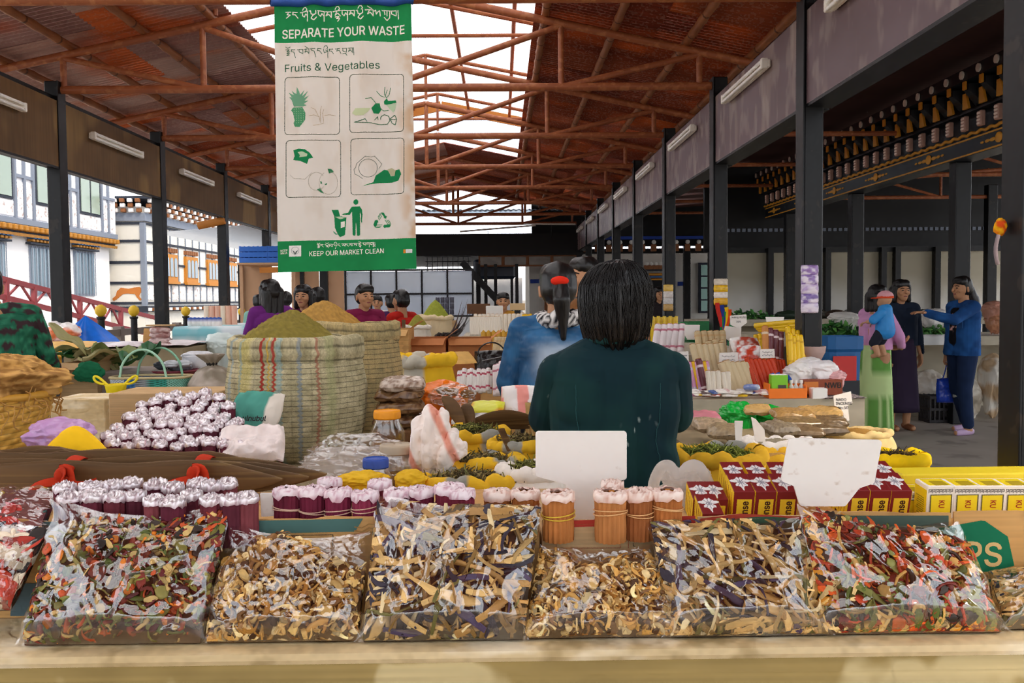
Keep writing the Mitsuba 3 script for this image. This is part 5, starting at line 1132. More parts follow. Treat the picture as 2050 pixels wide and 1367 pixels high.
# dark pointed pods in the middle
k = thing('seed_pod_bundle', 'dark pointed seed pods sticking up behind the white and pink twisted bag', 'seed pods')
for j, (p0, p1) in enumerate([((930, 862), (885, 795)), (( 945, 860), (925, 812)), ((935, 850), (1070, 838)), ((940, 855), (1075, 848)), ((955, 862), (1060, 856))]):
    a_, b_ = W(*p0, 3.25 + .02 * j), W(*p1, 3.3 + .02 * j); t = np.linspace(0, 1, 14); P = a_ + (b_ - a_) * t[:, None] + np.array([0, 0, .02]) * np.sin(t * np.pi)[:, None]
    part(k, 'pod', tube(P, .026 * np.sin(np.pi * np.clip(t * .93 + .05, 0, 1)) ** .7 + .001, 10, True, .3, (0, .8, .5)), 'pod_skin', 35)

# ---------------------------------------------------------------- pile of silver topped bundles on a sloping crate
zc = lambda Y: .885 + (Y - 2.7) * .20
k = thing('display_box', 'tan cardboard box under the pile of silver topped bundles', 'cardboard box')
q0, q1 = W(196, 880, 2.7)[0] - .02, W(482, 880, 2.7)[0] + .02
put(k, shape(loft([[(q0, 2.66, ZA1), (q1, 2.66, ZA1), (q1 - .16, 3.32, ZA1), (q0 - .02, 3.32, ZA1)], [(q0, 2.66, zc(2.66)), (q1, 2.66, zc(2.66)), (q1 - .16, 3.32, zc(3.32)), (q0 - .02, 3.32, zc(3.32))]]), 'card_pale'))
for t in range(5):
    st = sticks_mesh(.0205, .085, 10, 60 + t); c_ = crumple(.0215, .085, 70 + t, .007, .012, 7, 24, lip=.010)
    FOIL.append([('sticks', shape(st, 'vc', True, vary(st, '#5e2634', .4, 70, t)), None), ('plastic_top', shape(c_, 'vcfoil', True, foil_col(c_, '#f6f0f2', '#8d5c68', t)), None)])
rg2 = random.Random(8); cnt = 0
for j in range(10):
    Y = 3.24 - .056 * j; f = j / 9
    xl, xr = 322 + (205 - 322) * f ** .7, 428 + (478 - 428) * min(1, f * 1.6)
    X0_, X1_ = (xl - 1003) / FOC * Y, (xr - 1003) / FOC * Y; nb = int((X1_ - X0_) / .0475) + 1
    for i in range(nb):
        x = X0_ + (X1_ - X0_) * (i + .5 * (j % 2)) / max(nb - .5, 1) + rg2.uniform(-.005, .005); y = Y + rg2.uniform(-.006, .006)
        copies('incense_bundle', 'thin maroon incense bundle with crumpled silver top standing in the sloping pile', 'incense bundle', FOIL[5 + (cnt % 5)], M4((x, y, zc(y) + rg2.uniform(0, .006)), rz=rg2.uniform(0, 6.28), s=rg2.uniform(.9, 1.1)), 'silver topped bundles of the sloping pile'); cnt += 1

# ---------------------------------------------------------------- crumpled bags and cloths
def crumpled(c, r, seed, amp=.35, sub=4, flatz=None, sharp=1.0):
    m = trimesh.creation.icosphere(subdivisions=sub); v = m.vertices
    n = meshkit.fbm(v * 1.5 + seed * 5.1, 3, seed) - .5; rd = np.abs(meshkit.noise(v * 2.6 + seed * 2.3) - .5) * 2; rd2 = np.abs(meshkit.noise(v * 5.2 + seed * 1.3) - .5) * 2
    v = v * (1 + amp * (1.2 * n + .35 * sharp * (.5 - rd) + .18 * sharp * (.5 - rd2)))[:, None]
    m.vertices = v * np.asarray(r) + np.asarray(c)
    if flatz is not None: m.vertices[:, 2] = np.maximum(m.vertices[:, 2], flatz)
    return m
def lump(base, lab, cat, px, py, Y, wpx, hpx, dY, col, seed, mat='vcg', amp=.4, other=None, zmin=None, zdrop=True, sub=4, vamp=.2):
    "crumpled thing covering about wpx by hpx pixels at distance Y; its lower half reaches down to zmin"
    p = W(px, py, Y); rx, rz = wpx / 2 * Y / FOC, hpx / 2 * Y / FOC
    m = crumpled(p, (rx, dY / 2, rz), seed, amp, sub, zmin)
    if zmin is not None and zdrop and (m.vertices[:, 2] < p[2] - rz * .35).any():
        low = m.vertices[:, 2] < p[2] - rz * .35; m.vertices[low, 2] = zmin + (m.vertices[low, 2] - m.vertices[low, 2].min()) / max(np.ptp(m.vertices[low, 2]), 1e-6) * (p[2] - rz * .35 - zmin)
    return solo(base, lab, cat, m, mat, True, color=vary(m, col, vamp, 9, seed, other))
lump('plastic_bag', 'crumpled pale lilac plastic bag at the foot of the wicker basket', 'plastic bag', 118, 868, 2.66, 110, 60, .16, '#b98fc0', 41, zmin=ZA1, amp=.5)
# yellow cloth peak
def peak_fn(u, v):
    a = v * 2 * np.pi; r = .105 * u ** .8 * (1 + .35 * np.cos(3 * a + 1) * u); f = meshkit.fbm(np.stack([np.cos(a) * 2, np.sin(a) * 2, u * 2], -1), 3) - .5
    return r * np.cos(a) * 1.15, r * np.sin(a) * .8, .135 * (1 - u ** 1.4) + .03 * f * u
m = grid(peak_fn, 24, 50, wrap=True); p = W(150, 852, 2.6); m.vertices = m.vertices + [p[0], p[1], 0]; m.vertices[:, 2] += p[2] - .135; m.vertices[:, 2] = np.where(m.vertices[:, 2] < p[2] - .125, ZA1 + .002, m.vertices[:, 2])
solo('yellow_cloth', 'bright yellow cloth peaked like a tent between the wicker basket and the bundle pile', 'cloth', m, 'vcc', True, color=vary(m, '#f0c020', .15, 20, 2))
# wicker basket with burlap
k = thing('wicker_basket', 'wide yellow brown wicker basket with a burlap lining at the left edge', 'basket')
bc = np.array([(-72 - 1003) / FOC * 2.95, 2.95])
def wick(u, v):
    a = v * 2 * np.pi; r = .15 + .12 * u ** .8; row = u * 17; stv = 46
    w_ = np.sin(row * np.pi * 2) * 0 + np.abs(np.sin(row * np.pi)); al = np.cos(a * stv / 2 + np.floor(row) * np.pi)
    rr_ = r + .006 * w_ * (.35 + .65 * al)
    return bc[0] + rr_ * np.cos(a), bc[1] + rr_ * np.sin(a), .80 + .315 * u + .012 * np.sin(a * 2 + 1) * u
m = grid(wick, 120, 260, wrap=True); uv = m.metadata['uv']; row = uv[:, 0] * 17
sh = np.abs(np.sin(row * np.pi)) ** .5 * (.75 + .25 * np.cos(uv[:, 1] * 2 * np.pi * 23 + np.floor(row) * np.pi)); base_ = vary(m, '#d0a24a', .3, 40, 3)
part(k, 'weave', m, 'vcs', True, color=vary(m, '#dcae50', .35, 60, 3, None) * (0.6 + .4 * (sh[:, None] > .3)))  # shade in the gaps between woven rows put into the colour
part(k, 'rim', move(rim_roll((bc[0], bc[1]), .274, 1.117, .013, 4, wob=.004)), 'vcs', True, color=C('#c09038'))
m = crumpled((bc[0] + .02, bc[1], 1.14), (.262, .245, .10), 12, .4, 5, 1.112, 1.8); part(k, 'burlap_lining', m, 'vcc', True, color=vary(m, '#b98f52', .3, 80, 5, '#8a6433'))
fr = []
for j in range(26):
    a = -1.25 + 1.7 * j / 26; p0 = np.array([bc[0] + .27 * math.cos(a), bc[1] + .27 * math.sin(a), 1.12 + .02 * math.sin(j)]); t = np.linspace(0, 1, 6)[:, None]
    fr.append(tube(p0 + t * np.array([.03 * math.cos(a) + .03 * math.sin(j * 3), -.02, -.05 - .05 * abs(math.sin(j * 1.7))]) + .008 * np.sin(t * 8 + j), .0022, 4))
part(k, 'burlap_fringe', cat_(fr), 'vc', False, color=C('#a67c42'), kind='stuff')
# boxes left middle
def box_thing(px0, px1, pyt, pyb, Y, d, lab, col, open_=False, z0=None, mat='vc', seed=0, cat='cardboard box', base='cardboard_box'):
    a, b = W(px0, pyt, Y), W(px1, pyb, Y); z1 = a[2]; z0_ = z0 if z0 is not None else b[2]
    k = thing(base, lab, cat); x0, x1 = a[0], b[0]
    if not open_:
        m = cbox(x1 - x0, d, z1 - z0_, .004, ((x0 + x1) / 2, Y + d / 2, (z0_ + z1) / 2)); put(k, shape(m, mat, False, C(col)) if mat == 'vc' else shape(m, mat))
    else:
        t = .006
        walls = cat_([bx(x0, x1, Y, Y + t, z0_, z1), bx(x0, x1, Y + d - t, Y + d, z0_, z1), bx(x0, x0 + t, Y, Y + d, z0_, z1), bx(x1 - t, x1, Y, Y + d, z0_, z1), bx(x0, x1, Y, Y + d, z0_, z0_ + t)])
        part(k, 'walls', walls, mat, False, C(col) if mat == 'vc' else None)
        f1 = loft([[(x0, Y, z1), (x1, Y, z1), (x1, Y + .004, z1)], [(x0 + .01, Y - .07, z1 - .04), (x1 - .01, Y - .07, z1 - .04), (x1 - .01, Y - .066, z1 - .038)]])
        part(k, 'front_flap', f1, mat, False, C(col) if mat == 'vc' else None)
        f2 = loft([[(x1, Y, z1), (x1, Y + d, z1), (x1 - .004, Y + d, z1)], [(x1 + .07, Y + .01, z1 + .05), (x1 + .07, Y + d - .01, z1 + .05), (x1 + .066, Y + d - .01, z1 + .052)]])
        part(k, 'side_flap', f2, mat, False, C(col) if mat == 'vc' else None)
    return k
box_thing(217, 436, 788, 900, 4.0, .3, 'tan cardboard box behind the pile of silver topped bundles', '#c9a67c', z0=ZA2, mat='card_pale')
box_thing(100, 213, 800, 900, 4.35, .3, 'low pale stone block left of the tan box', '#b5aa95', z0=ZA2, mat='concrete', cat='stone block', base='stone_block')
box_thing(118, 196, 727, 800, 6.1, .3, 'open tan cardboard box holding broad dried leaves at the left', '#d0a878', True, z0=ZA2, mat='card_pale')
def leaf_mesh(p, d, L, w, droop, seed):
    rs = np.random.default_rng(seed); d = np.array(d, float); d /= np.linalg.norm(d); s = np.cross(d, [0, 0, 1.0]); s /= np.linalg.norm(s) + 1e-9
    def fn(u, v):
        ww = w * np.sin(np.pi * np.clip(u * .96 + .02, 0, 1)) ** .8 * (v - .5) * 2
        q = np.asarray(p) + d * (u * L)[..., None] + s * ww[..., None]; up2 = -droop * u ** 2 + .25 * np.abs(ww) + .02 * np.sin(u * 9 + seed) + .015 * np.sin(v * 8 + seed)
        q[..., 2] += up2; return q[..., 0], q[..., 1], q[..., 2]
    return thick_z(grid(fn, 12, 7))
def thick_z(m, t=.002):
    b = m.copy(); b.vertices = b.vertices - m.vertex_normals * t; b.faces = b.faces[:, ::-1]; return cat_([m, b])
rs = np.random.default_rng(4)
for j in range(15):
    px, py, Y = rs.uniform(140, 318), rs.uniform(700, 722), rs.uniform(6.15, 6.5)
    m = leaf_mesh(W(px, py, Y), (rs.uniform(-1, 1), rs.uniform(-.9, .1), rs.uniform(-.15, .2)), rs.uniform(.2, .34), rs.uniform(.05, .09), rs.uniform(.02, .12), j)
    col = ['#3f7034', '#76824c', '#a09a66', '#2c5c36', '#aaa274'][j % 5]
    solo('broad_leaf', 'broad dull green leaf in the loose heap behind the plastic basket', 'leaf', m, 'vcs', True, color=vary(m, col, .3, 20, j), group='broad leaves in the heap')
k = thing('leaf_tray', 'flat grey wooden tray under the heap of broad leaves', 'tray'); a, b = W(125, 735, 6.2), W(330, 735, 6.2); put(k, shape(cbox(b[0] - a[0], .5, a[2] - ZA2 - .03, .01, ((a[0] + b[0]) / 2, 6.42, (ZA2 + a[2] - .03) / 2)), 'wood_grey'))
lump('green_cloth', 'dark green leaf shaped cloth hanging over the open leaf box', 'cloth', 178, 745, 6.04, 55, 40, .05, '#1f6a48', 43, 'vcc', .5)
# plastic woven basket with tall handles
k = thing('plastic_basket', 'blue, grey and teal woven plastic strip basket with two tall handles', 'basket'); c0 = W(290, 775, 5.9); Lx, Ly, Hh = .235, .12, .135
def rrect(u, n=4.0):
    a = u * 2 * np.pi; c_, s_ = np.cos(a), np.sin(a); return np.sign(c_) * np.abs(c_) ** (2 / n), np.sign(s_) * np.abs(s_) ** (2 / n)
def pb_fn(u, v):
    x, y = rrect(v); wv = .006 * np.sin(u * 8 * np.pi) * np.sin(v * 2 * np.pi * 40); sc_ = 1 + wv * 3 + .06 * u
    return c0[0] + Lx * x * sc_, c0[1] + .12 + Ly * y * sc_, ZA2 + .14 + (c0[2] + .055 - ZA2 - .14) * u
m = grid(pb_fn, 40, 240, wrap=True); uv = m.metadata['uv']; sec = (uv[:, 1] * 2 * np.pi); xx = (m.vertices[:, 0] - c0[0]) / Lx
cl = np.where((xx < -.55)[:, None], C('#cfd8e0'), np.where((xx < -.25)[:, None], C('#2f6fb0'), np.where((xx < .15)[:, None], C('#8d959c'), np.where((xx < .6)[:, None], C('#2f9a8a'), C('#7fc0ae')))))
chk = (np.sin(uv[:, 0] * 8 * np.pi) * np.sin(uv[:, 1] * 2 * np.pi * 40) > -.2); part(k, 'weave', m, 'vcs', True, color=cl * np.where(chk, 1, .35)[:, None])  # strips that dip inward are darkened, weave shade in the colour
part(k, 'rim', tube(np.c_[[(c0[0] + Lx * 1.06 * rrect(t)[0], c0[1] + .12 + Ly * 1.06 * rrect(t)[1], c0[2] + .058) for t in np.linspace(0, 1, 60)]], .009, 6, False), 'vcs', True, color=C('#c9b88a'))
for s, yy in ((0, -.12), (1, .12)):
    t = np.linspace(0, 1, 20); hp = np.array([c0[0] - .16 + .02 * s, c0[1] + .12 + yy, c0[2] + .05]) + np.c_[t * .3, t * 0, .19 * np.sin(np.pi * t) ** .45]
    part(k, 'handle', tube(hp, .008, 6), 'vcs', True, color=C('#8fc8a8' if s else '#a9d8bc'))
part(k, 'stand', cbox(.4, .2, .14, .004, (c0[0], c0[1] + .12, ZA2 + .07)), 'wood_grey')
k = thing('yellow_basket', 'small bright yellow plastic tie basket with two loops beside the plastic strip basket', 'basket'); p = W(232, 782, 5.6)
part(k, 'body', move(lathe([(.05, 0), (.062, .06), (.066, .07), (.058, .07), (.045, .01)], 18), (p[0], p[1], p[2] - .03)), 'vcs', 30, None) if False else part(k, 'body', move(lathe([(.05, 0), (.062, .06), (.066, .07), (.058, .07), (.045, .01)], 18), (p[0], p[1], p[2] - .03)), 'vcs', True, color=C('#f0d81c'))
for s in (-1, 1):
    t = np.linspace(0, 1, 14); part(k, 'loop', tube(np.array([p[0] + s * .045, p[1], p[2] + .03]) + np.c_[s * .075 * np.sin(t * np.pi) + s * .02 * t, t * 0, .05 * np.sin(t * np.pi * .9) + .02 * np.sin(t * 6)], .008, 6), 'vcs', True, color=C('#f2dc24'))
part(k, 'stand', cbox(.1, .1, p[2] - .03 - ZA2, .003, (p[0], p[1], (p[2] - .03 + ZA2) / 2)), 'wood_grey')
# maroon basin with grey packets, tied sack
k = thing('plastic_basin', 'maroon plastic basin heaped with grey packets between the basket and the tied sack', 'basin'); p = W(350, 762, 6.3); part(k, 'bowl', move(lathe([(.10, 0), (.15, .13), (.165, .135), (.165, .145), (.145, .145), (.09, .02)], 30), (p[0], p[1], p[2] - .07)), 'vcs', True, color=C('#7a2f3c'))
part(k, 'stand', cbox(.18, .18, p[2] - .07 - ZA2, .004, (p[0], p[1], (p[2] - .07 + ZA2) / 2)), 'wood_grey')
for j in range(7):
    m = crumpled((p[0] + .1 * math.cos(j * 2.4) * (.4 + .1 * j), p[1] + .07 * math.sin(j * 2.4), p[2] + .095 + .012 * (j % 3)), (.05, .04, .025), 50 + j, .5, 3); solo('grey_packet', 'shiny grey and black packet heaped in the maroon basin', 'packet', m, 'vcg', True, color=vary(m, ['#8d96a0', '#3a3f48', '#c9ced4'][j % 3], .3, 30, j), group='packets in the basin')
k = thing('tied_sack', 'pale cloth sack knotted with black string left of the plaid sack', 'sack'); p = W(428, 752, 6.0)
def ts(u, v):
    a = v * 2 * np.pi; z = u; r = np.interp(u, [0, .1, .45, .72, .8, .86, 1], [.05, .16, .165, .09, .022, .04, .085]) * (1 + .22 * np.sin(9 * a + 2 * u) * np.clip((u - .3) * 2, 0, 1) * .6 + .12 * (meshkit.noise(np.stack([np.cos(a) * 2, np.sin(a) * 2, u * 3], -1)) - .5))
    return p[0] + r * np.cos(a) - .06 * np.clip(u - .7, 0, 1), p[1] + r * np.sin(a), ZA2 + (p[2] + .14 - ZA2) * z
m = grid(ts, 44, 72, wrap=True); part(k, 'cloth', m, 'vcc', True, color=vary(m, '#b8aca0', .25, 14, 4, '#8a8070')); part(k, 'string', move(lathe([(.03, 0), (.036, .015), (.03, .03)], 14), (p[0] - .01, p[1], ZA2 + (p[2] + .14 - ZA2) * .785)), 'vc', True, color=C('#26241f'))
# teal bag with print left of the plaid sack
def pillow(w, h, t, seed, n=26, amp=.012, square=.5):
    def f(s):
        def fn(a, b):
            u, v = a * 2 - 1, b * 2 - 1; th = t * np.power(np.clip((1 - u ** 4) * (1 - v ** 4), 0, 1), square)
            nn_ = meshkit.fbm(np.stack([a * 3, b * 3, a * 0 + seed + s * 3.3], -1), 3) - .5; r_ = np.abs(meshkit.noise(np.stack([a * 6, b * 6, a * 0 + seed + s], -1)) - .5)
            return u * w / 2 * (1 - .05 * v * v), v * h / 2 * (1 - .06 * u * u), s * th / 2 + amp * 2 * nn_ * np.clip(th / t * 2, 0, 1) - amp * r_
        g_ = grid(fn, n, n); g_.faces = g_.faces[:, ::-1] if s < 0 else g_.faces; return g_
    return cat_([f(1), f(-1)])
def laid(base, lab, cat, px, py, Y, w, h, t, col, seed, rx=0.0, rz=0.0, ry=0.0, mat='vcg', other=None, amp=.012, group=None, vamp=.2, sc=30, color=None):
    m = pillow(w, h, t, seed, amp=amp); c_ = vary(m, col, vamp, sc, seed, other) if color is None else color(m); m.apply_transform(M4(W(px, py, Y), rz=rz, rx=rx, ry=ry))
    return solo(base, lab, cat, m, mat, True, color=c_, group=group)
laid('fabric_bag', 'teal woven bag with pale edge leaning against the left of the plaid sack', 'bag', 505, 848, 3.1, .19, .24, .06, '#5fa596', 61, rx=1.05, rz=-.35, mat='vcc', amp=.022, color=lambda m: np.where((m.vertices[:, 0] > .055)[:, None], vary(m, '#d9d0c2', .2, 20), vary(m, '#4f9585', .25, 30)))
m = meshkit.text_mesh('ulnubul', .018, .001, True); m.apply_transform(M4(W(484, 842, 3.04), rx=1.15, rz=-.25)); part('fabric_bag', 'printing', m, 'vc', color=C('#2a2a2c'))
laid('plastic_bag', 'white crumpled plastic bag at the right foot of the bundle pile', 'plastic bag', 505, 886, 2.75, .19, .13, .06, '#efe2dc', 62, rx=.8, rz=.2, amp=.04)
# stacked brown packets
for j, (px, py, w_, rz) in enumerate([(795, 862, .2, .1), (800, 838, .2, -.1), (802, 812, .19, .05), (800, 788, .19, -.05), (806, 768, .18, .08)]):
    laid('grain_packet', 'packet of dark brown grain stacked right of the tan sack, ' + ['lowest', 'second from the bottom', 'middle', 'second from the top', 'topmost'][j], 'grain packet', px, py, 3.6, w_, .14, .05, ['#5a3a22', '#4f321e', '#5f3f26', '#57381f', '#7a5a42'][j], 63 + j, rx=.1, rz=rz, other='#c9b8a8' if j == 4 else '#8a6a48', vamp=.5, sc=90)
box_thing(765, 838, 864, 905, 3.5, .25, 'brown box under the stack of dark grain packets', '#6a4a2e', z0=ZA1)
# jars
def jar(lab, px, py_lid, Y, r, lidr, h, lidcol, fillcol, zb, wide=True):
    k = thing('jar', lab, 'jar'); p = W(px, py_lid, Y); z1 = p[2]
    b = zb; hh = z1 - b - .02
    prof = [(.002, b), (r * .93, b), (r, b + .012), (r, b + hh * .72), (lidr * .93, b + hh * .92), (lidr * .93, b + hh), (lidr * .88, b + hh), (lidr * .88, b + hh * .93), (r - .004, b + hh * .7), (r - .004, b + .014), (.002, b + .006)]
    part(k, 'glass_body', move(lathe([(a, c - b) for a, c in prof], 36, False), (p[0], p[1], b)), 'jar_glass', True)
    part(k, 'filling', move(lathe([(.002, .008), (r - .007, .015), (r - .007, hh * .55), (.002, hh * .6)], 30), (p[0], p[1], b)), 'vc', True, color=C(fillcol))
    lid = lathe([(.002, 0), (lidr, 0), (lidr * 1.03, .004), (lidr * 1.03, .022), (lidr * .97, .028), (lidr * .8, .029), (lidr * .78, .026), (.002, .026)], 40); part(k, 'lid', move(lid, (p[0], p[1], z1 - .026)), 'vcs', 30 if False else True, color=C(lidcol))
scene['jar_glass'] = {'type': 'thindielectric', 'int_ior': 1.45}
jar('clear jar with an orange screw lid in front of the grain packet stack', 775, 822, 3.05, .058, .044, .2, '#ee9a1a', '#8a6238', ZA1 + .03)
jar('clear jar with a blue screw lid beside the clear carrier bag', 752, 918, 2.62, .048, .036, .15, '#2f4fa8', '#b8862c', ZA1)
jar('wide clear jar of brown contents behind the blue lidded jar', 794, 890, 2.75, .06, .05, .15, '#b8a890', '#9a7440', ZA1)
# clear crumpled bag
m = crumpled(W(715, 925, 2.78), (.155, .09, .075), 71, .5, 5, ZA1 + .002, 1.8); k = thing('plastic_bag', 'large crumpled clear plastic bag in front of the plaid sack', 'plastic bag'); part(k, 'film', m, 'film', True); part(k, 'inner_fold', crumpled(W(705, 930, 2.8), (.12, .05, .05), 72, .7, 4, ZA1 + .004, 1.8), 'milky', True)
scene['milky'] = {'type': 'principledthin', 'base_color': {'type': 'rgb', 'value': [.93, .9, .87]}, 'roughness': .35, 'diff_trans': 1.3, 'spec_trans': .45, 'eta': 1.5, 'thin': True} if False else {'type': 'principledthin', 'base_color': {'type': 'rgb', 'value': [.93, .9, .87]}, 'roughness': .35, 'diff_trans': 1.3, 'spec_trans': .45, 'eta': 1.5}
# white and pink twisted bags
def pinkwhite(m):
    n = np.sin((m.vertices[:, 0] * .8 + m.vertices[:, 2] * .35) * 60 + 1); t = np.clip((n - .75) * 5, 0, 1)[:, None]; return vary(m, '#eee3da', .12, 12, 3) * (1 - t) + np.array(C('#e09a84')) * t
for (px, py, w_, h_, rz, ry, sd, lb) in ((858, 880, 80, 130, 0, .25, 81, 'tall white and salmon twisted cloth bag left of the yellow herb sacks'), (893, 905, 75, 85, 0, .5, 82, 'short white and salmon twisted cloth bag beside the tall one')):
    Y = 2.72; m = crumpled((0, 0, 0), (w_ / 2 * Y / FOC * .9, .055, h_ / 2 * Y / FOC), sd, .42, 5, None, .5); v = m.vertices; m.vertices = v + m.vertex_normals * (.018 * np.abs(np.sin(v[:, 0] * 70 + v[:, 2] * 14 + 3 * meshkit.noise(v * 12))) - .008)[:, None]; m.apply_transform(M4(W(px, py, Y), ry=ry)); m.vertices[:, 2] = np.maximum(m.vertices[:, 2], ZA1 + .001); c_ = pinkwhite(m)
    solo('cloth_bag', lb, 'bag', m, 'vcc', True, color=c_)
# herbs and rolled yellow sacks
def mk_herb(rs): return [strip_piece(rs.uniform(.03, .07), .0022, .0012, rs.uniform(-2, 2), rs, 5, 4, 1) for _ in range(14)] + [chip_piece(.006, .004, .0015, rs, .8) for _ in range(6)]
def ycol(m, c, col='#edc42a', band='#a8a8a0', seed=0, nb=3, w=.30):
    a = np.arctan2(m.vertices[:, 1] - c[1], m.vertices[:, 0] - c[0]) + seed; t = (np.cos(a * nb) > math.cos(w * nb))[:, None]; b = vary(m, col, .16, 14, seed); return np.where(t, vary(m, band, .25, 40, seed), b)
def herb_sack(px, py, Y, r, lab, clab, cname, pal, seed, col='#e2b42c', band='#98978c', z0=ZA1, flat=1.0, n=420, rim=.026, powder=None, mh=.03, nb=3, catt='dried herbs', base='yellow_sack', w=.3):
    "open sack whose rim's middle is seen at the pixel"
    p = W(px, py, Y); c = (p[0], p[1]); k = thing(base, lab, 'sack')
    b = sack_body(c, r * .95, r, z0 + .002, p[2], seed, .016, 64, 16, flat); part(k, 'body', b, 'vcc', True, color=ycol(b, c, col, band, seed, nb, w))
    rm = rim_roll(c, r, p[2], rim * .82, seed, n=96, wob=.09 * r, flat=flat); part(k, 'rolled_rim', rm, 'vcc', True, color=ycol(rm, c, col, band, seed, nb, w))
    if powder:
        m = mound(c, r * .97, p[2] - .008, mh, seed, 50, 24, .006, flat); solo(cname, clab, 'powder', m, 'vc', True, color=vary(m, powder, .35, 120, seed), kind='stuff'); return
    m0 = mound(c, r * .95, p[2] - .018, mh, seed, 36, 12, .008, flat); rs = np.random.default_rng(seed); pr_ = mk_herb(rs); a = rs.uniform(0, 6.28, n); q = np.sqrt(rs.uniform(0, 1, n)) * r * .92
    pos = np.c_[c[0] + q * np.cos(a), c[1] + q * np.sin(a) * flat, p[2] - .008 + mh * (1 - (q / r) ** 1.3) + rs.uniform(0, .012, n)]
    ms, cs = scatter(pr_, [(randrot(rs, .5), pos[i], rs.uniform(.7, 1.3)) for i in range(n)], pick(pal, n, rs)); c0_ = vary(m0, pal[0][0], .5, 150, seed) * .6
    solo(cname, clab, catt, cat_([m0, ms]), 'vc', True, color=np.vstack([c0_, cs]), kind='stuff')
P_GR = [('#5a5a2a', 3), ('#7a7a3a', 3), ('#3f4020', 2), ('#9a9654', 2), ('#6a5a34', 1)]
P_DR = [('#6a5a38', 3), ('#8a7a4c', 3), ('#4a3f28', 2), ('#7f7f4a', 2), ('#b09c68', 1)]
herb_sack(945, 868, 3.12, .115, 'open yellow sack of dark dried herb left of the green sweater, rear one', 'dark dried herb in the rear yellow sack left of the green sweater', 'dried_herb', P_GR, 91, flat=.8)
herb_sack(1048, 890, 2.95, .095, 'open yellow sack of dried herb with a brown scoop stuck in, touching the green sweater', 'brown green dried herb beside the brown scoop', 'dried_herb', P_DR, 92, flat=.8)
herb_sack(968, 928, 2.78, .115, 'open yellow and grey sack rim in front of the rear herb sack', 'pale dried herb in the yellow and grey sack', 'dried_herb', P_DR, 93, flat=.6)
herb_sack(935, 962, 2.62, .13, 'front yellow sack of fine dry herb above the tallest maroon bundle', 'fine dry greenish herb in the front yellow sack', 'dried_herb', P_DR, 94, flat=.6, n=500)
herb_sack(1063, 945, 2.66, .085, 'open white cloth sack of green herb behind the blank price board', 'green herb in the white sack behind the blank price board', 'dried_herb', P_GR, 95, '#ece4d8', '#ece4d8', flat=.8, base='white_sack')
solo('wooden_scoop', 'flat brown wooden scoop stuck in the herb sack beside the green sweater', 'scoop', _beam(W(1003, 858, 2.9), W(1022, 902, 2.86), .022, .006), 'pod_skin')
for px, py, Y, w_, h_, sd, lb in ((725, 962, 2.56, 90, 36, 96, 'crumpled yellow cloth just behind the second and third banded bundles'), (822, 962, 2.56, 60, 40, 97, 'crumpled yellow cloth behind the banded bundles, left of the herb sacks')):
    lump('yellow_cloth', lb, 'cloth', px, py, Y, w_, h_, .1, '#e2b52a', sd, 'vcc', .5, zmin=ZA1 + .001, zdrop=True)
# small goods between the packets and the denim jacket
lump('orange_bag', 'crumpled bright orange plastic bag behind the grain packet stack', 'plastic bag', 885, 786, 4.1, 100, 46, .22, '#f07a1e', 101, 'vcg', .5, zmin=ZA2 + .1)
m = crumpled(W(905, 792, 3.85), (.085, .06, .045), 102, .5, 4); k = thing('plastic_bag', 'clear plastic bag with brown lumps on the orange bag', 'plastic bag'); part(k, 'film', m, 'film', True)
for j, px in enumerate((888, 905, 935)):
    m = crumpled(W(px, 782 + 3 * j, 3.86), (.026, .02, .016), 110 + j, .5, 3); solo('root_lump', 'knobbly brown root lump in the clear bag on the orange bag', 'root', m, 'vc', True, color=vary(m, '#8d6a44', .3, 60, j), group='root lumps')
laid('snack_packet', 'orange red packet with a yellow window beside the pink and white cloth', 'packet', 975, 815, 3.7, .14, .08, .03, '#e0481c', 103, rx=.5, rz=-.2, other='#d8d83a', amp=.004, sc=12)
laid('newspaper', 'grey printed newspaper lying under the orange red packet', 'newspaper', 962, 838, 3.5, .22, .12, .012, '#c8c4be', 104, rx=.25, rz=-.1, other='#77746e', amp=.004, sc=60, mat='vc')
def stripes(m):
    t = (np.sin(m.vertices[:, 0] * 62 + 1) > .1)[:, None]; return np.where(t, vary(m, '#ef9d92', .1, 12), vary(m, '#f0eae6', .1, 12))
laid('striped_cloth', 'pink and white striped woven sack standing below the denim jacket', 'sack', 1040, 812, 3.75, .15, .17, .08, '#ef9d92', 105, rx=1.35, rz=.1, mat='vcc', color=stripes)
for j, px in enumerate((1056, 1064, 1071)):
    t = np.linspace(0, 1, 10); a_, b_ = W(px, 912, 3.55), W(px + 1, 806 + 4 * j, 3.55); solo('bamboo_root', 'short knotted bamboo root standing at the edge of the green sweater', 'root', tube(a_ + (b_ - a_) * t[:, None], .009 + .003 * (np.arange(10) % 3 == 0), 8), 'vc', True, color=C('#c2a066'), group='bamboo roots')
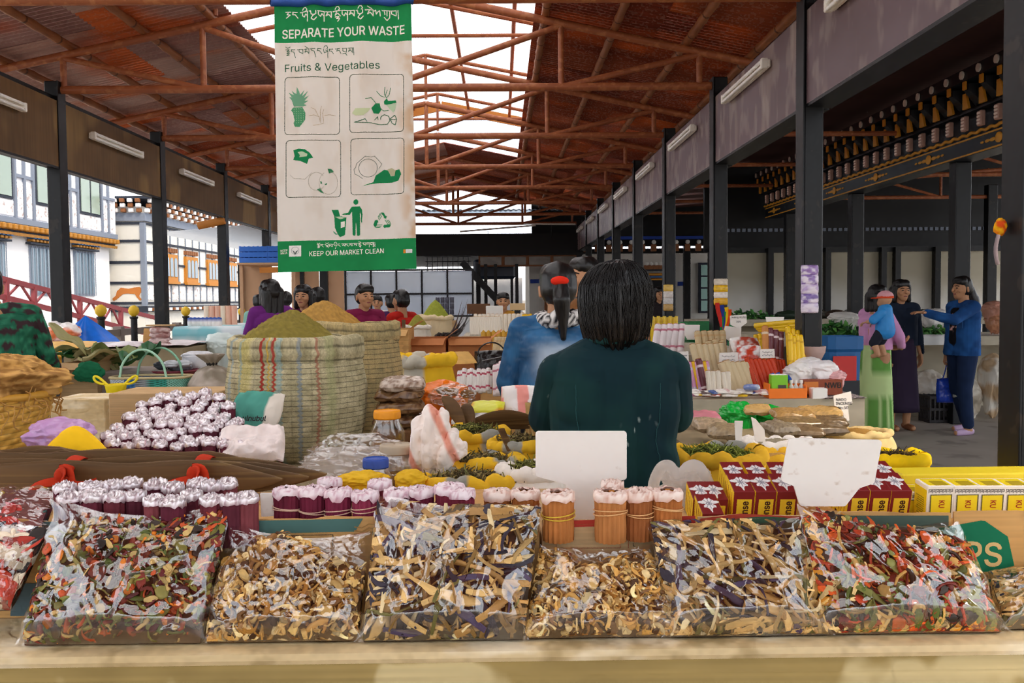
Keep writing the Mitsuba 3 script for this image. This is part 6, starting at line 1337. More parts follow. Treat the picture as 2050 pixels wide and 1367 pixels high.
# ---------------------------------------------------------------- yellow sack, open boxes and goods farther back in the middle
herb_sack(836, 722, 5.15, .185, 'big yellow and grey sack with orange powder and a white tag, behind the tan sack', 'orange powder in the big yellow sack', 'orange_powder', None, 121, '#eec02c', '#c4bfae', z0=ZA2, flat=.9, rim=.042, powder='#c9842c', mh=.03, nb=2, w=.35)
laid('paper_tag', 'white handwritten paper tag stuck in the big yellow sack', 'tag', 775, 702, 5.05, .055, .11, .004, '#e6e2dc', 122, rx=1.4, ry=.25, amp=.001, other='#b9b4ae', sc=80)
box_thing(757, 818, 660, 720, 6.0, .4, 'open cardboard box behind the tan sack', '#b9834a', True, z0=ZA2, mat='card')
box_thing(820, 892, 678, 740, 6.2, .35, 'open orange printed cardboard box left of the black bag', '#c07a4a', True, z0=ZA2)
box_thing(897, 985, 678, 740, 6.25, .35, 'open brown cardboard box behind the black bag', '#b87848', True, z0=ZA2)
laid('cardboard_flap', 'tilted cardboard flap with a grey print above the yellow sack', 'cardboard', 920, 716, 5.9, .2, .15, .008, '#d6a860', 123, rx=.5, rz=.5, amp=.002, mat='vc')
k = thing('goods_crate', 'low tan crate under the newspaper and the pink and white striped sack', 'crate'); put(k, shape(bx(-.13, .05, 3.44, 3.83, ZA1 + .001, .915), 'card'))
# ================================================================ people
scene['hair'] = pr(VC, 0.38, 0.5)
scene['skin'] = pr(VC, 0.55, 0.35)
SK = '#b98763'
def hand_bones(w, d, nrm, side, curl, s=1.0):
    "palm, four unequal fingers with two bends and a thumb from the side of the palm; d along the hand, nrm out of the back of it"
    w, d, nrm = (np.asarray(x, float) for x in (w, d, nrm)); d = d / np.linalg.norm(d); nrm = nrm - d * (nrm @ d); nrm /= np.linalg.norm(nrm); ac = np.cross(d, nrm) * side
    B = []; k = w + d * .085 * s
    for j in (-1.4, -.5, .5, 1.4): B.append((w + ac * j * .010 * s, .014 * s, k + ac * j * .018 * s, .012 * s))
    for j, L in ((-1.5, .062), (-.5, .075), (.5, .08), (1.5, .07)):
        p = k + ac * j * .0185 * s; dd = d.copy(); 
        for q in range(3):
            ang = curl * (.5 + .4 * q); c_, s_ = math.cos(ang), math.sin(ang); e = d * math.cos(curl * (q + .6)) - nrm * math.sin(curl * (q + .6)); n_ = p + e * L * s * (.42 - .06 * q)
            B.append((p, .0088 * s, n_, .008 * s)); p = n_
    p = w + d * .025 * s + ac * .026 * s; e = d * .7 + ac * .65 - nrm * .3 * curl; e /= np.linalg.norm(e)
    q = p + e * .042 * s; B.append((w + d * .012 * s + ac * .014 * s, .014 * s, p, .011 * s)); B.append((p, .011 * s, q, .0092 * s)); B.append((q, .0092 * s, q + (e + d * .5 - nrm * curl * .4) * .026 * s, .008 * s))
    return B
def L(*a): return np.array(a, float)
def head_bones(c, s=1.0):
    c = L(*c)
    return [(c + L(0, -.01, .03) * s, .082 * s, c + L(0, .012, -.005) * s, .078 * s), (c + L(0, .02, -.02) * s, .066 * s, c + L(0, .045, -.075) * s, .040 * s), (c + L(0, .088, .012) * s, .009 * s, c + L(0, .104, -.022) * s, .0125 * s),
            (c + L(-.032, .055, -.022) * s, .032 * s, c + L(.032, .055, -.022) * s, .032 * s), (c + L(-.079, -.005, .005) * s, .013 * s, c + L(-.08, -.012, -.03) * s, .010 * s), (c + L(.079, -.005, .005) * s, .013 * s, c + L(.08, -.012, -.03) * s, .010 * s)]
def face_parts(k, c, M, s=1.0):
    for sx in (-1, 1):
        e = ellipsoid(L(*c) + L(sx * .031, .082, .002) * s, L(.013, .006, .006) * s, 2); part(k, 'eye', e, 'vcg', True, color=C('#1b1413'), m=M)
        e = tube([L(*c) + L(sx * .016, .086, .022) * s, L(*c) + L(sx * .033, .083, .027) * s, L(*c) + L(sx * .05, .068, .02) * s], .0035 * s, 5); part(k, 'eyebrow', e, 'vc', True, color=C('#17100e'), m=M)
    part(k, 'mouth', ellipsoid(L(*c) + L(0, .083, -.058) * s, L(.022, .006, .0065) * s, 2), 'vcs', True, color=C('#8f4a44'), m=M)
def hair_cap(c, style, s=1.0, seed=0):
    c = L(*c); B = [(c + L(0, -.018, .042) * s, .086 * s, c + L(0, -.028, -.0) * s, .086 * s), (c + L(-.03, .02, .065) * s, .055 * s, c + L(.03, .02, .065) * s, .055 * s)]
    if style in ('long', 'bob', 'bobside'):
        dz = {'long': -.30, 'bob': -.13, 'bobside': -.13}[style]
        for x in (-.055, 0, .055): B.append((c + L(x, -.045, .0) * s, .055 * s, c + L(x * 1.1, -.05, dz) * s, (.045 if style != 'long' else .04) * s))
        for sx in (-1, 1): B.append((c + L(sx * .066, .012, .035) * s, .036 * s, c + L(sx * .08, .004, -.1) * s, .024 * s))
    if style == 'pony':
        B += [(c + L(0, -.1, .02) * s, .035 * s, c + L(0, -.135, -.05) * s, .04 * s), (c + L(0, -.135, -.05) * s, .04 * s, c + L(.01, -.125, -.22) * s, .015 * s)]
    if style == 'tail':
        B += [(c + L(0, -.09, -.02) * s, .05 * s, c + L(-.02, -.13, -.12) * s, .05 * s), (c + L(-.02, -.13, -.12) * s, .05 * s, c + L(-.03, -.14, -.45) * s, .02 * s)]
    if style == 'bun': B += [(c + L(0, -.1, .02) * s, .04 * s, c + L(0, -.12, .0) * s, .045 * s)]
    m = blob(B, .012, 6); v = m.vertices; n = meshkit.noise(v * [70, 70, 8] + seed) - .5
    m.vertices = v + m.vertex_normals * (n * .007)[:, None]; return m
def person(lab, x, y, face, H, arms, top, bottom, style, skin=SK, z0=0.0, head_turn=0.0, hipy=0.0, lean=0.0, ref=.019, legs=None, hands=True, facep=True, hairc='#0f0d0d', topcol=None, tmat='vcc', hair_mesh=None, head=(0, .02, 1.475), wide=1.0, extra=None):
    """standing figure scaled to height H, face = turn about z (0 looks down the hall); arms: [(shoulder drop, elbow, wrist, hand dir, back of hand, curl), ...] left then right, in metres of a 1.6 m body"""
    s = H / 1.6; k = thing('person', lab, 'person'); M = M4((x, y, z0), rz=face, s=s)
    hd = L(*head); sh = [L(-.155 * wide, 0, 1.285), L(.155 * wide, 0, 1.285)]; B = []
    cR = np.eye(4); cR[:3, :3] = M4(rz=head_turn)[:3, :3]; cR[:3, 3] = hd
    B += [(cR[:3, :3] @ (np.asarray(a) - hd) + hd, r0, cR[:3, :3] @ (np.asarray(b) - hd) + hd, r1) for a, r0, b, r1 in head_bones(hd)]
    B += [(L(0, -.01, 1.29), .055, L(hd[0] * .8, hd[1] - .02, hd[2] - .08), .05), (L(-.08, 0, 1.2), .085, L(.08, 0, 1.2), .085), (L(0, 0, 1.15), .095, L(0, 0, .92), .095), (L(-.06, -.01, .9), .09, L(.06, -.01, .9), .09)]
    G_ = [(L(-.09 * wide, -.005, 1.2), .108, L(.09 * wide, -.005, 1.2), .108), (L(-.07, 0, 1.2), .115, L(-.065, 0, top[2] - .04), .125 * wide), (L(.07, 0, 1.2), .115, L(.065, 0, top[2] - .04), .125 * wide), (L(-.065, 0, top[2] - .04), .125 * wide, L(.065, 0, top[2] - .04), .125 * wide), (L(-.06, 0, 1.3), .055, L(.06, 0, 1.3), .055)]
    for i, a in enumerate(arms):
        side = (-1, 1)[i]; e, w = L(*a[0]), L(*a[1]); B += [(sh[i], .05, e, .037), (e, .037, w, .026)]
        G_ += [(sh[i], .066, e, .054), (e, .054, e + (w - e) * .93, .042), (L(side * .06, 0, 1.3), .06, sh[i], .066)]
        if hands: B += hand_bones(w, a[2], a[3], side, a[4])
    lg = legs or [(L(-.085, .0, .86), L(-.09, .02, .46), L(-.09, -.01, .08)), (L(.085, 0, .86), L(.09, .02, .46), L(.09, -.01, .08))]
    for h, kn, an in lg: B += [(h, .085, kn, .056), (kn, .056, an, .038), (an + L(0, -.02, -.035), .036, an + L(0, .13, -.05), .026)]
    bm = blob(B, ref, 6); part(k, 'body', bm, 'skin', True, color=vary(bm, skin, .12, 9, 1), m=M)
    gm = blob(G_, ref, 8, min(top[2], min(min(a[0][2], a[1][2]) for a in arms) - .06) if False else None); gm.vertices[:, 2] = np.where((np.abs(gm.vertices[:, 0]) < .2 * wide) & (gm.vertices[:, 2] < top[2]), top[2], gm.vertices[:, 2]); gm = rough(gm, .007, 11, int(x * 10)); part(k, top[0], gm, tmat, True, color=vary(gm, top[1], .18, 8, 2) if topcol is None else topcol(gm), m=M)
    if bottom[0] == 'skirt':
        a = circ(40); rings = []
        for t in np.linspace(0, 1, 12):
            fz = 1 + .05 * np.sin(5 * a + 2) * t; rx, ry = (.155 + .045 * t) * fz, (.13 + .04 * t) * fz; rings.append(np.c_[rx * np.cos(a), ry * np.sin(a) + .01, a * 0 + .97 - (.97 - bottom[2]) * t])
        m = loft(rings); part(k, 'skirt', m, 'vcc', True, color=bottom[1](m) if callable(bottom[1]) else vary(m, bottom[1], .2, 8, 3), m=M)
    elif bottom[0] == 'trousers':
        T_ = [(L(-.05, 0, .93), .112, L(.05, 0, .93), .112)]
        for h, kn, an in lg: T_ += [(h, .1, kn, .072), (kn, .072, an + L(0, 0, .03), .055)]
        m = blob(T_, ref, 6); part(k, 'trousers', m, 'vcc', True, color=vary(m, bottom[1], .25, 12, 3), m=M)
    if len(bottom) > 3:
        for h, kn, an in lg:
            m = blob([(an + L(0, -.03, -.04), .036, an + L(0, .12, -.05), .032)], .012, 4); m.vertices[:, 2] = np.maximum(m.vertices[:, 2], .002); part(k, 'shoe', m, 'vcs', True, color=C(bottom[3]), m=M)
    Mh = M @ np.linalg.inv(M4(hd)) if False else M @ M4(hd) @ M4(rz=head_turn) @ M4(-hd)
    hm = hair_mesh if hair_mesh is not None else hair_cap(hd, style, 1.0, int(abs(x) * 7)); part(k, 'hair', hm, 'hair', True, color=vary(hm, hairc, .4, 40, 2), m=Mh)
    if facep: face_parts(k, hd, Mh)
    if extra: extra(k, M, Mh, hd)
    return k, M
DOWN = lambda sd: ((sd * .2, -.01, 1.03), (sd * .21, .06, .80), (0, .1, -1), (sd, 0, 0), .35)
# ---- the stallholder in the green sweater, back to the camera
def green_sweater():
    Y = 2.80; x = (1229 - 1003) / FOC * Y; u = Y / FOC
    k = thing('person', 'person with a black bob and dark green sweater seen from behind in the centre', 'person'); M = M4((x, Y, 0))
    hc = L(.005, .02, 1.40)
    B = head_bones(hc, .98) + [(L(0, 0, 1.2), .06, L(0, .01, 1.34), .052), (L(-.08, 0, 1.12), .085, L(.08, 0, 1.12), .085), (L(0, 0, 1.1), .095, L(0, .0, .8), .095)]
    arms_ = ((-1, L(-.170, .0, 1.175), L(-.192, .10, 1.03), L(.05, .27, 1.03)), (1, L(.172, .0, 1.18), L(.195, .09, 1.035), L(-.05, .25, 1.08)))
    for sd, s_, e, w in arms_:
        B += [(s_, .05, e, .04), (e, .04, w, .028)] + hand_bones(w, (-sd * 1, .1, .1), (0, 1, 0), sd, .5)
    for sd in (-1, 1): B += [(L(sd * .09, 0, .8), .09, L(sd * .09, .02, .44), .058), (L(sd * .09, .02, .44), .058, L(sd * .09, -.01, .08), .04), (L(sd * .09, -.03, .045), .036, L(sd * .09, .12, .03), .028)]
    bm = blob(B, .018, 6); part(k, 'body', bm, 'skin', True, color=vary(bm, SK, .1, 9, 1), m=M)
    G_ = [(L(-.10, .0, 1.16), .105, L(.10, .0, 1.165), .105), (L(-.09, 0, 1.15), .11, L(-.085, .0, .78), .112), (L(.09, 0, 1.15), .11, L(.085, 0, .78), .112), (L(-.05, .0, 1.235), .062, L(.05, .0, 1.238), .062), (L(0, 0, 1.15), .118, L(0, 0, .76), .122)]
    for sd, s_, e, w in arms_: G_ += [(s_, .062, e, .066), (e + L(-sd * .004, 0, 0), .066, e + (w - e) * .9, .05), (L(sd * .06, 0, 1.235), .055, s_ + L(-sd * .01, 0, .002), .062)]
    gm = blob(G_, .011, 10); v = gm.vertices
    # folds at the armpits and the waist
    f = np.abs(meshkit.noise(np.c_[v[:, 0] * 9 + v[:, 2] * 5, v[:, 1] * 4, v[:, 2] * 13]) - .5) - .22
    w_ = np.exp(-((np.abs(v[:, 0]) - .15) / .05) ** 2) * np.exp(-((v[:, 2] - .96) / .13) ** 2) + .35 * np.exp(-((v[:, 2] - .82) / .1) ** 2); gm.vertices = v + gm.vertex_normals * (f * w_ * .085 + .004 * (meshkit.fbm(v * 9, 3, 2) - .5))[:, None]
    c_ = vary(gm, '#1b3838', .12, 9, 4, '#162d33'); sp = np.clip((meshkit.noise(gm.vertices * 130) - .9) * 14, 0, 1)[:, None] * (meshkit.noise(gm.vertices * 7) > .6)[:, None]; part(k, 'sweater', gm, 'sweater_knit', True, color=c_ * (1 - sp) + np.array(C('#9aa9a4')) * sp, m=M)
    for sd in (-1, 1):
        zz = np.linspace(1.16, .86, 20); pts = []
        loc = trimesh.proximity.ProximityQuery(gm)
        P = np.c_[zz * 0 + sd * (.152 - .02 * (1.16 - zz)), zz * 0 - .2, zz]; q, d_, _ = loc.on_surface(P); q = q + (P - q) / np.maximum(d_, 1e-6)[:, None] * .0005; part(k, 'seam', tube(q, .0014, 5), 'vcc', True, color=C('#24484a'), m=M)
    rr_ = rim_roll((0, .0), .072, 1.278, .014, 2, wob=.003, flat=.9); part(k, 'collar', rr_, 'sweater_knit', True, color=C('#1c3b3a'), m=M)
    # bob: shell and strands falling from the whorl
    def R(a, z):
        t = np.clip((z - 1.245) / .275, 0, 1); prof = np.interp(t, [0, .04, .12, .3, .55, .72, .86, .95, 1.0], [.052, .070, .088, .101, .1075, .104, .084, .055, .004])
        return prof * (1 + .03 * np.cos(2 * a)) 
    wh = L(.012, -.045)
    def strand(a, t, dr_=0.0, seed=0):
        z = 1.517 - .272 * np.power(t, 1.5) * (1 - .0 * t); aa = a + .22 * t + .05 * np.sin(seed + 5 * t)
        r = R(aa, z) + dr_; k_ = np.clip(1 - t * 1.6, 0, 1) ** 2; return np.stack([.005 + r * np.cos(aa) + wh[0] * k_, .005 + r * 1.02 * np.sin(aa) + wh[1] * k_, z + 0 * aa], -1)
    def shell(uu, vv):
        a = vv * 2 * np.pi; n = (meshkit.noise(np.stack([np.cos(a) * 10, np.sin(a) * 10, uu * 1.1], -1)) - .5) * .012 + (meshkit.noise(np.stack([np.cos(a) * 26, np.sin(a) * 26, uu * 1.6], -1)) - .5) * .006
        p = strand(a, uu, n * np.clip(uu * 4, 0, 1)); p[..., 2] += np.where(uu > .95, (meshkit.noise(np.stack([np.cos(a) * 14, np.sin(a) * 14, a * 0], -1)) - .5) * .03, 0); return p[..., 0], p[..., 1], p[..., 2]
    hm = grid(shell, 60, 220, wrap=True); rs = np.random.default_rng(3); ms = [hm]
    for j in range(620):
        a = rs.uniform(0, 6.28); t0, t1 = rs.uniform(0.02, .45), rs.uniform(.6, 1.04); t = np.linspace(t0, t1, 11); sd = rs.uniform(0, 6)
        p = strand(a + 0 * t, np.minimum(t, 1), rs.uniform(-.001, .004) + .006 * (rs.random() < .08) * t, sd); p[:, 2] -= np.maximum(t - 1, 0) * .4
        ms.append(tube(p, .0011 + .0006 * rs.random(), 3, False))
    hm = cat_(ms); part(k, 'hair', hm, 'hair', True, color=vary(hm, '#0b0909', .5, 60, 2), m=M)
    m = loft([[(.2 * math.cos(t) , .17 * math.sin(t), z) for t in circ(30)] for z in (.82, .6, .3, .12)]); part(k, 'skirt', m, 'vcc', True, color=C('#23242c'), m=M)
def knit_b(p, n, uv): return noise(p.x * 420, p.y * 420, p.z * 420) * .0009 + fbm(p.x * 12, p.y * 12, p.z * 12, 3) * .005
scene['sweater_knit'] = bump(pr(VC, .95, .1, sheen=.5), knit_b)
green_sweater()
# ---- denim jacket woman with a ponytail, back to the camera
def denim_col(m):
    v = m.vertices; c_ = vary(m, '#3a6d99', .3, 18, 4, '#2a567f'); n = meshkit.fbm(v * [16, 16, 30], 3, 2)
    fade = np.exp(-((v[:, 0] + .02) / .10) ** 4) * np.exp(-((v[:, 2] - 1.14) / .085) ** 4) * (v[:, 1] < 0) * np.clip(n * 2.1, 0, 1); e = np.clip((meshkit.noise(v * [30, 30, 90]) - .5) * 2, 0, 1) * .15
    t = np.clip(fade * .95 + e, 0, 1)[:, None]; return c_ * (1 - t) + np.array(C('#b9c9d8')) * t
def scarf(k, M, Mh, hd):
    m = rough(rim_roll((0, 0), .082, 1.335, .036, 5, wob=.012, flat=.95), .008, 30, 2); ck = (np.sin(np.arctan2(m.vertices[:, 1], m.vertices[:, 0]) * 26) * np.sin(m.vertices[:, 2] * 160 + 1) > .0)[:, None]; part(k, 'scarf', m, 'vcc', True, color=np.where(ck, C('#e9e6e2'), C('#1b1b20')), m=M)
    part(k, 'hair_tie', ellipsoid(hd + L(-.005, -.118, .035), (.042, .03, .022), 2), 'vcc', True, color=C('#e0301c'), m=Mh)
    zz = np.linspace(.925, .965, 3); m = rim_roll((0, 0), .178, .938, .012, 3, wob=.004, flat=.72); part(k, 'hem', m, 'vcc', True, color=C('#6f93b5'), m=M)
person('person in a faded denim jacket with a ponytail in a red scrunchie', .262, 4.2, .06, 1.57, [((-.235, .03, 1.05), (-.19, .17, .88), (.3, 1, -.2), (0, 0, 1), .4), ((.225, .03, 1.05), (.15, .2, .95), (-.3, 1, 0), (0, 0, 1), .4)], ('denim_jacket', '#2c66a0', .98), ('trousers', '#20242e', 0, '#222222'), 'pony', topcol=denim_col, extra=scarf, facep=True, wide=1.08, ref=.017)
# ---- man in brown behind her
person('person in a brown jacket half hidden behind the green sweater person, face turned left', (1176 - 1003) / FOC * 5.6, 5.6, math.pi / 2 + .5, 1.66, [DOWN(-1), DOWN(1)], ('jacket', '#7d5330', .9), ('trousers', '#2a2a2e', 0, '#1a1a1a'), 'short')
# ---- the three women with a baby on the right
def green_check(m):
    v = m.vertices; a = np.arctan2(v[:, 1], v[:, 0]); g = np.maximum(np.abs(np.sin(a * 15)), np.abs(np.sin(v[:, 2] * 75))) > .93; return np.where(g[:, None], C('#c5dd9a'), vary(m, '#6aa04c', .15, 8, 2))
def shx(px, Y): return (px - 1003) / FOC * Y
YW = 9.25
def pbag(k, M, Mh, hd):
    m = cbox(.06, .1, .17, .02, (-.2, .05, .84)); part(k, 'shoulder_bag', m, 'vcs', False, color=C('#9a5a24'), m=M)
person('person in a pink blouse and green checked skirt carrying the baby', shx(1757, 9.05), 9.05, -1.15, 1.52, [((-.2, .12, 1.06), (.04, .27, 1.0), (1, .15, .1), (0, .6, -1), .5), ((.22, .1, 1.06), (.10, .26, .94), (-1, .2, .1), (0, .8, -1), .5)], ('blouse', '#d59ac6', .93), ('skirt', green_check, .08, '#5a4a44'), 'bobside', extra=pbag, wide=.95)
B_ = M4((shx(1778, 9.0) + .05, 8.80, 0))
def baby():
    k = thing('baby', 'baby in a blue jacket and orange peaked cap held against the pink blouse', 'person'); x, z = XZ(1772, 640, 8.78); M = M4((x, 8.78, z), rz=.7, s=1.0)
    B = [(L(0, 0, .2), .062, L(0, .008, .19), .06), (L(0, .03, .165), .045, L(0, .04, .16), .04), (L(0, 0, .1), .05, L(0, 0, -.1), .075), (L(-.06, 0, .08), .03, L(-.1, .06, .0), .026), (L(-.1, .06, 0), .026, L(-.1, .12, -.02), .02), (L(.06, 0, .08), .03, L(.1, .05, 0), .026), (L(.1, .05, 0), .026, L(.08, .12, -.03), .02)]
    for s in (-1, 1): B += [(L(s * .04, .02, -.12), .045, L(s * .06, .08, -.22), .036), (L(s * .06, .08, -.22), .036, L(s * .06, .04, -.33), .026), (L(s * .06, .04, -.33), .026, L(s * .06, .09, -.35), .02)]; 
    B += hand_bones(L(-.1, .12, -.02), (0, 1, -.2), (0, 0, 1), -1, .5, .55) + hand_bones(L(.08, .12, -.03), (0, 1, -.2), (0, 0, 1), 1, .5, .55)
    m = blob(B, .01, 5); part(k, 'body', m, 'skin', True, color=vary(m, '#c99672', .1, 9), m=M)
    m = rough(blob([(L(0, 0, .09), .068, L(0, 0, -.1), .092), (L(-.06, 0, .07), .045, L(-.105, .06, 0), .042), (L(.06, 0, .07), .045, L(.105, .05, 0), .042)], .012, 6), .006, 18, 2); part(k, 'jacket', m, 'vcs', True, color=vary(m, '#2f8fd8', .15, 12), m=M)
    m = blob([(L(-.04, .02, -.12), .055, L(-.06, .08, -.22), .046), (L(.04, .02, -.12), .055, L(.06, .08, -.22), .046)], .012, 5); part(k, 'trousers', m, 'vcc', True, color=C('#2a2c38'), m=M)
    m = ellipsoid((0, 0, .215), (.072, .078, .065), 3); m.vertices[:, 2] = np.maximum(m.vertices[:, 2], .205); part(k, 'cap', m, 'vcc', True, color=np.where((m.vertices[:, 2] > .225)[:, None], C('#e6a9b0'), C('#e2532e')), m=M)
    m = ellipsoid((0, .085, .207), (.055, .06, .008), 2); part(k, 'cap_peak', m, 'vcc', True, color=C('#e2532e'), m=M); face_parts(k, (0, -.02, .19), M, .7)
baby()
person('person in a navy jacket and dark purple skirt facing the camera between the two others', shx(1806, 9.6), 9.6, math.pi + .12, 1.58, [((-.2, .0, 1.04), (-.2, .06, .82), (0, .1, -1), (-1, 0, 0), .35), ((.21, .02, 1.04), (.2, .1, .84), (0, .2, -1), (1, 0, 0), .35)], ('navy_jacket', '#1f2838', .9), ('skirt', '#33283c', .2, '#8f5a3c'), 'bobside')
def cdet(k, M, Mh, hd):
    m = blob([(L(-.02, .08, 1.24), .04, L(-.02, .085, .95), .05), (L(.02, .08, 1.24), .04, L(.02, .085, .95), .05)], .014, 6); part(k, 'black_top', m, 'vcc', True, color=np.where((meshkit.noise(m.vertices * 45) > .6)[:, None] & (np.abs(m.vertices[:, 2] - 1.13) < .09)[:, None], C('#d9a9a4'), C('#15151a')), m=M)
    for s, zz in ((-1, 1.12), (1, 1.12)): part(k, 'pocket', cbox(.08, .012, .09, .004, (s * .1, .112, zz)), 'vcc', False, color=C('#2a5286'), m=M)
kC, MC = person('person in denim shirt and jeans reaching to the baby, bags in the other hand', shx(1934, 9.3), 9.3, math.pi / 2 + .2, 1.60, [((-.2, .26, 1.16), (-.12, .52, 1.235), (-.1, 1, .08), (0, 0, 1), .18), ((.22, -.03, 1.03), (.24, .0, .80), (0, .05, -1), (1, 0, 0), .9)], ('denim_shirt', '#234f8a', .80), ('trousers', '#1d2c4a', 0, '#c3a6c8'), 'tail', extra=cdet, legs=[(L(-.085, 0, .86), L(-.11, .06, .46), L(-.13, .03, .08)), (L(.085, 0, .86), L(.12, -.03, .46), L(.15, -.16, .08))], topcol=lambda m: vary(m, '#24548f', .3, 14, 3, '#1c4378'))
hx = (MC @ np.r_[.24, .01, .72, 1])[:3]
def bag_hang(lab, top, w, h, col, seed, rz, mat='vcg', dx=0, dy=0):
    k = thing('shopping_bag', lab, 'bag'); m = pillow(w, h, .09, seed, amp=.016); m.apply_transform(M4((top[0] + dx, top[1] + dy, top[2] - .17 - h / 2), rx=math.pi / 2, rz=0)); m.apply_transform(np.eye(4)); part(k, 'bag', m, mat, True, color=vary(m, col, .3, 18, seed))
    for s in (-1, 1):
        t = np.linspace(0, 1, 10); part(k, 'handle', tube(np.c_[top[0] + dx * t + s * w * .3 * t ** 1.5, top[1] + dy * t + t * 0 + .008 * s, top[2] - .19 * t], .006, 6), mat, True, color=C(col))
bag_hang('bright blue shopping bag hanging from the hand of the denim shirt person', hx, .27, .26, '#1f3fae', 3, 0, dx=.02, dy=-.04); bag_hang('white and grey plastic bag hanging beside the bright blue one', hx, .17, .2, '#b9bcb8', 5, 0, dx=.1, dy=-.12)
# ---- smaller figures farther away and at the left
def flowers(m):
    v = m.vertices; n = meshkit.noise(v * 26); d = (n > .6)[:, None]; return np.where(d, C('#3a2a2e'), vary(m, '#2f7458', .7, 40, 3, '#1f5a44'))
person('person at the left edge in a green shirt with dark flowers, seen from behind', shx(2, 5.6), 5.6, .5, 1.66, [DOWN(-1), ((.25, .05, 1.05), (.3, .2, .95), (0, 1, 0), (0, 0, 1), .4)], ('patterned_shirt', '#2f7a5a', .85), ('trousers', '#2a2a30', 0, '#222222'), 'short', topcol=flowers, wide=1.1, head=(-.05, .06, 1.45))
far = [(546, 583, 8.6, .7, 'long', '#6d2a78', 'person with long black hair in a purple top behind the plaid sack'), (612, 592, 9.2, math.pi - .2, 'bob', '#5a2448', 'girl with a fringe looking over the yellow brown powder heap'), (730, 592, 8.8, math.pi / 2 + 2.2, 'bun', '#7a1f44', 'person in a maroon patterned jacket facing right below the banner'), (806, 601, 9.7, .9, 'short', '#b5241c', 'person in a red top seen from behind right of the maroon jacket'), (757, 606, 14, math.pi, 'short', '#d8d4d0', 'person in white far behind between the maroon and the red top'), (785, 606, 12.5, .4, 'short', '#4a2a5a', 'person in dark purple beside the red top'), (640, 592, 12, .6, 'short', '#9aa0a8', 'person in grey far behind the girl with a fringe'), (575, 600, 12.5, .5, 'short', '#c9d3dc', 'person in a pale shirt behind the long haired person'), (1008, 603, 11.5, math.pi, 'short', '#c8903c', 'person in an ochre top far down the middle aisle'), (1319, 588, 15, math.pi + .3, 'long', '#2a2426', 'person standing in the dark doorway behind the right columns'), (520, 605, 13.5, .2, 'short', '#8fc0b0', 'person in a teal white shirt left of the long haired person')]
for j, (px, py, Y, fc, st, col, lb) in enumerate(far):
    zh = W(px, py, Y)[2]; H = (zh + .09) / 1.575 * 1.6 if zh < 2 else 1.6
    person(lb, shx(px, Y), Y, fc, H, [DOWN(-1), DOWN(1)] if j % 2 else [((-.2, .08, 1.05), (-.1, .25, 1.0), (.5, 1, 0), (0, 0, 1), .5), ((.2, .08, 1.05), (.1, .25, 1.0), (-.5, 1, 0), (0, 0, 1), .5)], ('top', col, .88), ('trousers', '#2c2c34', 0, '#222222'), st, ref=.022)
# ================================================================ right hand stall: sacks, packets, table with incense
YB = ('#dfae2e', '#8f8f86')
herb_sack(1428, 912, 3.15, .165, 'wide yellow sack full of green grassy herb right of the green sweater', 'green grassy dried herb in the wide yellow sack right of the sweater', 'grassy_herb', [('#5f6a24', 3), ('#7f8a34', 3), ('#3f4a1c', 2), ('#9aa04a', 2)], 131, *YB, z0=ZBB, flat=.75, n=700, rim=.032, nb=1, w=.5)
herb_sack(1560, 918, 3.35, .125, 'yellow sack of pale brown powder just behind the red incense cartons', 'pale brown powder behind the red incense cartons', 'tan_powder', None, 132, *YB, z0=ZBB, flat=.8, rim=.028, powder='#b88d4a', nb=1)
herb_sack(1552, 888, 3.75, .13, 'white cloth sack of grey grain left of the tilted white board', 'grey grain in the white sack left of the tilted board', 'grey_grain', None, 133, '#ebe6de', '#ebe6de', z0=ZBB, flat=.7, rim=.024, powder='#8f8672', base='white_sack')
herb_sack(1793, 918, 3.95, .125, 'bright yellow sack of dark dried herb at the right end of the low platform', 'dark dried herb at the right end of the low platform', 'dried_herb', [('#5a4a30', 3), ('#7a6238', 2), ('#3a3022', 2)], 134, '#ecc814', '#ecc814', z0=ZBB, flat=.8, rim=.034)
herb_sack(1716, 866, 4.75, .165, 'tan sack of brown powder in front of the green checked skirt', 'brown powder in the tan sack before the green checked skirt', 'brown_powder', None, 135, '#d9bf86', '#d9bf86', z0=ZBB, flat=.7, rim=.024, powder='#9a743a', base='tan_sack')
herb_sack(1625, 905, 3.9, .12, 'yellow sack half hidden behind the tilted white board', 'brown powder behind the tilted white board', 'brown_powder', None, 136, *YB, z0=ZBB, flat=.8, rim=.026, powder='#a88048')
pk = [(1600, 862, 4.55, .24, -.1, '#77634a'), (1650, 858, 4.6, .22, .1, '#68563f'), (1598, 845, 4.65, .24, .05, '#7d6848'), (1655, 842, 4.7, .2, -.1, '#6b5840'), (1585, 828, 4.75, .22, .0, '#a58250'), (1640, 824, 4.8, .24, -.35, '#b8955c'), (1560, 856, 4.4, .16, .3, '#9a8a72'), (1420, 850, 4.2, .16, .1, '#b59f82'), (1448, 862, 4.1, .15, -.2, '#9d8a6c')]
nm = ['lowest left', 'lowest right', 'middle left', 'middle right', 'upper left', 'topmost, tilted'] 
for j, (px, py, Y, w_, rz, col) in enumerate(pk):
    laid('grain_packet', 'clear packet of pale grain ' + (f'in the stack left of the tan sack, {nm[j]}' if j < 6 else ['', '', '', '', '', '', 'lying beside the small white signs', 'lying by the green sweater elbow, rear one', 'lying by the green sweater elbow, front one'][j]), 'grain packet', px, py, Y, w_, .15, .055, col, 140 + j, rx=.12, rz=rz, other=None, vamp=.6, sc=120)
kk = thing('packet_ledge', 'low brown ledge under the grain packets on the right platform', 'ledge'); put(kk, shape(bx(1.02, 1.62, 4.38, 4.98, ZBB + .001, .70), 'plat')); 
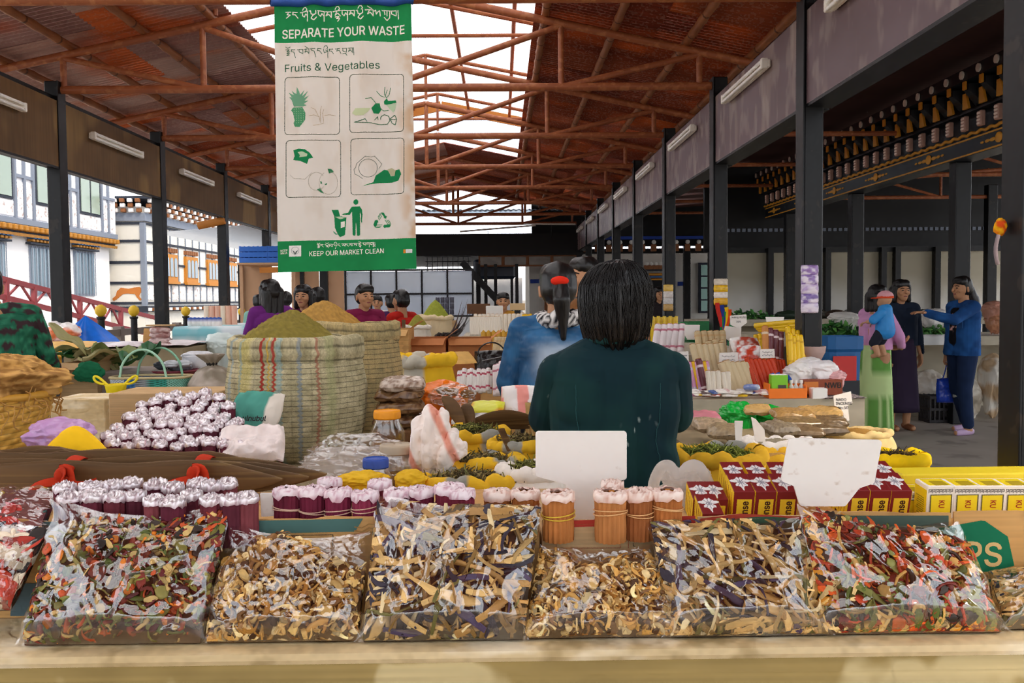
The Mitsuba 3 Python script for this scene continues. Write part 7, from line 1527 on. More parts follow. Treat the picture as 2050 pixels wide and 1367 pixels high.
laid('grain_packet', 'small packet of tan grain with a white label on the green plastic bag', 'grain packet', 1515, 819, 4.9, .15, .1, .05, '#c9a56a', 150, rx=.2, rz=-.1, other='#efe9e0', sc=9)
lump('green_bag', 'crumpled bright green plastic bag below the incense table, left part', 'plastic bag', 1478, 828, 5.0, 66, 46, .2, '#12a83c', 151, 'vcg', .55, zmin=ZBB + .002, sub=5)
lump('green_bag', 'crumpled bright green plastic bag under the labelled packet, right part', 'plastic bag', 1535, 832, 5.08, 80, 44, .2, '#0f9e38', 152, 'vcg', .55, zmin=ZBB + .002, sub=5)
laid('pink_packet', 'flat pink and red packet lying by the green sweater elbow', 'packet', 1402, 832, 4.6, .2, .1, .04, '#d98a94', 153, rx=.2, rz=.1, other='#c9342c', sc=9)
kk = thing('packet_ledge', 'small pale ledge under the pink packet', 'ledge'); put(kk, shape(bx(.82, 1.04, 4.0, 4.75, ZBB + .001, .74), 'plat'))
board('small cream price tag standing in the wide yellow herb sack', [(1470, 842), (1487, 842), (1483, 900), (1478, 905), (1473, 900)], 3.3, r=.004, th=.004)
board('small white price tag leaning left of the white grain sack', [(1503, 834), (1512, 838), (1530, 860), (1532, 884), (1512, 884)], 3.62, r=.004, th=.004)
# ---- table
scene['table_face'] = pr(proc(lambda p, n, uv: mix(C('#c2b8a4'), C('#8d8470'), fbm(p.x * 5, p.y * 5, p.z * 7, 4))), .7, .3)
k = thing('incense_table', 'stepped concrete display table of the incense stall on the right', 'table')
part(k, 'front_step', bx(.92, 2.18, 5.5, 5.88, 0, .79), 'table_face'); part(k, 'middle_step', bx(.92, 1.9, 5.88, 6.5, 0, .90), 'table_face'); part(k, 'rear_step', bx(.92, 1.9, 6.5, 8.3, 0, 1.0), 'table_face')
def check_fn(p, n, uv):
    a = smoothstep(-.1, .1, dr.sin(p.x * 170) * dr.sin(p.y * 150)); return mix(C('#2a2629'), C('#d9c9c6'), a)
scene['check'] = pr(proc(check_fn), .8, .2)
solo('checked_mat', 'black and pale checked woven mat on the right end of the incense table', 'mat', tri(*(lambda g_: (g_.vertices, g_.faces))(thick_z(grid(lambda u, v: (1.93 + .26 * u + 0 * v, 5.48 + .40 * v, .794 + .004 * np.sin(u * 9) + .05 * v * (1 - u) * 0), 10, 10), .004))), 'check')
# rolls
def roll_proto(r, h, col, cap, ring=None, n=12, mat='vc', seed=0):
    m = lathe([(.001, 0), (r, .001), (r * 1.02, h * .08), (r, h * .5), (r * 1.0, h * .94), (r * .9, h), (.001, h - .004)], n); out = [('paper', shape(m, mat, True, vary(m, col, .22, 60, seed)), None)]
    if cap: c = lathe([(r * .2, h - .003), (r * .88, h - .001), (r * .8, h + .004), (.001, h + .003)], n); out.append(('stick_ends', shape(c, 'vc', True, C(cap)), None))
    if ring:
        for q in (.22, .8): rr_ = lathe([(r * 1.03, h * q - .008), (r * 1.06, h * q), (r * 1.03, h * q + .008)], n, False); out.append(('band', shape(rr_, 'vcs', True, C(ring)), None))
    return out
RP = {'white': roll_proto(.021, .20, '#e6dccb', '#b98f5f', None, seed=1), 'cream': roll_proto(.023, .20, '#d9c6a0', '#a8763f', None, seed=2), 'beige': roll_proto(.024, .17, '#cfb88e', '#9a6a3a', '#c9a878', seed=3), 'pinkwhite': roll_proto(.026, .22, '#e9dfe0', '#c98f9a', '#c07a8a', seed=4), 'orange': roll_proto(.016, .24, '#c9401c', '#8a2a14', None, mat='vcs', seed=5), 'yellow': roll_proto(.018, .26, '#f0c41c', '#b8861c', '#d9a81c', mat='vcg', seed=6), 'pink': roll_proto(.013, .22, '#d49ac0', '#8a3a5a', '#c9c0d0', mat='vcs', seed=7), 'gold': roll_proto(.014, .22, '#e8b81c', '#8a5a1c', None, mat='vcs', seed=8), 'purple': roll_proto(.022, .24, '#6d3a44', '#b98a5a', '#e0cfd4', mat='vcg', seed=9), 'tan': roll_proto(.022, .24, '#c98a50', '#b9783a', '#e0c8a8', seed=10), 'blue': roll_proto(.013, .12, '#2f55b0', None, None, seed=11), 'whiteb': roll_proto(.020, .19, '#ece8e4', '#b9a0a8', '#b9586a', seed=12)}
rr3 = random.Random(12)
def rolls(kind, n, px0, px1, py0, py1, Y, lean, lab, grp, zb, cat='incense roll', dY=.0, s=1.0, jit=.05):
    "a leaning row whose upper ends run from (px0, py0) to (px1, py1)"
    for i in range(n):
        t = (i + .5) / n; p = W(px0 + (px1 - px0) * t, py0 + (py1 - py0) * t + rr3.uniform(-4, 4), Y + dY * t)
        proto = RP[kind] if isinstance(kind, str) else RP[kind[i % len(kind)]]; h = {'white': .2, 'cream': .2, 'beige': .17, 'pinkwhite': .22, 'orange': .24, 'yellow': .26, 'pink': .22, 'gold': .22, 'purple': .24, 'tan': .24, 'blue': .12, 'whiteb': .19}[kind if isinstance(kind, str) else kind[i % len(kind)]] * s
        rx = -.30 + rr3.uniform(-jit, jit); ry = lean + rr3.uniform(-jit, jit); M = M4((0, 0, 0), rx=rx, ry=ry, s=s); top = M[:3, 2] / s * h
        M[:3, 3] = p - top; M[2, 3] = max(M[2, 3], zb) if M[2, 3] > zb - .12 else M[2, 3]
        copies('incense_roll', lab, cat, proto, M, grp)
ITB = 'on the incense table'
rolls('pinkwhite', 5, 1312, 1372, 660, 656, 6.75, .18, 'pink banded white incense roll at the upper left of the incense table', 'pink banded white rolls', 1.0, s=1.0)
rolls('beige', 5, 1390, 1452, 672, 668, 6.55, -.05, 'beige paper incense roll in the upper row right of the pink banded rolls', 'beige rolls, upper row', 1.0)
rolls('cream', 6, 1380, 1450, 700, 690, 6.2, -.15, 'cream incense roll in the middle rows right of the green sweater', 'cream rolls, middle rows', .9)
rolls('beige', 4, 1400, 1450, 686, 682, 6.35, -.1, 'beige incense roll between the upper and middle rows', 'beige rolls between the rows', .9)
rolls(['pink', 'pink', 'gold', 'pink', 'purple', 'pink', 'gold', 'pink'], 8, 1372, 1418, 728, 726, 5.78, -.12, 'thin pink or yellow stick packet in the row beside the green sweater', 'thin pink and yellow packets', .79)
rolls('white', 5, 1412, 1462, 745, 748, 5.66, -.02, 'white paper incense roll in the front row of the incense table', 'white rolls, front row', .79, s=.8)
rolls('cream', 6, 1438, 1500, 722, 730, 5.8, -.28, 'cream paper incense roll leaning behind the white front row', 'cream rolls, second row', .79, s=1.1)
rolls('whiteb', 4, 1470, 1504, 726, 730, 5.85, -.2, 'white incense roll with red bands leaning left of the orange sticks', 'white rolls with red bands', .79)
rolls('orange', 7, 1490, 1548, 718, 722, 5.8, -.3, 'orange red incense stick packet leaning in the left part of its heap', 'orange red packets, left heap', .79)
rolls('orange', 6, 1535, 1570, 712, 728, 5.95, -.12, 'orange red incense stick packet in the right part of its heap', 'orange red packets, right heap', .79, s=.9)
rolls('blue', 4, 1540, 1585, 748, 752, 5.72, -.2, 'short blue packet behind the green box', 'short blue packets', .79)
rolls('yellow', 5, 1508, 1548, 672, 664, 6.4, .0, 'shiny yellow tube in the rear left group of yellow tubes', 'yellow tubes, rear left', .9, s=.8)
rolls('yellow', 4, 1572, 1612, 650, 670, 5.98, .05, 'tall shiny yellow tube in the right group of yellow tubes', 'yellow tubes, tall right', .79)
rolls('yellow', 4, 1578, 1606, 668, 672, 5.86, .03, 'shiny yellow tube in front of the tall right ones', 'yellow tubes, front right', .79, s=.9)
rolls(['tan', 'purple', 'purple', 'purple'], 4, 1526, 1568, 655, 668, 6.02, .05, 'patterned brown purple incense roll left of the tall yellow tubes', 'patterned rolls', .79)
for j in range(3):
    a, b = W(1512 + 4 * j, 652 + 4 * j, 6.6), W(1606, 644 + 7 * j, 6.3); t = np.linspace(0, 1, 8); solo('yellow_tube', 'shiny yellow tube lying flat on top of the upright yellow tubes', 'tube', tube(a + (b - a) * t[:, None], .02, 12), 'vcg', True, color=C('#f0c41c'), group='flat yellow tubes')
k = thing('tube_rack', 'low tan box under the flat yellow tubes', 'box'); a = W(1508, 665, 6.62); put(k, shape(bx(a[0], 1.9, 6.5, 6.72, 1.0, a[2] - .05), 'card'))
laid('book_packet', 'blue and yellow packet standing behind the yellow tubes', 'packet', 1626, 672, 6.0, .11, .15, .03, '#1d2f86', 160, rx=1.25, ry=0, rz=.2, color=lambda m: np.where((np.abs(m.vertices[:, 0] - .01) < .03)[:, None], C('#efc01c'), C('#232f7a')))
k = thing('clay_pot', 'pale pinkish clay bowl under the blue and yellow packet', 'bowl'); p = W(1628, 705, 5.95); put(k, shape(move(lathe([(.05, 0), (.075, .05), (.08, .09), (.074, .09), (.06, .03), (.01, .02)], 22), (p[0], p[1], p[2] - .05)), 'vcs', True, C('#b59a92')))
k2 = thing('stool', 'small wooden stand under the clay bowl', 'stand'); put(k2, shape(bx(p[0] - .05, p[0] + .05, p[1] - .05, p[1] + .05, .79 if p[1] < 5.88 else .90, p[2] - .05), 'plywood'))
for j, (px, py, w_, h_, col) in enumerate([(1600, 742, 60, 34, '#efece8'), (1645, 738, 60, 34, '#f2eeee'), (1618, 728, 50, 26, '#e6e2e0'), (1668, 752, 50, 22, '#eab4b4')]):
    lump('plastic_bag', ['crumpled white plastic bag above the green box', 'crumpled white plastic bag above the lettered carton', 'crumpled white bag behind the two others on the incense table', 'crumpled pink plastic bag at the right end of the incense table'][j], 'plastic bag', px, py, 5.75 + .05 * (j == 2), w_, h_, .14, col, 161 + j, 'vcg', .5, zmin=.795)
# tray, bottles, boxes
k = thing('orange_tray', 'orange cardboard tray with small bottles at the front of the incense table', 'tray'); a, b = W(1540, 778, 5.52), W(1616, 797, 5.52); y_ = 5.52
part(k, 'walls', cat_([bx(a[0], b[0], y_, y_ + .006, .792, .792 + .06), bx(a[0], b[0], y_ + .12, y_ + .126, .792, .87), bx(a[0], a[0] + .006, y_, y_ + .12, .792, .88), bx(b[0] - .006, b[0], y_, y_ + .12, .792, .87), bx(a[0], b[0], y_, y_ + .12, .792, .797)]), 'vcs', color=C('#f07a1c'))
for j, px in enumerate((1584, 1593, 1604, 1571)):
    p = W(px, 775, 5.57); m = move(lathe([(.001, 0), (.014, 0), (.014, .05), (.006, .062), (.006, .068), (.009, .068), (.009, .085), (.001, .085)], 14), (p[0], p[1], .80), s=1.15); solo('small_bottle', 'small dark bottle with a pale cap standing in the orange tray', 'bottle', m, 'vcg', True, color=np.where((m.vertices[:, 2] > .80 + .072)[:, None], C('#e9e6e0'), np.where((m.vertices[:, 2] > .82)[:, None], C('#d9d4cc'), C('#2a2422'))), group='bottles in the orange tray')
k = thing('green_box', 'bright green and white small carton standing in the orange tray', 'box'); p = W(1558, 764, 5.58); part(k, 'carton', cbox(.10, .06, .13, .002, (p[0], p[1], .80 + .065)), 'vcs', color=C('#7fc82c')); part(k, 'white_top', bx(p[0] - .045, p[0] + .045, p[1] - .028, p[1] + .028, .93, .934), 'vcs', color=C('#f2f2ec')); part(k, 'picture', bx(p[0] - .01, p[0] + .04, p[1] - .0315, p[1] - .030, .81, .87), 'vcs', color=C('#4a4a40'))
k = thing('lettered_carton', 'small brown red carton lettered NWB on the incense table', 'carton'); a, b = W(1609, 761, 5.6), W(1687, 784, 5.6); part(k, 'carton', cbox(b[0] - a[0], .1, a[2] - .80, .003, ((a[0] + b[0]) / 2, 5.65, (a[2] + .80) / 2)), 'vcs', color=C('#8a3f22')); m = upright(meshkit.text_mesh('NWB', .032, .001, True)); p = W(1650, 775, 5.6); m.vertices = m.vertices + [p[0], 5.5985, p[2] - .004]; part(k, 'lettering', m, 'vcs', color=C('#20140f')); part(k, 'orange_panel', bx(a[0] + .002, a[0] + .09, 5.5985, 5.6, .81, a[2] - .01), 'vcs', color=C('#c9762c'))
for j in range(16):
    px = 1388 + 148 * j / 15 + rr3.uniform(-5, 5); laid('small_packet', 'flat small packet in the row along the front edge of the incense table', 'packet', px, 787 + rr3.uniform(-5, 4), 5.56, .10, .06, .012, ['#b9a9a0', '#e0b82c', '#d9cfc4', '#6a5a5a', '#c9604c', '#3f5a9a', '#cfa0a0', '#efe8d8'][j % 8], 170 + j, rx=.3, rz=rr3.uniform(-.6, .6), other='#f0ece6', amp=.003, sc=40, group='flat packets at the table edge')
laid('foil_roll', 'small blue and silver packet in front of the orange sticks', 'packet', 1505, 775, 5.53, .1, .04, .035, '#7a8ac0', 190, rx=.3, rz=-.2, other='#dfe3ea', amp=.003)
solo('white_box', 'small white carton with a blue mark right of the orange tray', 'box', cbox(.09, .07, .07, .003, tuple(W(1638, 788, 5.54) + [0, 0, 0])), 'vcs', color=C('#eceae6'))
# lettered price cards
def card(lab, pts, Y, lines, h, stem=None):
    k = board(lab, pts, Y, r=.006, th=.004)
    P = np.array([XZ(*p, Y) for p in pts]); x0, z1 = P[:, 0].min(), P[:, 1].max()
    for i, (t, fx, fz) in enumerate(lines):
        m = upright(meshkit.text_mesh(t, h, .001)); m.vertices = m.vertices + [x0 + fx, Y - .0052, z1 - fz]; part(k, 'lettering', m, 'vc', color=C('#2a2a30'))
    return k
card('white price card reading NADO PIZO 200 standing at the back of the incense table', [(1461, 632), (1494, 629), (1495, 646), (1484, 654), (1482, 706), (1476, 706), (1473, 655), (1462, 650)], 6.9, [('NADO PIZO', .012, .03), ('200', .045, .062)], .014)
card('white price card lettered INCENSE No.50 on a stem in the tan sack', [(1668, 792), (1703, 783), (1706, 806), (1697, 812), (1700, 842), (1692, 842), (1682, 816), (1670, 812)], 4.78, [('NADO', .012, .05), ('INCENSE', .012, .07), ('No.50', .022, .092)], .014)
board('blank white price card between the pink banded and the beige rolls', [(1370, 650), (1401, 650), (1400, 672), (1390, 680), (1376, 680), (1370, 670)], 6.7, r=.008, th=.004)
board('blank white price card tilted left of the lettered price card', [(1452, 652), (1480, 656), (1482, 678), (1468, 684), (1467, 708), (1461, 708), (1459, 682), (1446, 674)], 6.62, r=.008, th=.004)
board('blank cream price card behind the yellow tubes', [(1532, 634), (1570, 634), (1566, 652), (1555, 660), (1553, 716), (1548, 716), (1546, 660), (1536, 652)], 7.0, r=.006, th=.004)
for (q, Y, t, lb) in (((1440, 706, 1477, 727), 5.95, 'SMALL', 'handwritten white card in front of the beige rolls'), ((1522, 699, 1550, 716), 5.9, 'NADU', 'handwritten white card above the orange sticks'), ((1360, 704, 1378, 726), 5.98, 'No.', 'handwritten white card at the edge of the green sweater')):
    kc = card(lb, [(q[0], q[1]), (q[2], q[1] - 1), (q[2] + 1, q[3]), (q[0] - 1, q[3] + 1)], Y, [], .013)
    a_, b_ = W(q[0], q[1], Y), W(q[2], q[3], Y); tt = np.linspace(.14, .84, 26)
    for r_ in (.35, .68): part(kc, 'pen_stroke', tube(np.c_[a_[0] + (b_[0] - a_[0]) * tt, tt * 0 + Y - .0045, a_[2] + (b_[2] - a_[2]) * r_ + .006 * np.sin(tt * 47 + 9 * r_) * np.cos(tt * 19)], .0012, 4), 'vc', color=C('#3a3a44'))
laid('cloth_bag', 'white cloth bag with red print among the beige rolls', 'bag', 1492, 690, 6.1, .2, .12, .05, '#eeeae4', 191, rx=.9, rz=.1, other='#b9503c', sc=26)
laid('cloth_bag', 'white bag with red boxes printed beside the orange sticks', 'bag', 1500, 708, 5.98, .16, .12, .05, '#e9e6e4', 192, rx=1.1, rz=-.1, other='#c9442c', sc=40)
# ---- small yellow jars and bag row behind
for j in range(9):
    p = W(1306 + 6 * j, 640 + 2 * (j % 2), 7.6 + .1 * (j % 2)); m = move(lathe([(.001, 0), (.017, 0), (.017, .07), (.012, .08), (.014, .082), (.014, .1), (.001, .1)], 12), (p[0], p[1], 1.0), s=(1, 1, max((p[2] + .03 - 1.0) / .1, 1))); solo('yellow_bottle', 'small yellow bottle in the cluster beside the green sweater head', 'bottle', m, 'vcg', True, color=C('#dcb81c'), group='yellow bottles')
# ---- things hung on the right columns
def hung(px, y0, y1, Y, n, w, cols, lab, cat, base, seed):
    k = thing(base, lab, cat)
    for i in range(n):
        p = W(px, y0 + (y1 - y0) * (i + .5) / n, Y); h = (y1 - y0) / n * Y / FOC * 1.08
        m = pillow(w, h, .035, seed + i, n=16, amp=.006); m.apply_transform(M4(p, rx=math.pi / 2)); part(k, 'packet', m, 'vcg', True, color=vary(m, cols[i % len(cols)], .35, 50, i, '#e6dcea' if base == 'packet_strip' else None))
    return k
hung(1621, 531, 626, 5.90, 5, .115, ['#9a7ab8', '#8d70b0', '#b9a0cc', '#7f68a8', '#c9bcd6'], 'strip of purple and silver packets hung on the nearest full right column', 'packet strip', 'packet_strip', 201)
hung(1443, 558, 610, 8.36, 4, .13, ['#d9ccb8', '#e8b81c', '#e9dfd4', '#e0a81c'], 'yellow and white packets hung on the second right column', 'hanging packets', 'hanging_packets', 211)
hung(1338, 570, 622, 10.9, 4, .12, ['#e9c05a', '#e6dcd4', '#d9d4d0', '#c9a05a'], 'yellow and white packets hung on the third right column', 'hanging packets', 'hanging_packets', 221)
k = thing('prayer_flag', 'red, blue and yellow cloth streamers hanging below the packets on the second right column', 'flags')
for j, (dx, col) in enumerate(((-.05, '#c9342c'), (-.01, '#2c3a8a'), (.03, '#e8b81c'), (.06, '#d94a1c'), (.02, '#1f7a4a'))):
    t = np.linspace(0, 1, 12); p = W(1446, 606, 8.33); part(k, 'streamer', tube(p + np.c_[dx + .05 * np.sin(t * 2 + j) * t, -.02 + 0 * t, -.24 * t - .02 * j], .02, 8, True, .25, (0, 1, 0)), 'vcc', True, color=C(col))
k = thing('tied_cloth', 'yellow and orange cloth knotted with a grey cord round the nearest right column', 'cloth'); m = crumpled(W(2003, 455, 3.52), (.02, .025, .03), 5, .5, 3); part(k, 'knot', m, 'vcc', True, color=vary(m, '#f0b41c', .2, 60, 1, '#d9501c'))
a = np.linspace(0, 2 * np.pi, 5)[:-1] + math.pi / 4; z_ = W(2010, 462, 3.45)[2]; part(k, 'cord', tube([(2.012 + .095 * math.cos(t), 3.5 + .105 * math.sin(t), z_) for t in np.append(a, a[0])], .007, 6), 'vc', True, color=C('#7a6a60')); t = np.linspace(0, 1, 8); part(k, 'cord_end', tube(W(1999, 470, 3.42) + np.c_[-.01 * np.sin(t * 3), 0 * t, -.11 * t], .007, 6), 'vc', True, color=C('#8a7c80'))
# ---- bins, counters and greens in the right aisle
k = thing('waste_bin', 'blue plastic bin with a wide rim and red side right of the incense table', 'bin'); p = W(1676, 700, 7.6)
part(k, 'tub', move(loft([[(sx * w_, sy * w_ * .8, z) for sx, sy in ((-1, -1), (-.6, -1.15), (.6, -1.15), (1, -1), (1, 1), (-1, 1))] for w_, z in ((.12, 0), (.15, .82), (.17, .84), (.17, .93), (.15, .93), (.13, .3))]), (p[0] + .02, p[1], .0), s=(.85, 1, 1.16)), 'vcs', color=C('#1f5f9a')); part(k, 'red_panel', bx(p[0] - .09, p[0] + .1, p[1] - .16, p[1] - .15, .72, .92), 'vcs', color=C('#c9302c')); part(k, 'dark_base', bx(p[0] - .09, p[0] + .13, p[1] - .155, p[1] - .145, .2, .72), 'vcs', color=C('#20242c'))
k = thing('waste_bin', 'dark green bin beside the second right column', 'bin'); p = W(1412, 660, 9.0); put(k, shape(move(loft([[(sx * w_, sy * w_, z) for sx, sy in ((-1, -1), (1, -1), (1, 1), (-1, 1))] for w_, z in ((.15, 0), (.19, .98), (.22, 1.0), (.22, 1.16), (.16, 1.17))]), (p[0], p[1], 0)), 'vcs', False, C('#2f7a4a')))
scene['counter_pale'] = pr(proc(lambda p, n, uv: mix(C('#c9c0ac'), C('#a29882'), fbm(p.x * 4, p.y * 4, p.z * 4, 3))), .7, .3)
def vegcounter(lab, x0, x1, y0, y1, z, under=True):
    k = thing('vegetable_counter', lab, 'counter'); part(k, 'top', bx(x0, x1, y0, y1, z - .1, z), 'counter_pale')
    part(k, 'end_wall', bx(x0, x0 + .15, y0 + .02, y1 - .02, 0, z - .1), 'counter_pale'); part(k, 'back_wall', bx(x0 + .15, x1, y1 - .25, y1 - .1, 0, z - .1), 'counter_pale'); return k
vegcounter('pale concrete vegetable counter behind the blue bin', 3.0, 3.85, 10.3, 12.2, .95); vegcounter('long pale concrete vegetable counter behind the three people', 4.1, 7.6, 10.55, 11.9, .93); vegcounter('rear pale concrete counter along the aisle wall', 3.1, 8, 14.6, 15.6, 1.05)
def greens(lab, px, py, Y, w, d, h, z, cols, seed, n=140, grp=None, cat='vegetables', base='leafy_greens'):
    rs = np.random.default_rng(seed); pr_ = [chip_piece(rs.uniform(.03, .06), rs.uniform(.012, .03), .008, rs, .9) for _ in range(10)]; x = W(px, py, Y)[0]
    pos = np.c_[x + rs.normal(0, w / 2.6, n).clip(-w / 2, w / 2), Y + rs.normal(0, d / 3, n).clip(-d / 2, d / 2), z + rs.uniform(0.01, 1, n) * h]; pos[:, 2] = z + (pos[:, 2] - z) * np.clip(1.1 - (np.abs(pos[:, 0] - x) / (w / 2)) ** 2, .15, 1)
    m, c_ = scatter(pr_, [(randrot(rs, .8), pos[i], rs.uniform(.8, 1.3)) for i in range(n)], pick([(q, 1) for q in cols], n, rs)); m.vertices[:, 2] = np.maximum(m.vertices[:, 2], z + .002); solo(base, lab, cat, m, 'vcs', True, color=c_, kind='stuff')
GRN_ = ['#2f6a2c', '#3f7f34', '#24522a', '#5a9444']
greens('heap of dark green leaves on the counter behind the blue bin', 1672, 650, 10.8, .55, .5, .14, .95, GRN_, 1); greens('bunch of green leaves on the long counter behind the navy jacket', 1872, 664, 10.9, .45, .4, .12, .93, GRN_, 2); greens('green leaves lying on the rear aisle counter', 1500, 625, 14.9, .8, .5, .14, 1.05, GRN_, 3)
greens('green bunches on the long counter left of the navy jacket', 1712, 640, 11.2, .3, .4, .1, .93, GRN_, 4, 80)
for j, (px, py, Y, w_, h_, col, lb) in enumerate([(1856, 776, 10.5, 62, 66, '#cbbfae', 'pale plastic sack full of greens under the long counter left part'), (1900, 790, 10.45, 40, 60, '#bdb09a', 'pale plastic sack under the long counter behind the jeans'), (1930, 800, 10.5, 60, 90, '#a89c8a', 'tall grey plastic sack under the long counter'), (1985, 740, 10.4, 40, 60, '#c9ab86', 'tan sack under the long counter at the right')]):
    lump('plastic_sack', lb, 'sack', px, py, Y, w_, h_, .35, col, 230 + j, 'vcs', .4, zmin=.002, other='#e6e0d4')
for j, (px, py, w_, h_, col, lb) in enumerate([(1690, 636, 60, 22, '#e0dcd6', 'white plastic bundle behind the pink blouse head'), (1868, 628, 46, 20, '#e6e2de', 'white plastic bundle on the long counter'), (1990, 615, 36, 26, '#c98f7a', 'clear bag of tan vegetables at the right edge of the long counter'), (1992, 638, 36, 26, '#b9805f', 'lower clear bag of tan vegetables at the right edge'), (1975, 690, 60, 26, '#e0dcd4', 'white plastic bundle at the right end of the long counter')]):
    lump('plastic_bundle', lb, 'bundle', px, py, 11.0, w_, h_, .3, col, 240 + j, 'vcg', .45, zmin=.935)
solo('plastic_sheet', 'white plastic sheet draped over the front of the long counter', 'sheet', thick_z(grid(lambda u, v: (4.15 + 1.3 * v, 10.53 - .006 * np.sin(v * 40) + .3 * np.clip(u - .45, 0, 1), np.where(u < .45, .84 + .23 * u, .945 + .008 * np.sin(v * 31 + u * 9))), 12, 50), .003), 'vcs', True, color=C('#dfe0de'))
k = thing('vegetable_crate', 'black plastic crate standing under the long counter', 'crate'); p = W(1878, 830, 10.2); put(k, shape(move(crate(.3, .26, .3), (p[0], p[1], .002)), 'vcs', False, C('#241f22')))
for j in range(26):
    px = rr3.uniform(1560, 1990); p = W(px, 618, 15.0); m = crumpled((p[0], 14.75 + rr3.uniform(0, .6), 1.05 + .06), (rr3.uniform(.09, .2), .12, rr3.uniform(.05, .1)), 250 + j, .4, 2, 1.052); solo('produce_heap', 'dim heap of produce on the rear aisle counter', 'produce', m, 'vcs', True, color=vary(m, ['#3a3a2a', '#8d8a84', '#4a3a30', '#6a6a60', '#2a3a2a'][j % 5], .4, 20, j), group='produce heaps on the rear counter')

k = thing('plastic_bag', 'crumpled clear carrier bag with handle loops beside the small red cartons', 'plastic bag'); p = W(1375, 985, 2.16)
part(k, 'film', crumpled((p[0], p[1], BXT + .045), (.055, .035, .045), 401, .6, 5, BXT + .002, 1.8), 'milky', True)
for a_, b_ in ((-.085, -.02), (-.03, .05)):
    t = np.linspace(0, 1, 16); part(k, 'handle', rough(tube(np.c_[p[0] + a_ + (b_ - a_) * t, p[1] - .02 + 0 * t, BXT + .04 + .065 * np.sin(np.pi * t) ** .6], .014, 10, True, .4, (0, 1, 0)), .004, 60, 3), 'milky', True)
# ================================================================ farther goods in the middle and on the left
k = thing('display_table', 'stepped table of the middle incense display behind the open boxes', 'table')
part(k, 'middle_step', bx(-.18, .3, 6.9, 7.5, 0, .95), 'table_face'); part(k, 'rear_step', bx(-.32, .35, 7.58, 8.6, 0, 1.1), 'table_face')
rolls('whiteb', 14, 918, 985, 742, 738, 5.62, .08, 'white and pink incense roll low in the middle display, left of the black bag strap', 'white rolls low in the middle display', .72, s=.75)
rolls('pinkwhite', 8, 990, 1036, 728, 722, 5.56, .02, 'tall white and pink roll low in the middle display by the denim jacket', 'tall white rolls by the denim jacket', .72, s=.85)
rolls('beige', 6, 992, 1030, 688, 684, 7.1, .15, 'beige paper roll leaning in the middle display beside the black bag', 'beige rolls beside the black bag', .95, s=1.0)
rolls('white', 13, 942, 1002, 652, 648, 7.9, .0, 'white incense roll in the lower upright row of the middle display', 'white rolls, lower upright row', 1.1, s=.8)
rolls('white', 12, 948, 1050, 632, 630, 8.2, .0, 'white incense roll in the upper upright row of the middle display', 'white rolls, upper upright row', 1.1, s=.9)
rolls('gold', 6, 1046, 1064, 632, 632, 8.0, .05, 'thin yellow roll at the right end of the upper white rolls', 'thin yellow rolls', 1.1, s=.8)
for j in range(6):
    p = W(968 + 10 * j, 668, 7.3); k = thing('gold_jar', 'small round gold lidded jar in the row above the beige rolls', 'jar', 'gold jars in a row'); m = move(lathe([(.001, 0), (.02, 0), (.024, .02), (.02, .042), (.001, .046)], 14), (p[0], p[1], .95), s=(1, 1, max((p[2] + .03 - .95) / .046, 1))); put(k, shape(m, 'vcs', True, C('#c9982c')))
k = thing('horn_bundle', 'bundle of long dark curved horns lying right of the green powder sacks', 'horns')
for j in range(11):
    t = np.linspace(0, 1, 16); a, b = W(872 + 3 * j, 672 - 2 * (j % 3), 7.3), W(925 + 4 * (j % 6), 655 - 4 * (j % 7), 7.5); P = a + (b - a) * t[:, None] + np.c_[0 * t, 0 * t, .06 * (t ** 2.5) * (j % 4) - .05 * np.sin(t * np.pi)]; part(k, 'horn', tube(P, .012 * (1.05 - t), 8), 'vcs', True, color=C('#241b18' if j % 3 else '#3a2622'))
part(k, 'crate', bx(W(868, 680, 7.3)[0], W(945, 680, 7.3)[0], 7.22, 7.55, .0, W(900, 682, 7.3)[2]), 'card')
# black bag
k = thing('black_bag', 'black leather bag with a strap lying among the incense rolls', 'bag'); m = pillow(.22, .17, .1, 5, amp=.02); m.apply_transform(M4(W(984, 726, 5.95), rx=1.2, rz=.15)); part(k, 'body', m, 'vcg', True, color=vary(m, '#1d1a1a', .4, 20, 2)); t = np.linspace(0, 1, 16); p = W(984, 712, 5.9); part(k, 'strap', tube(p + np.c_[.09 * np.cos(t * np.pi), 0 * t, .085 * np.sin(t * np.pi)], .009, 8, True, .5), 'vcg', True, color=C('#161414')); part(k, 'zip', bar(W(965, 722, 5.87), W(1004, 714, 5.87), .003, 5), 'vcs', True, color=C('#8a8a8a'))
part(k, 'stand', bx(W(962, 740, 5.95)[0], W(1004, 740, 5.95)[0], 5.85, 6.1, ZA2, W(984, 742, 5.95)[2]), 'card')
herb_sack(872, 636, 8.4, .14, 'cream sack heaped with bright green powder beyond the horns', 'bright green powder in the cream sack', 'green_powder', None, 301, '#d9c6a0', '#d9c6a0', z0=.6, flat=.9, rim=.028, powder='#8d9434', mh=.17, base='cream_sack')
herb_sack(836, 655, 7.8, .10, 'small pale sack heaped with green powder left of the cream sack', 'green powder in the small pale sack', 'green_powder', None, 302, '#e0d8c8', '#e0d8c8', z0=.6, flat=.9, rim=.022, powder='#8a8434', mh=.12, base='cream_sack')
k = thing('sack_plinth', 'low platform under the far green powder sacks', 'platform'); put(k, shape(bx(-.84, -.42, 7.62, 8.62, 0, .598), 'plat'))
k = thing('brown_scoop_card', 'brown pointed wooden board standing beside the small pale sack', 'board'); put(k, shape(_beam(np.array([W(806, 668, 7.64)[0] - .0, 7.64, .6]), W(808, 640, 7.64), .03, .01), 'pod_skin'))
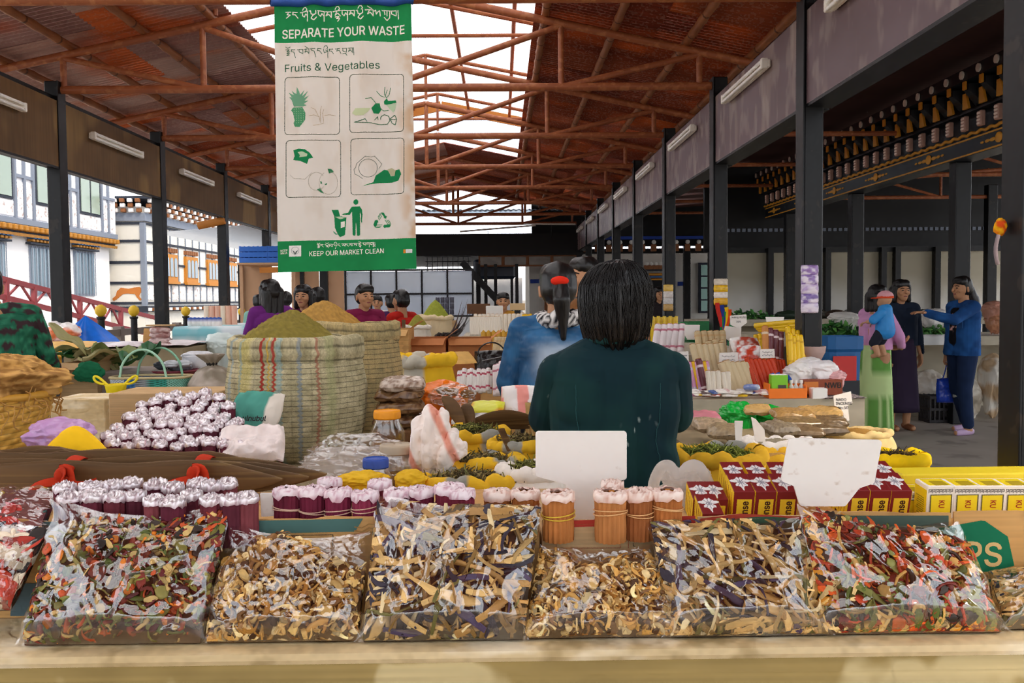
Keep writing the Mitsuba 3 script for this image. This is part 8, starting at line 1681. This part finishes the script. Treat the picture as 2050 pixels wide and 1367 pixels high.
for j in range(16):
    p = W(876 + 9.5 * (j % 4), 620 - 13 * (j // 4), 9.2); m = move(lathe([(.001, 0), (.021, 0), (.021, .056), (.001, .056)], 12), (p[0], p[1], 1.2 + .058 * (j // 4))); solo('tin_can', 'small black and white tin stacked in the tower beyond the green powder sacks', 'tin', m, 'vcs', True, color=np.where((np.abs((m.vertices[:, 2] - 1.2) % .058 - .028) < .02)[:, None], C('#e6e6e8'), C('#4a4a58')), group='stacked tins')
k = thing('tin_stand', 'pale crate under the stacked tins', 'crate'); a, b = W(868, 620, 9.2), W(914, 620, 9.2); put(k, shape(bx(a[0], b[0], 9.12, 9.3, 0, 1.2), 'card_pale'))
for px, py, Y, w_, h_, col, sd, lb in ((990, 622, 8.6, 34, 20, '#e3e0da', 1, 'blank white card among the upper white rolls'), (1036, 614, 9.2, 30, 14, '#d9b98a', 2, 'tan carton behind the white rolls'), (958, 618, 9.0, 46, 20, '#6a4a34', 3, 'brown carton left of the ochre person')):
    p = W(px, py, Y); solo('carton', lb, 'carton', cbox(w_ * Y / FOC, .08, h_ * Y / FOC, .003, p), 'vc', color=C(col)); kk = uniq('stand'); tag(kk, f'narrow support post under the {lb}', 'support'); put(kk, shape(bx(p[0] - .03, p[0] + .03, p[1] - .03, p[1] + .03, 0, p[2] - h_ * Y / FOC / 2), 'black_steel'))
for j in range(14):
    px = 700 + rr3.uniform(0, 120); p = W(px, 640, 7.2 + rr3.uniform(0, 1.4)); m = crumpled((p[0], p[1], 1.02 + rr3.uniform(0, .12)), (rr3.uniform(.06, .13), .1, rr3.uniform(.05, .09)), 320 + j, .45, 3); solo('goods_bundle', 'crumpled wrapped bundle on the stall in front of the maroon and red tops', 'bundle', m, 'vcg', True, color=vary(m, ['#d9d2cc', '#b5a8a0', '#c9352c', '#e6b84a', '#4a3a4a', '#e9e6e2', '#8a9a6a'][j % 7], .3, 20, j), group='wrapped bundles on the far middle stall')
k = thing('far_stall', 'dim far stall table in the middle behind the tan sack', 'table'); put(k, shape(bx(-1.75, -.86, 7.0, 8.4, 0, .98), 'plat')); 
# ---------------------------------------------------------------- left stalls beyond the leaves
def tealcloth(m):
    v = m.vertices; n = meshkit.fbm(v * [5, 5, 9], 3, 2); t = np.clip((n - .45) * 5, 0, 1)[:, None]; return np.array(C('#7fc4cc')) * t + np.array(C('#e3eef0')) * (1 - t)
k = thing('cloth_table', 'stall table draped with a teal and white cloth beyond the tied sack', 'table'); x0, x1 = W(345, 660, 9.0)[0], W(500, 660, 9.0)[0]; z1 = W(400, 655, 9.0)[2]
part(k, 'table', bx(x0 + .05, x1, 9.05, 10.4, 0, z1 - .01), 'plat'); 
m = thick_z(grid(lambda u, v: (x0 + (x1 - x0) * v + .0 * u, np.where(u < .5, 9.0 + .03 * np.sin(v * 26) * (1 - 2 * u), 9.0 + 1.4 * (u - .5) * 2), np.where(u < .5, z1 - .75 * (1 - u * 2), z1 + .003)), 30, 60), .003); part(k, 'cloth', m, 'vcs', True, color=tealcloth(m))
for j in range(10):
    p = W(382 + 8 * (j % 8), 645, 9.2 + .12 * (j // 8)); k = thing('striped_jar', 'small white jar with orange and blue stripes in the row on the teal cloth', 'jar', 'striped jars on the teal cloth'); m = move(lathe([(.001, 0), (.032, 0), (.034, .04), (.03, .075), (.032, .08), (.001, .09)], 12), (p[0], p[1], z1 + .004)); put(k, shape(m, 'vcs', True, np.where((np.abs(m.vertices[:, 2] - z1 - .03) < .012)[:, None], C('#d9763c'), np.where((m.vertices[:, 2] > z1 + .07)[:, None], C('#3f5fb0'), C('#eee6e0')))))
for j in range(12):
    r_ = j // 6; p = W(414 + 11 * (j % 6), 630, 9.7 + .12 * r_); k = thing('pink_tube', 'upright pink and cream tube in the rear row on the teal cloth', 'tube', 'pink tubes on the teal cloth'); m = move(lathe([(.001, 0), (.03, 0), (.03, .2), (.001, .2)], 12), (p[0], p[1], z1 + .004)); put(k, shape(m, 'vcs', True, C('#e9b49a' if j % 3 else '#f0dcc4')))
k = thing('paper_stall', 'low stall covered with papers and pale cloth before the yellow topped posts', 'table'); a, b = W(85, 690, 7.4), W(335, 690, 7.4); zt = W(200, 700, 7.4)[2]
part(k, 'table', bx(a[0], b[0], 7.75, 8.7, 0, zt - .01), 'plat'); m = thick_z(grid(lambda u, v: (a[0] + (b[0] - a[0]) * v, 7.72 + 1.0 * u, zt + .02 * meshkit.noise(np.stack([v * 9, u * 7, u * 0], -1))), 20, 60), .003); part(k, 'cloth', m, 'vcs', True, color=vary(m, '#e6dcdc', .2, 3, 2, '#d9b4b8'))
laid('yellow_board', 'flat pale orange sheet lying on the left part of the paper stall', 'sheet', 125, 690, 7.8, .5, .35, .02, '#e8b45a', 331, rx=.12, rz=.2, amp=.004, mat='vcs')
for j in range(9):
    px = 92 + 9 * j + rr3.uniform(-3, 3); p = W(px, 668 + rr3.uniform(-8, 8), 8.5); m = crumpled((p[0], 8.35 + rr3.uniform(-.1, .2), zt + .07 + rr3.uniform(0, .08)), (.09, .09, .07), 340 + j, .45, 3); solo('wrapped_bundle', 'orange and white plastic wrapped bundle heaped beside the blue tarp', 'bundle', m, 'vcg', True, color=vary(m, ['#e07a4a', '#f0dcd4', '#d9603a', '#f2ece8'][j % 4], .3, 14, j, '#f4ece6'), group='wrapped bundles beside the blue tarp')
def tarp(u, v):
    r = .22 * u; a = v * 2 * np.pi; return r * np.cos(a) * (1 + .2 * np.cos(3 * a)), r * np.sin(a), .26 * (1 - u) ** .9 + .02 * np.sin(a * 7) * u
m = grid(tarp, 20, 60, wrap=True); p = W(170, 650, 8.6); m.vertices = m.vertices * [1.2, .8, 1] + [p[0] + .05, 8.5, zt + .0]; solo('blue_tarp', 'bright blue plastic tarp peaked over goods beside the second left column', 'tarp', m, 'vcg', True, color=vary(m, '#1f6fd9', .25, 20, 2))
for j in range(5):
    laid('meat_packet', 'pink brown packet stacked left of the teal cloth, ' + ['lowest', 'second from below', 'middle', 'fourth from below', 'topmost'][j], 'packet', 320, 698 - 9.5 * j, 7.9, .17, .14, .05, ['#8a5a58', '#9a6a66', '#7d5250', '#94645f', '#a87a74'][j], 350 + j, rz=.1 * j, rx=.1, other='#cdb8b4')
solo('cardboard_piece', 'tan cardboard piece standing left of the pink brown packets', 'cardboard', _beam(W(297, 702, 8.02), W(300, 658, 8.02), .1, .012), 'card')
solo('cardboard_piece', 'flat pale cardboard lid lying on the pink brown packets', 'cardboard', cbox(.2, .16, .012, .003, tuple(W(322, 651, 7.95))), 'card_pale')
for j, (px, py, Y, w_, h_, col, lb) in enumerate([(445, 690, 8.4, 60, 44, '#dfeeea', 'white and teal crumpled bag hanging at the corner of the teal cloth'), (255, 694, 7.9, 90, 20, '#e9e2e4', 'pale rumpled paper heap in the middle of the paper stall'), (395, 712, 6.5, 60, 18, '#d9dce0', 'pale folded plastic in front of the teal cloth'), (90, 715, 6.6, 60, 30, '#f0b43c', 'orange yellow plastic heap left of the leaf box'), (70, 760, 6.0, 34, 60, '#ecebe8', 'white folded paper by the green flowered shirt')]):
    lump('rumpled_goods', lb, 'goods', px, py, Y, w_, h_, .2, col, 360 + j, 'vcs', .45, zmin=zt + .005 if Y > 7.7 and j == 1 else ZA2 + .002)
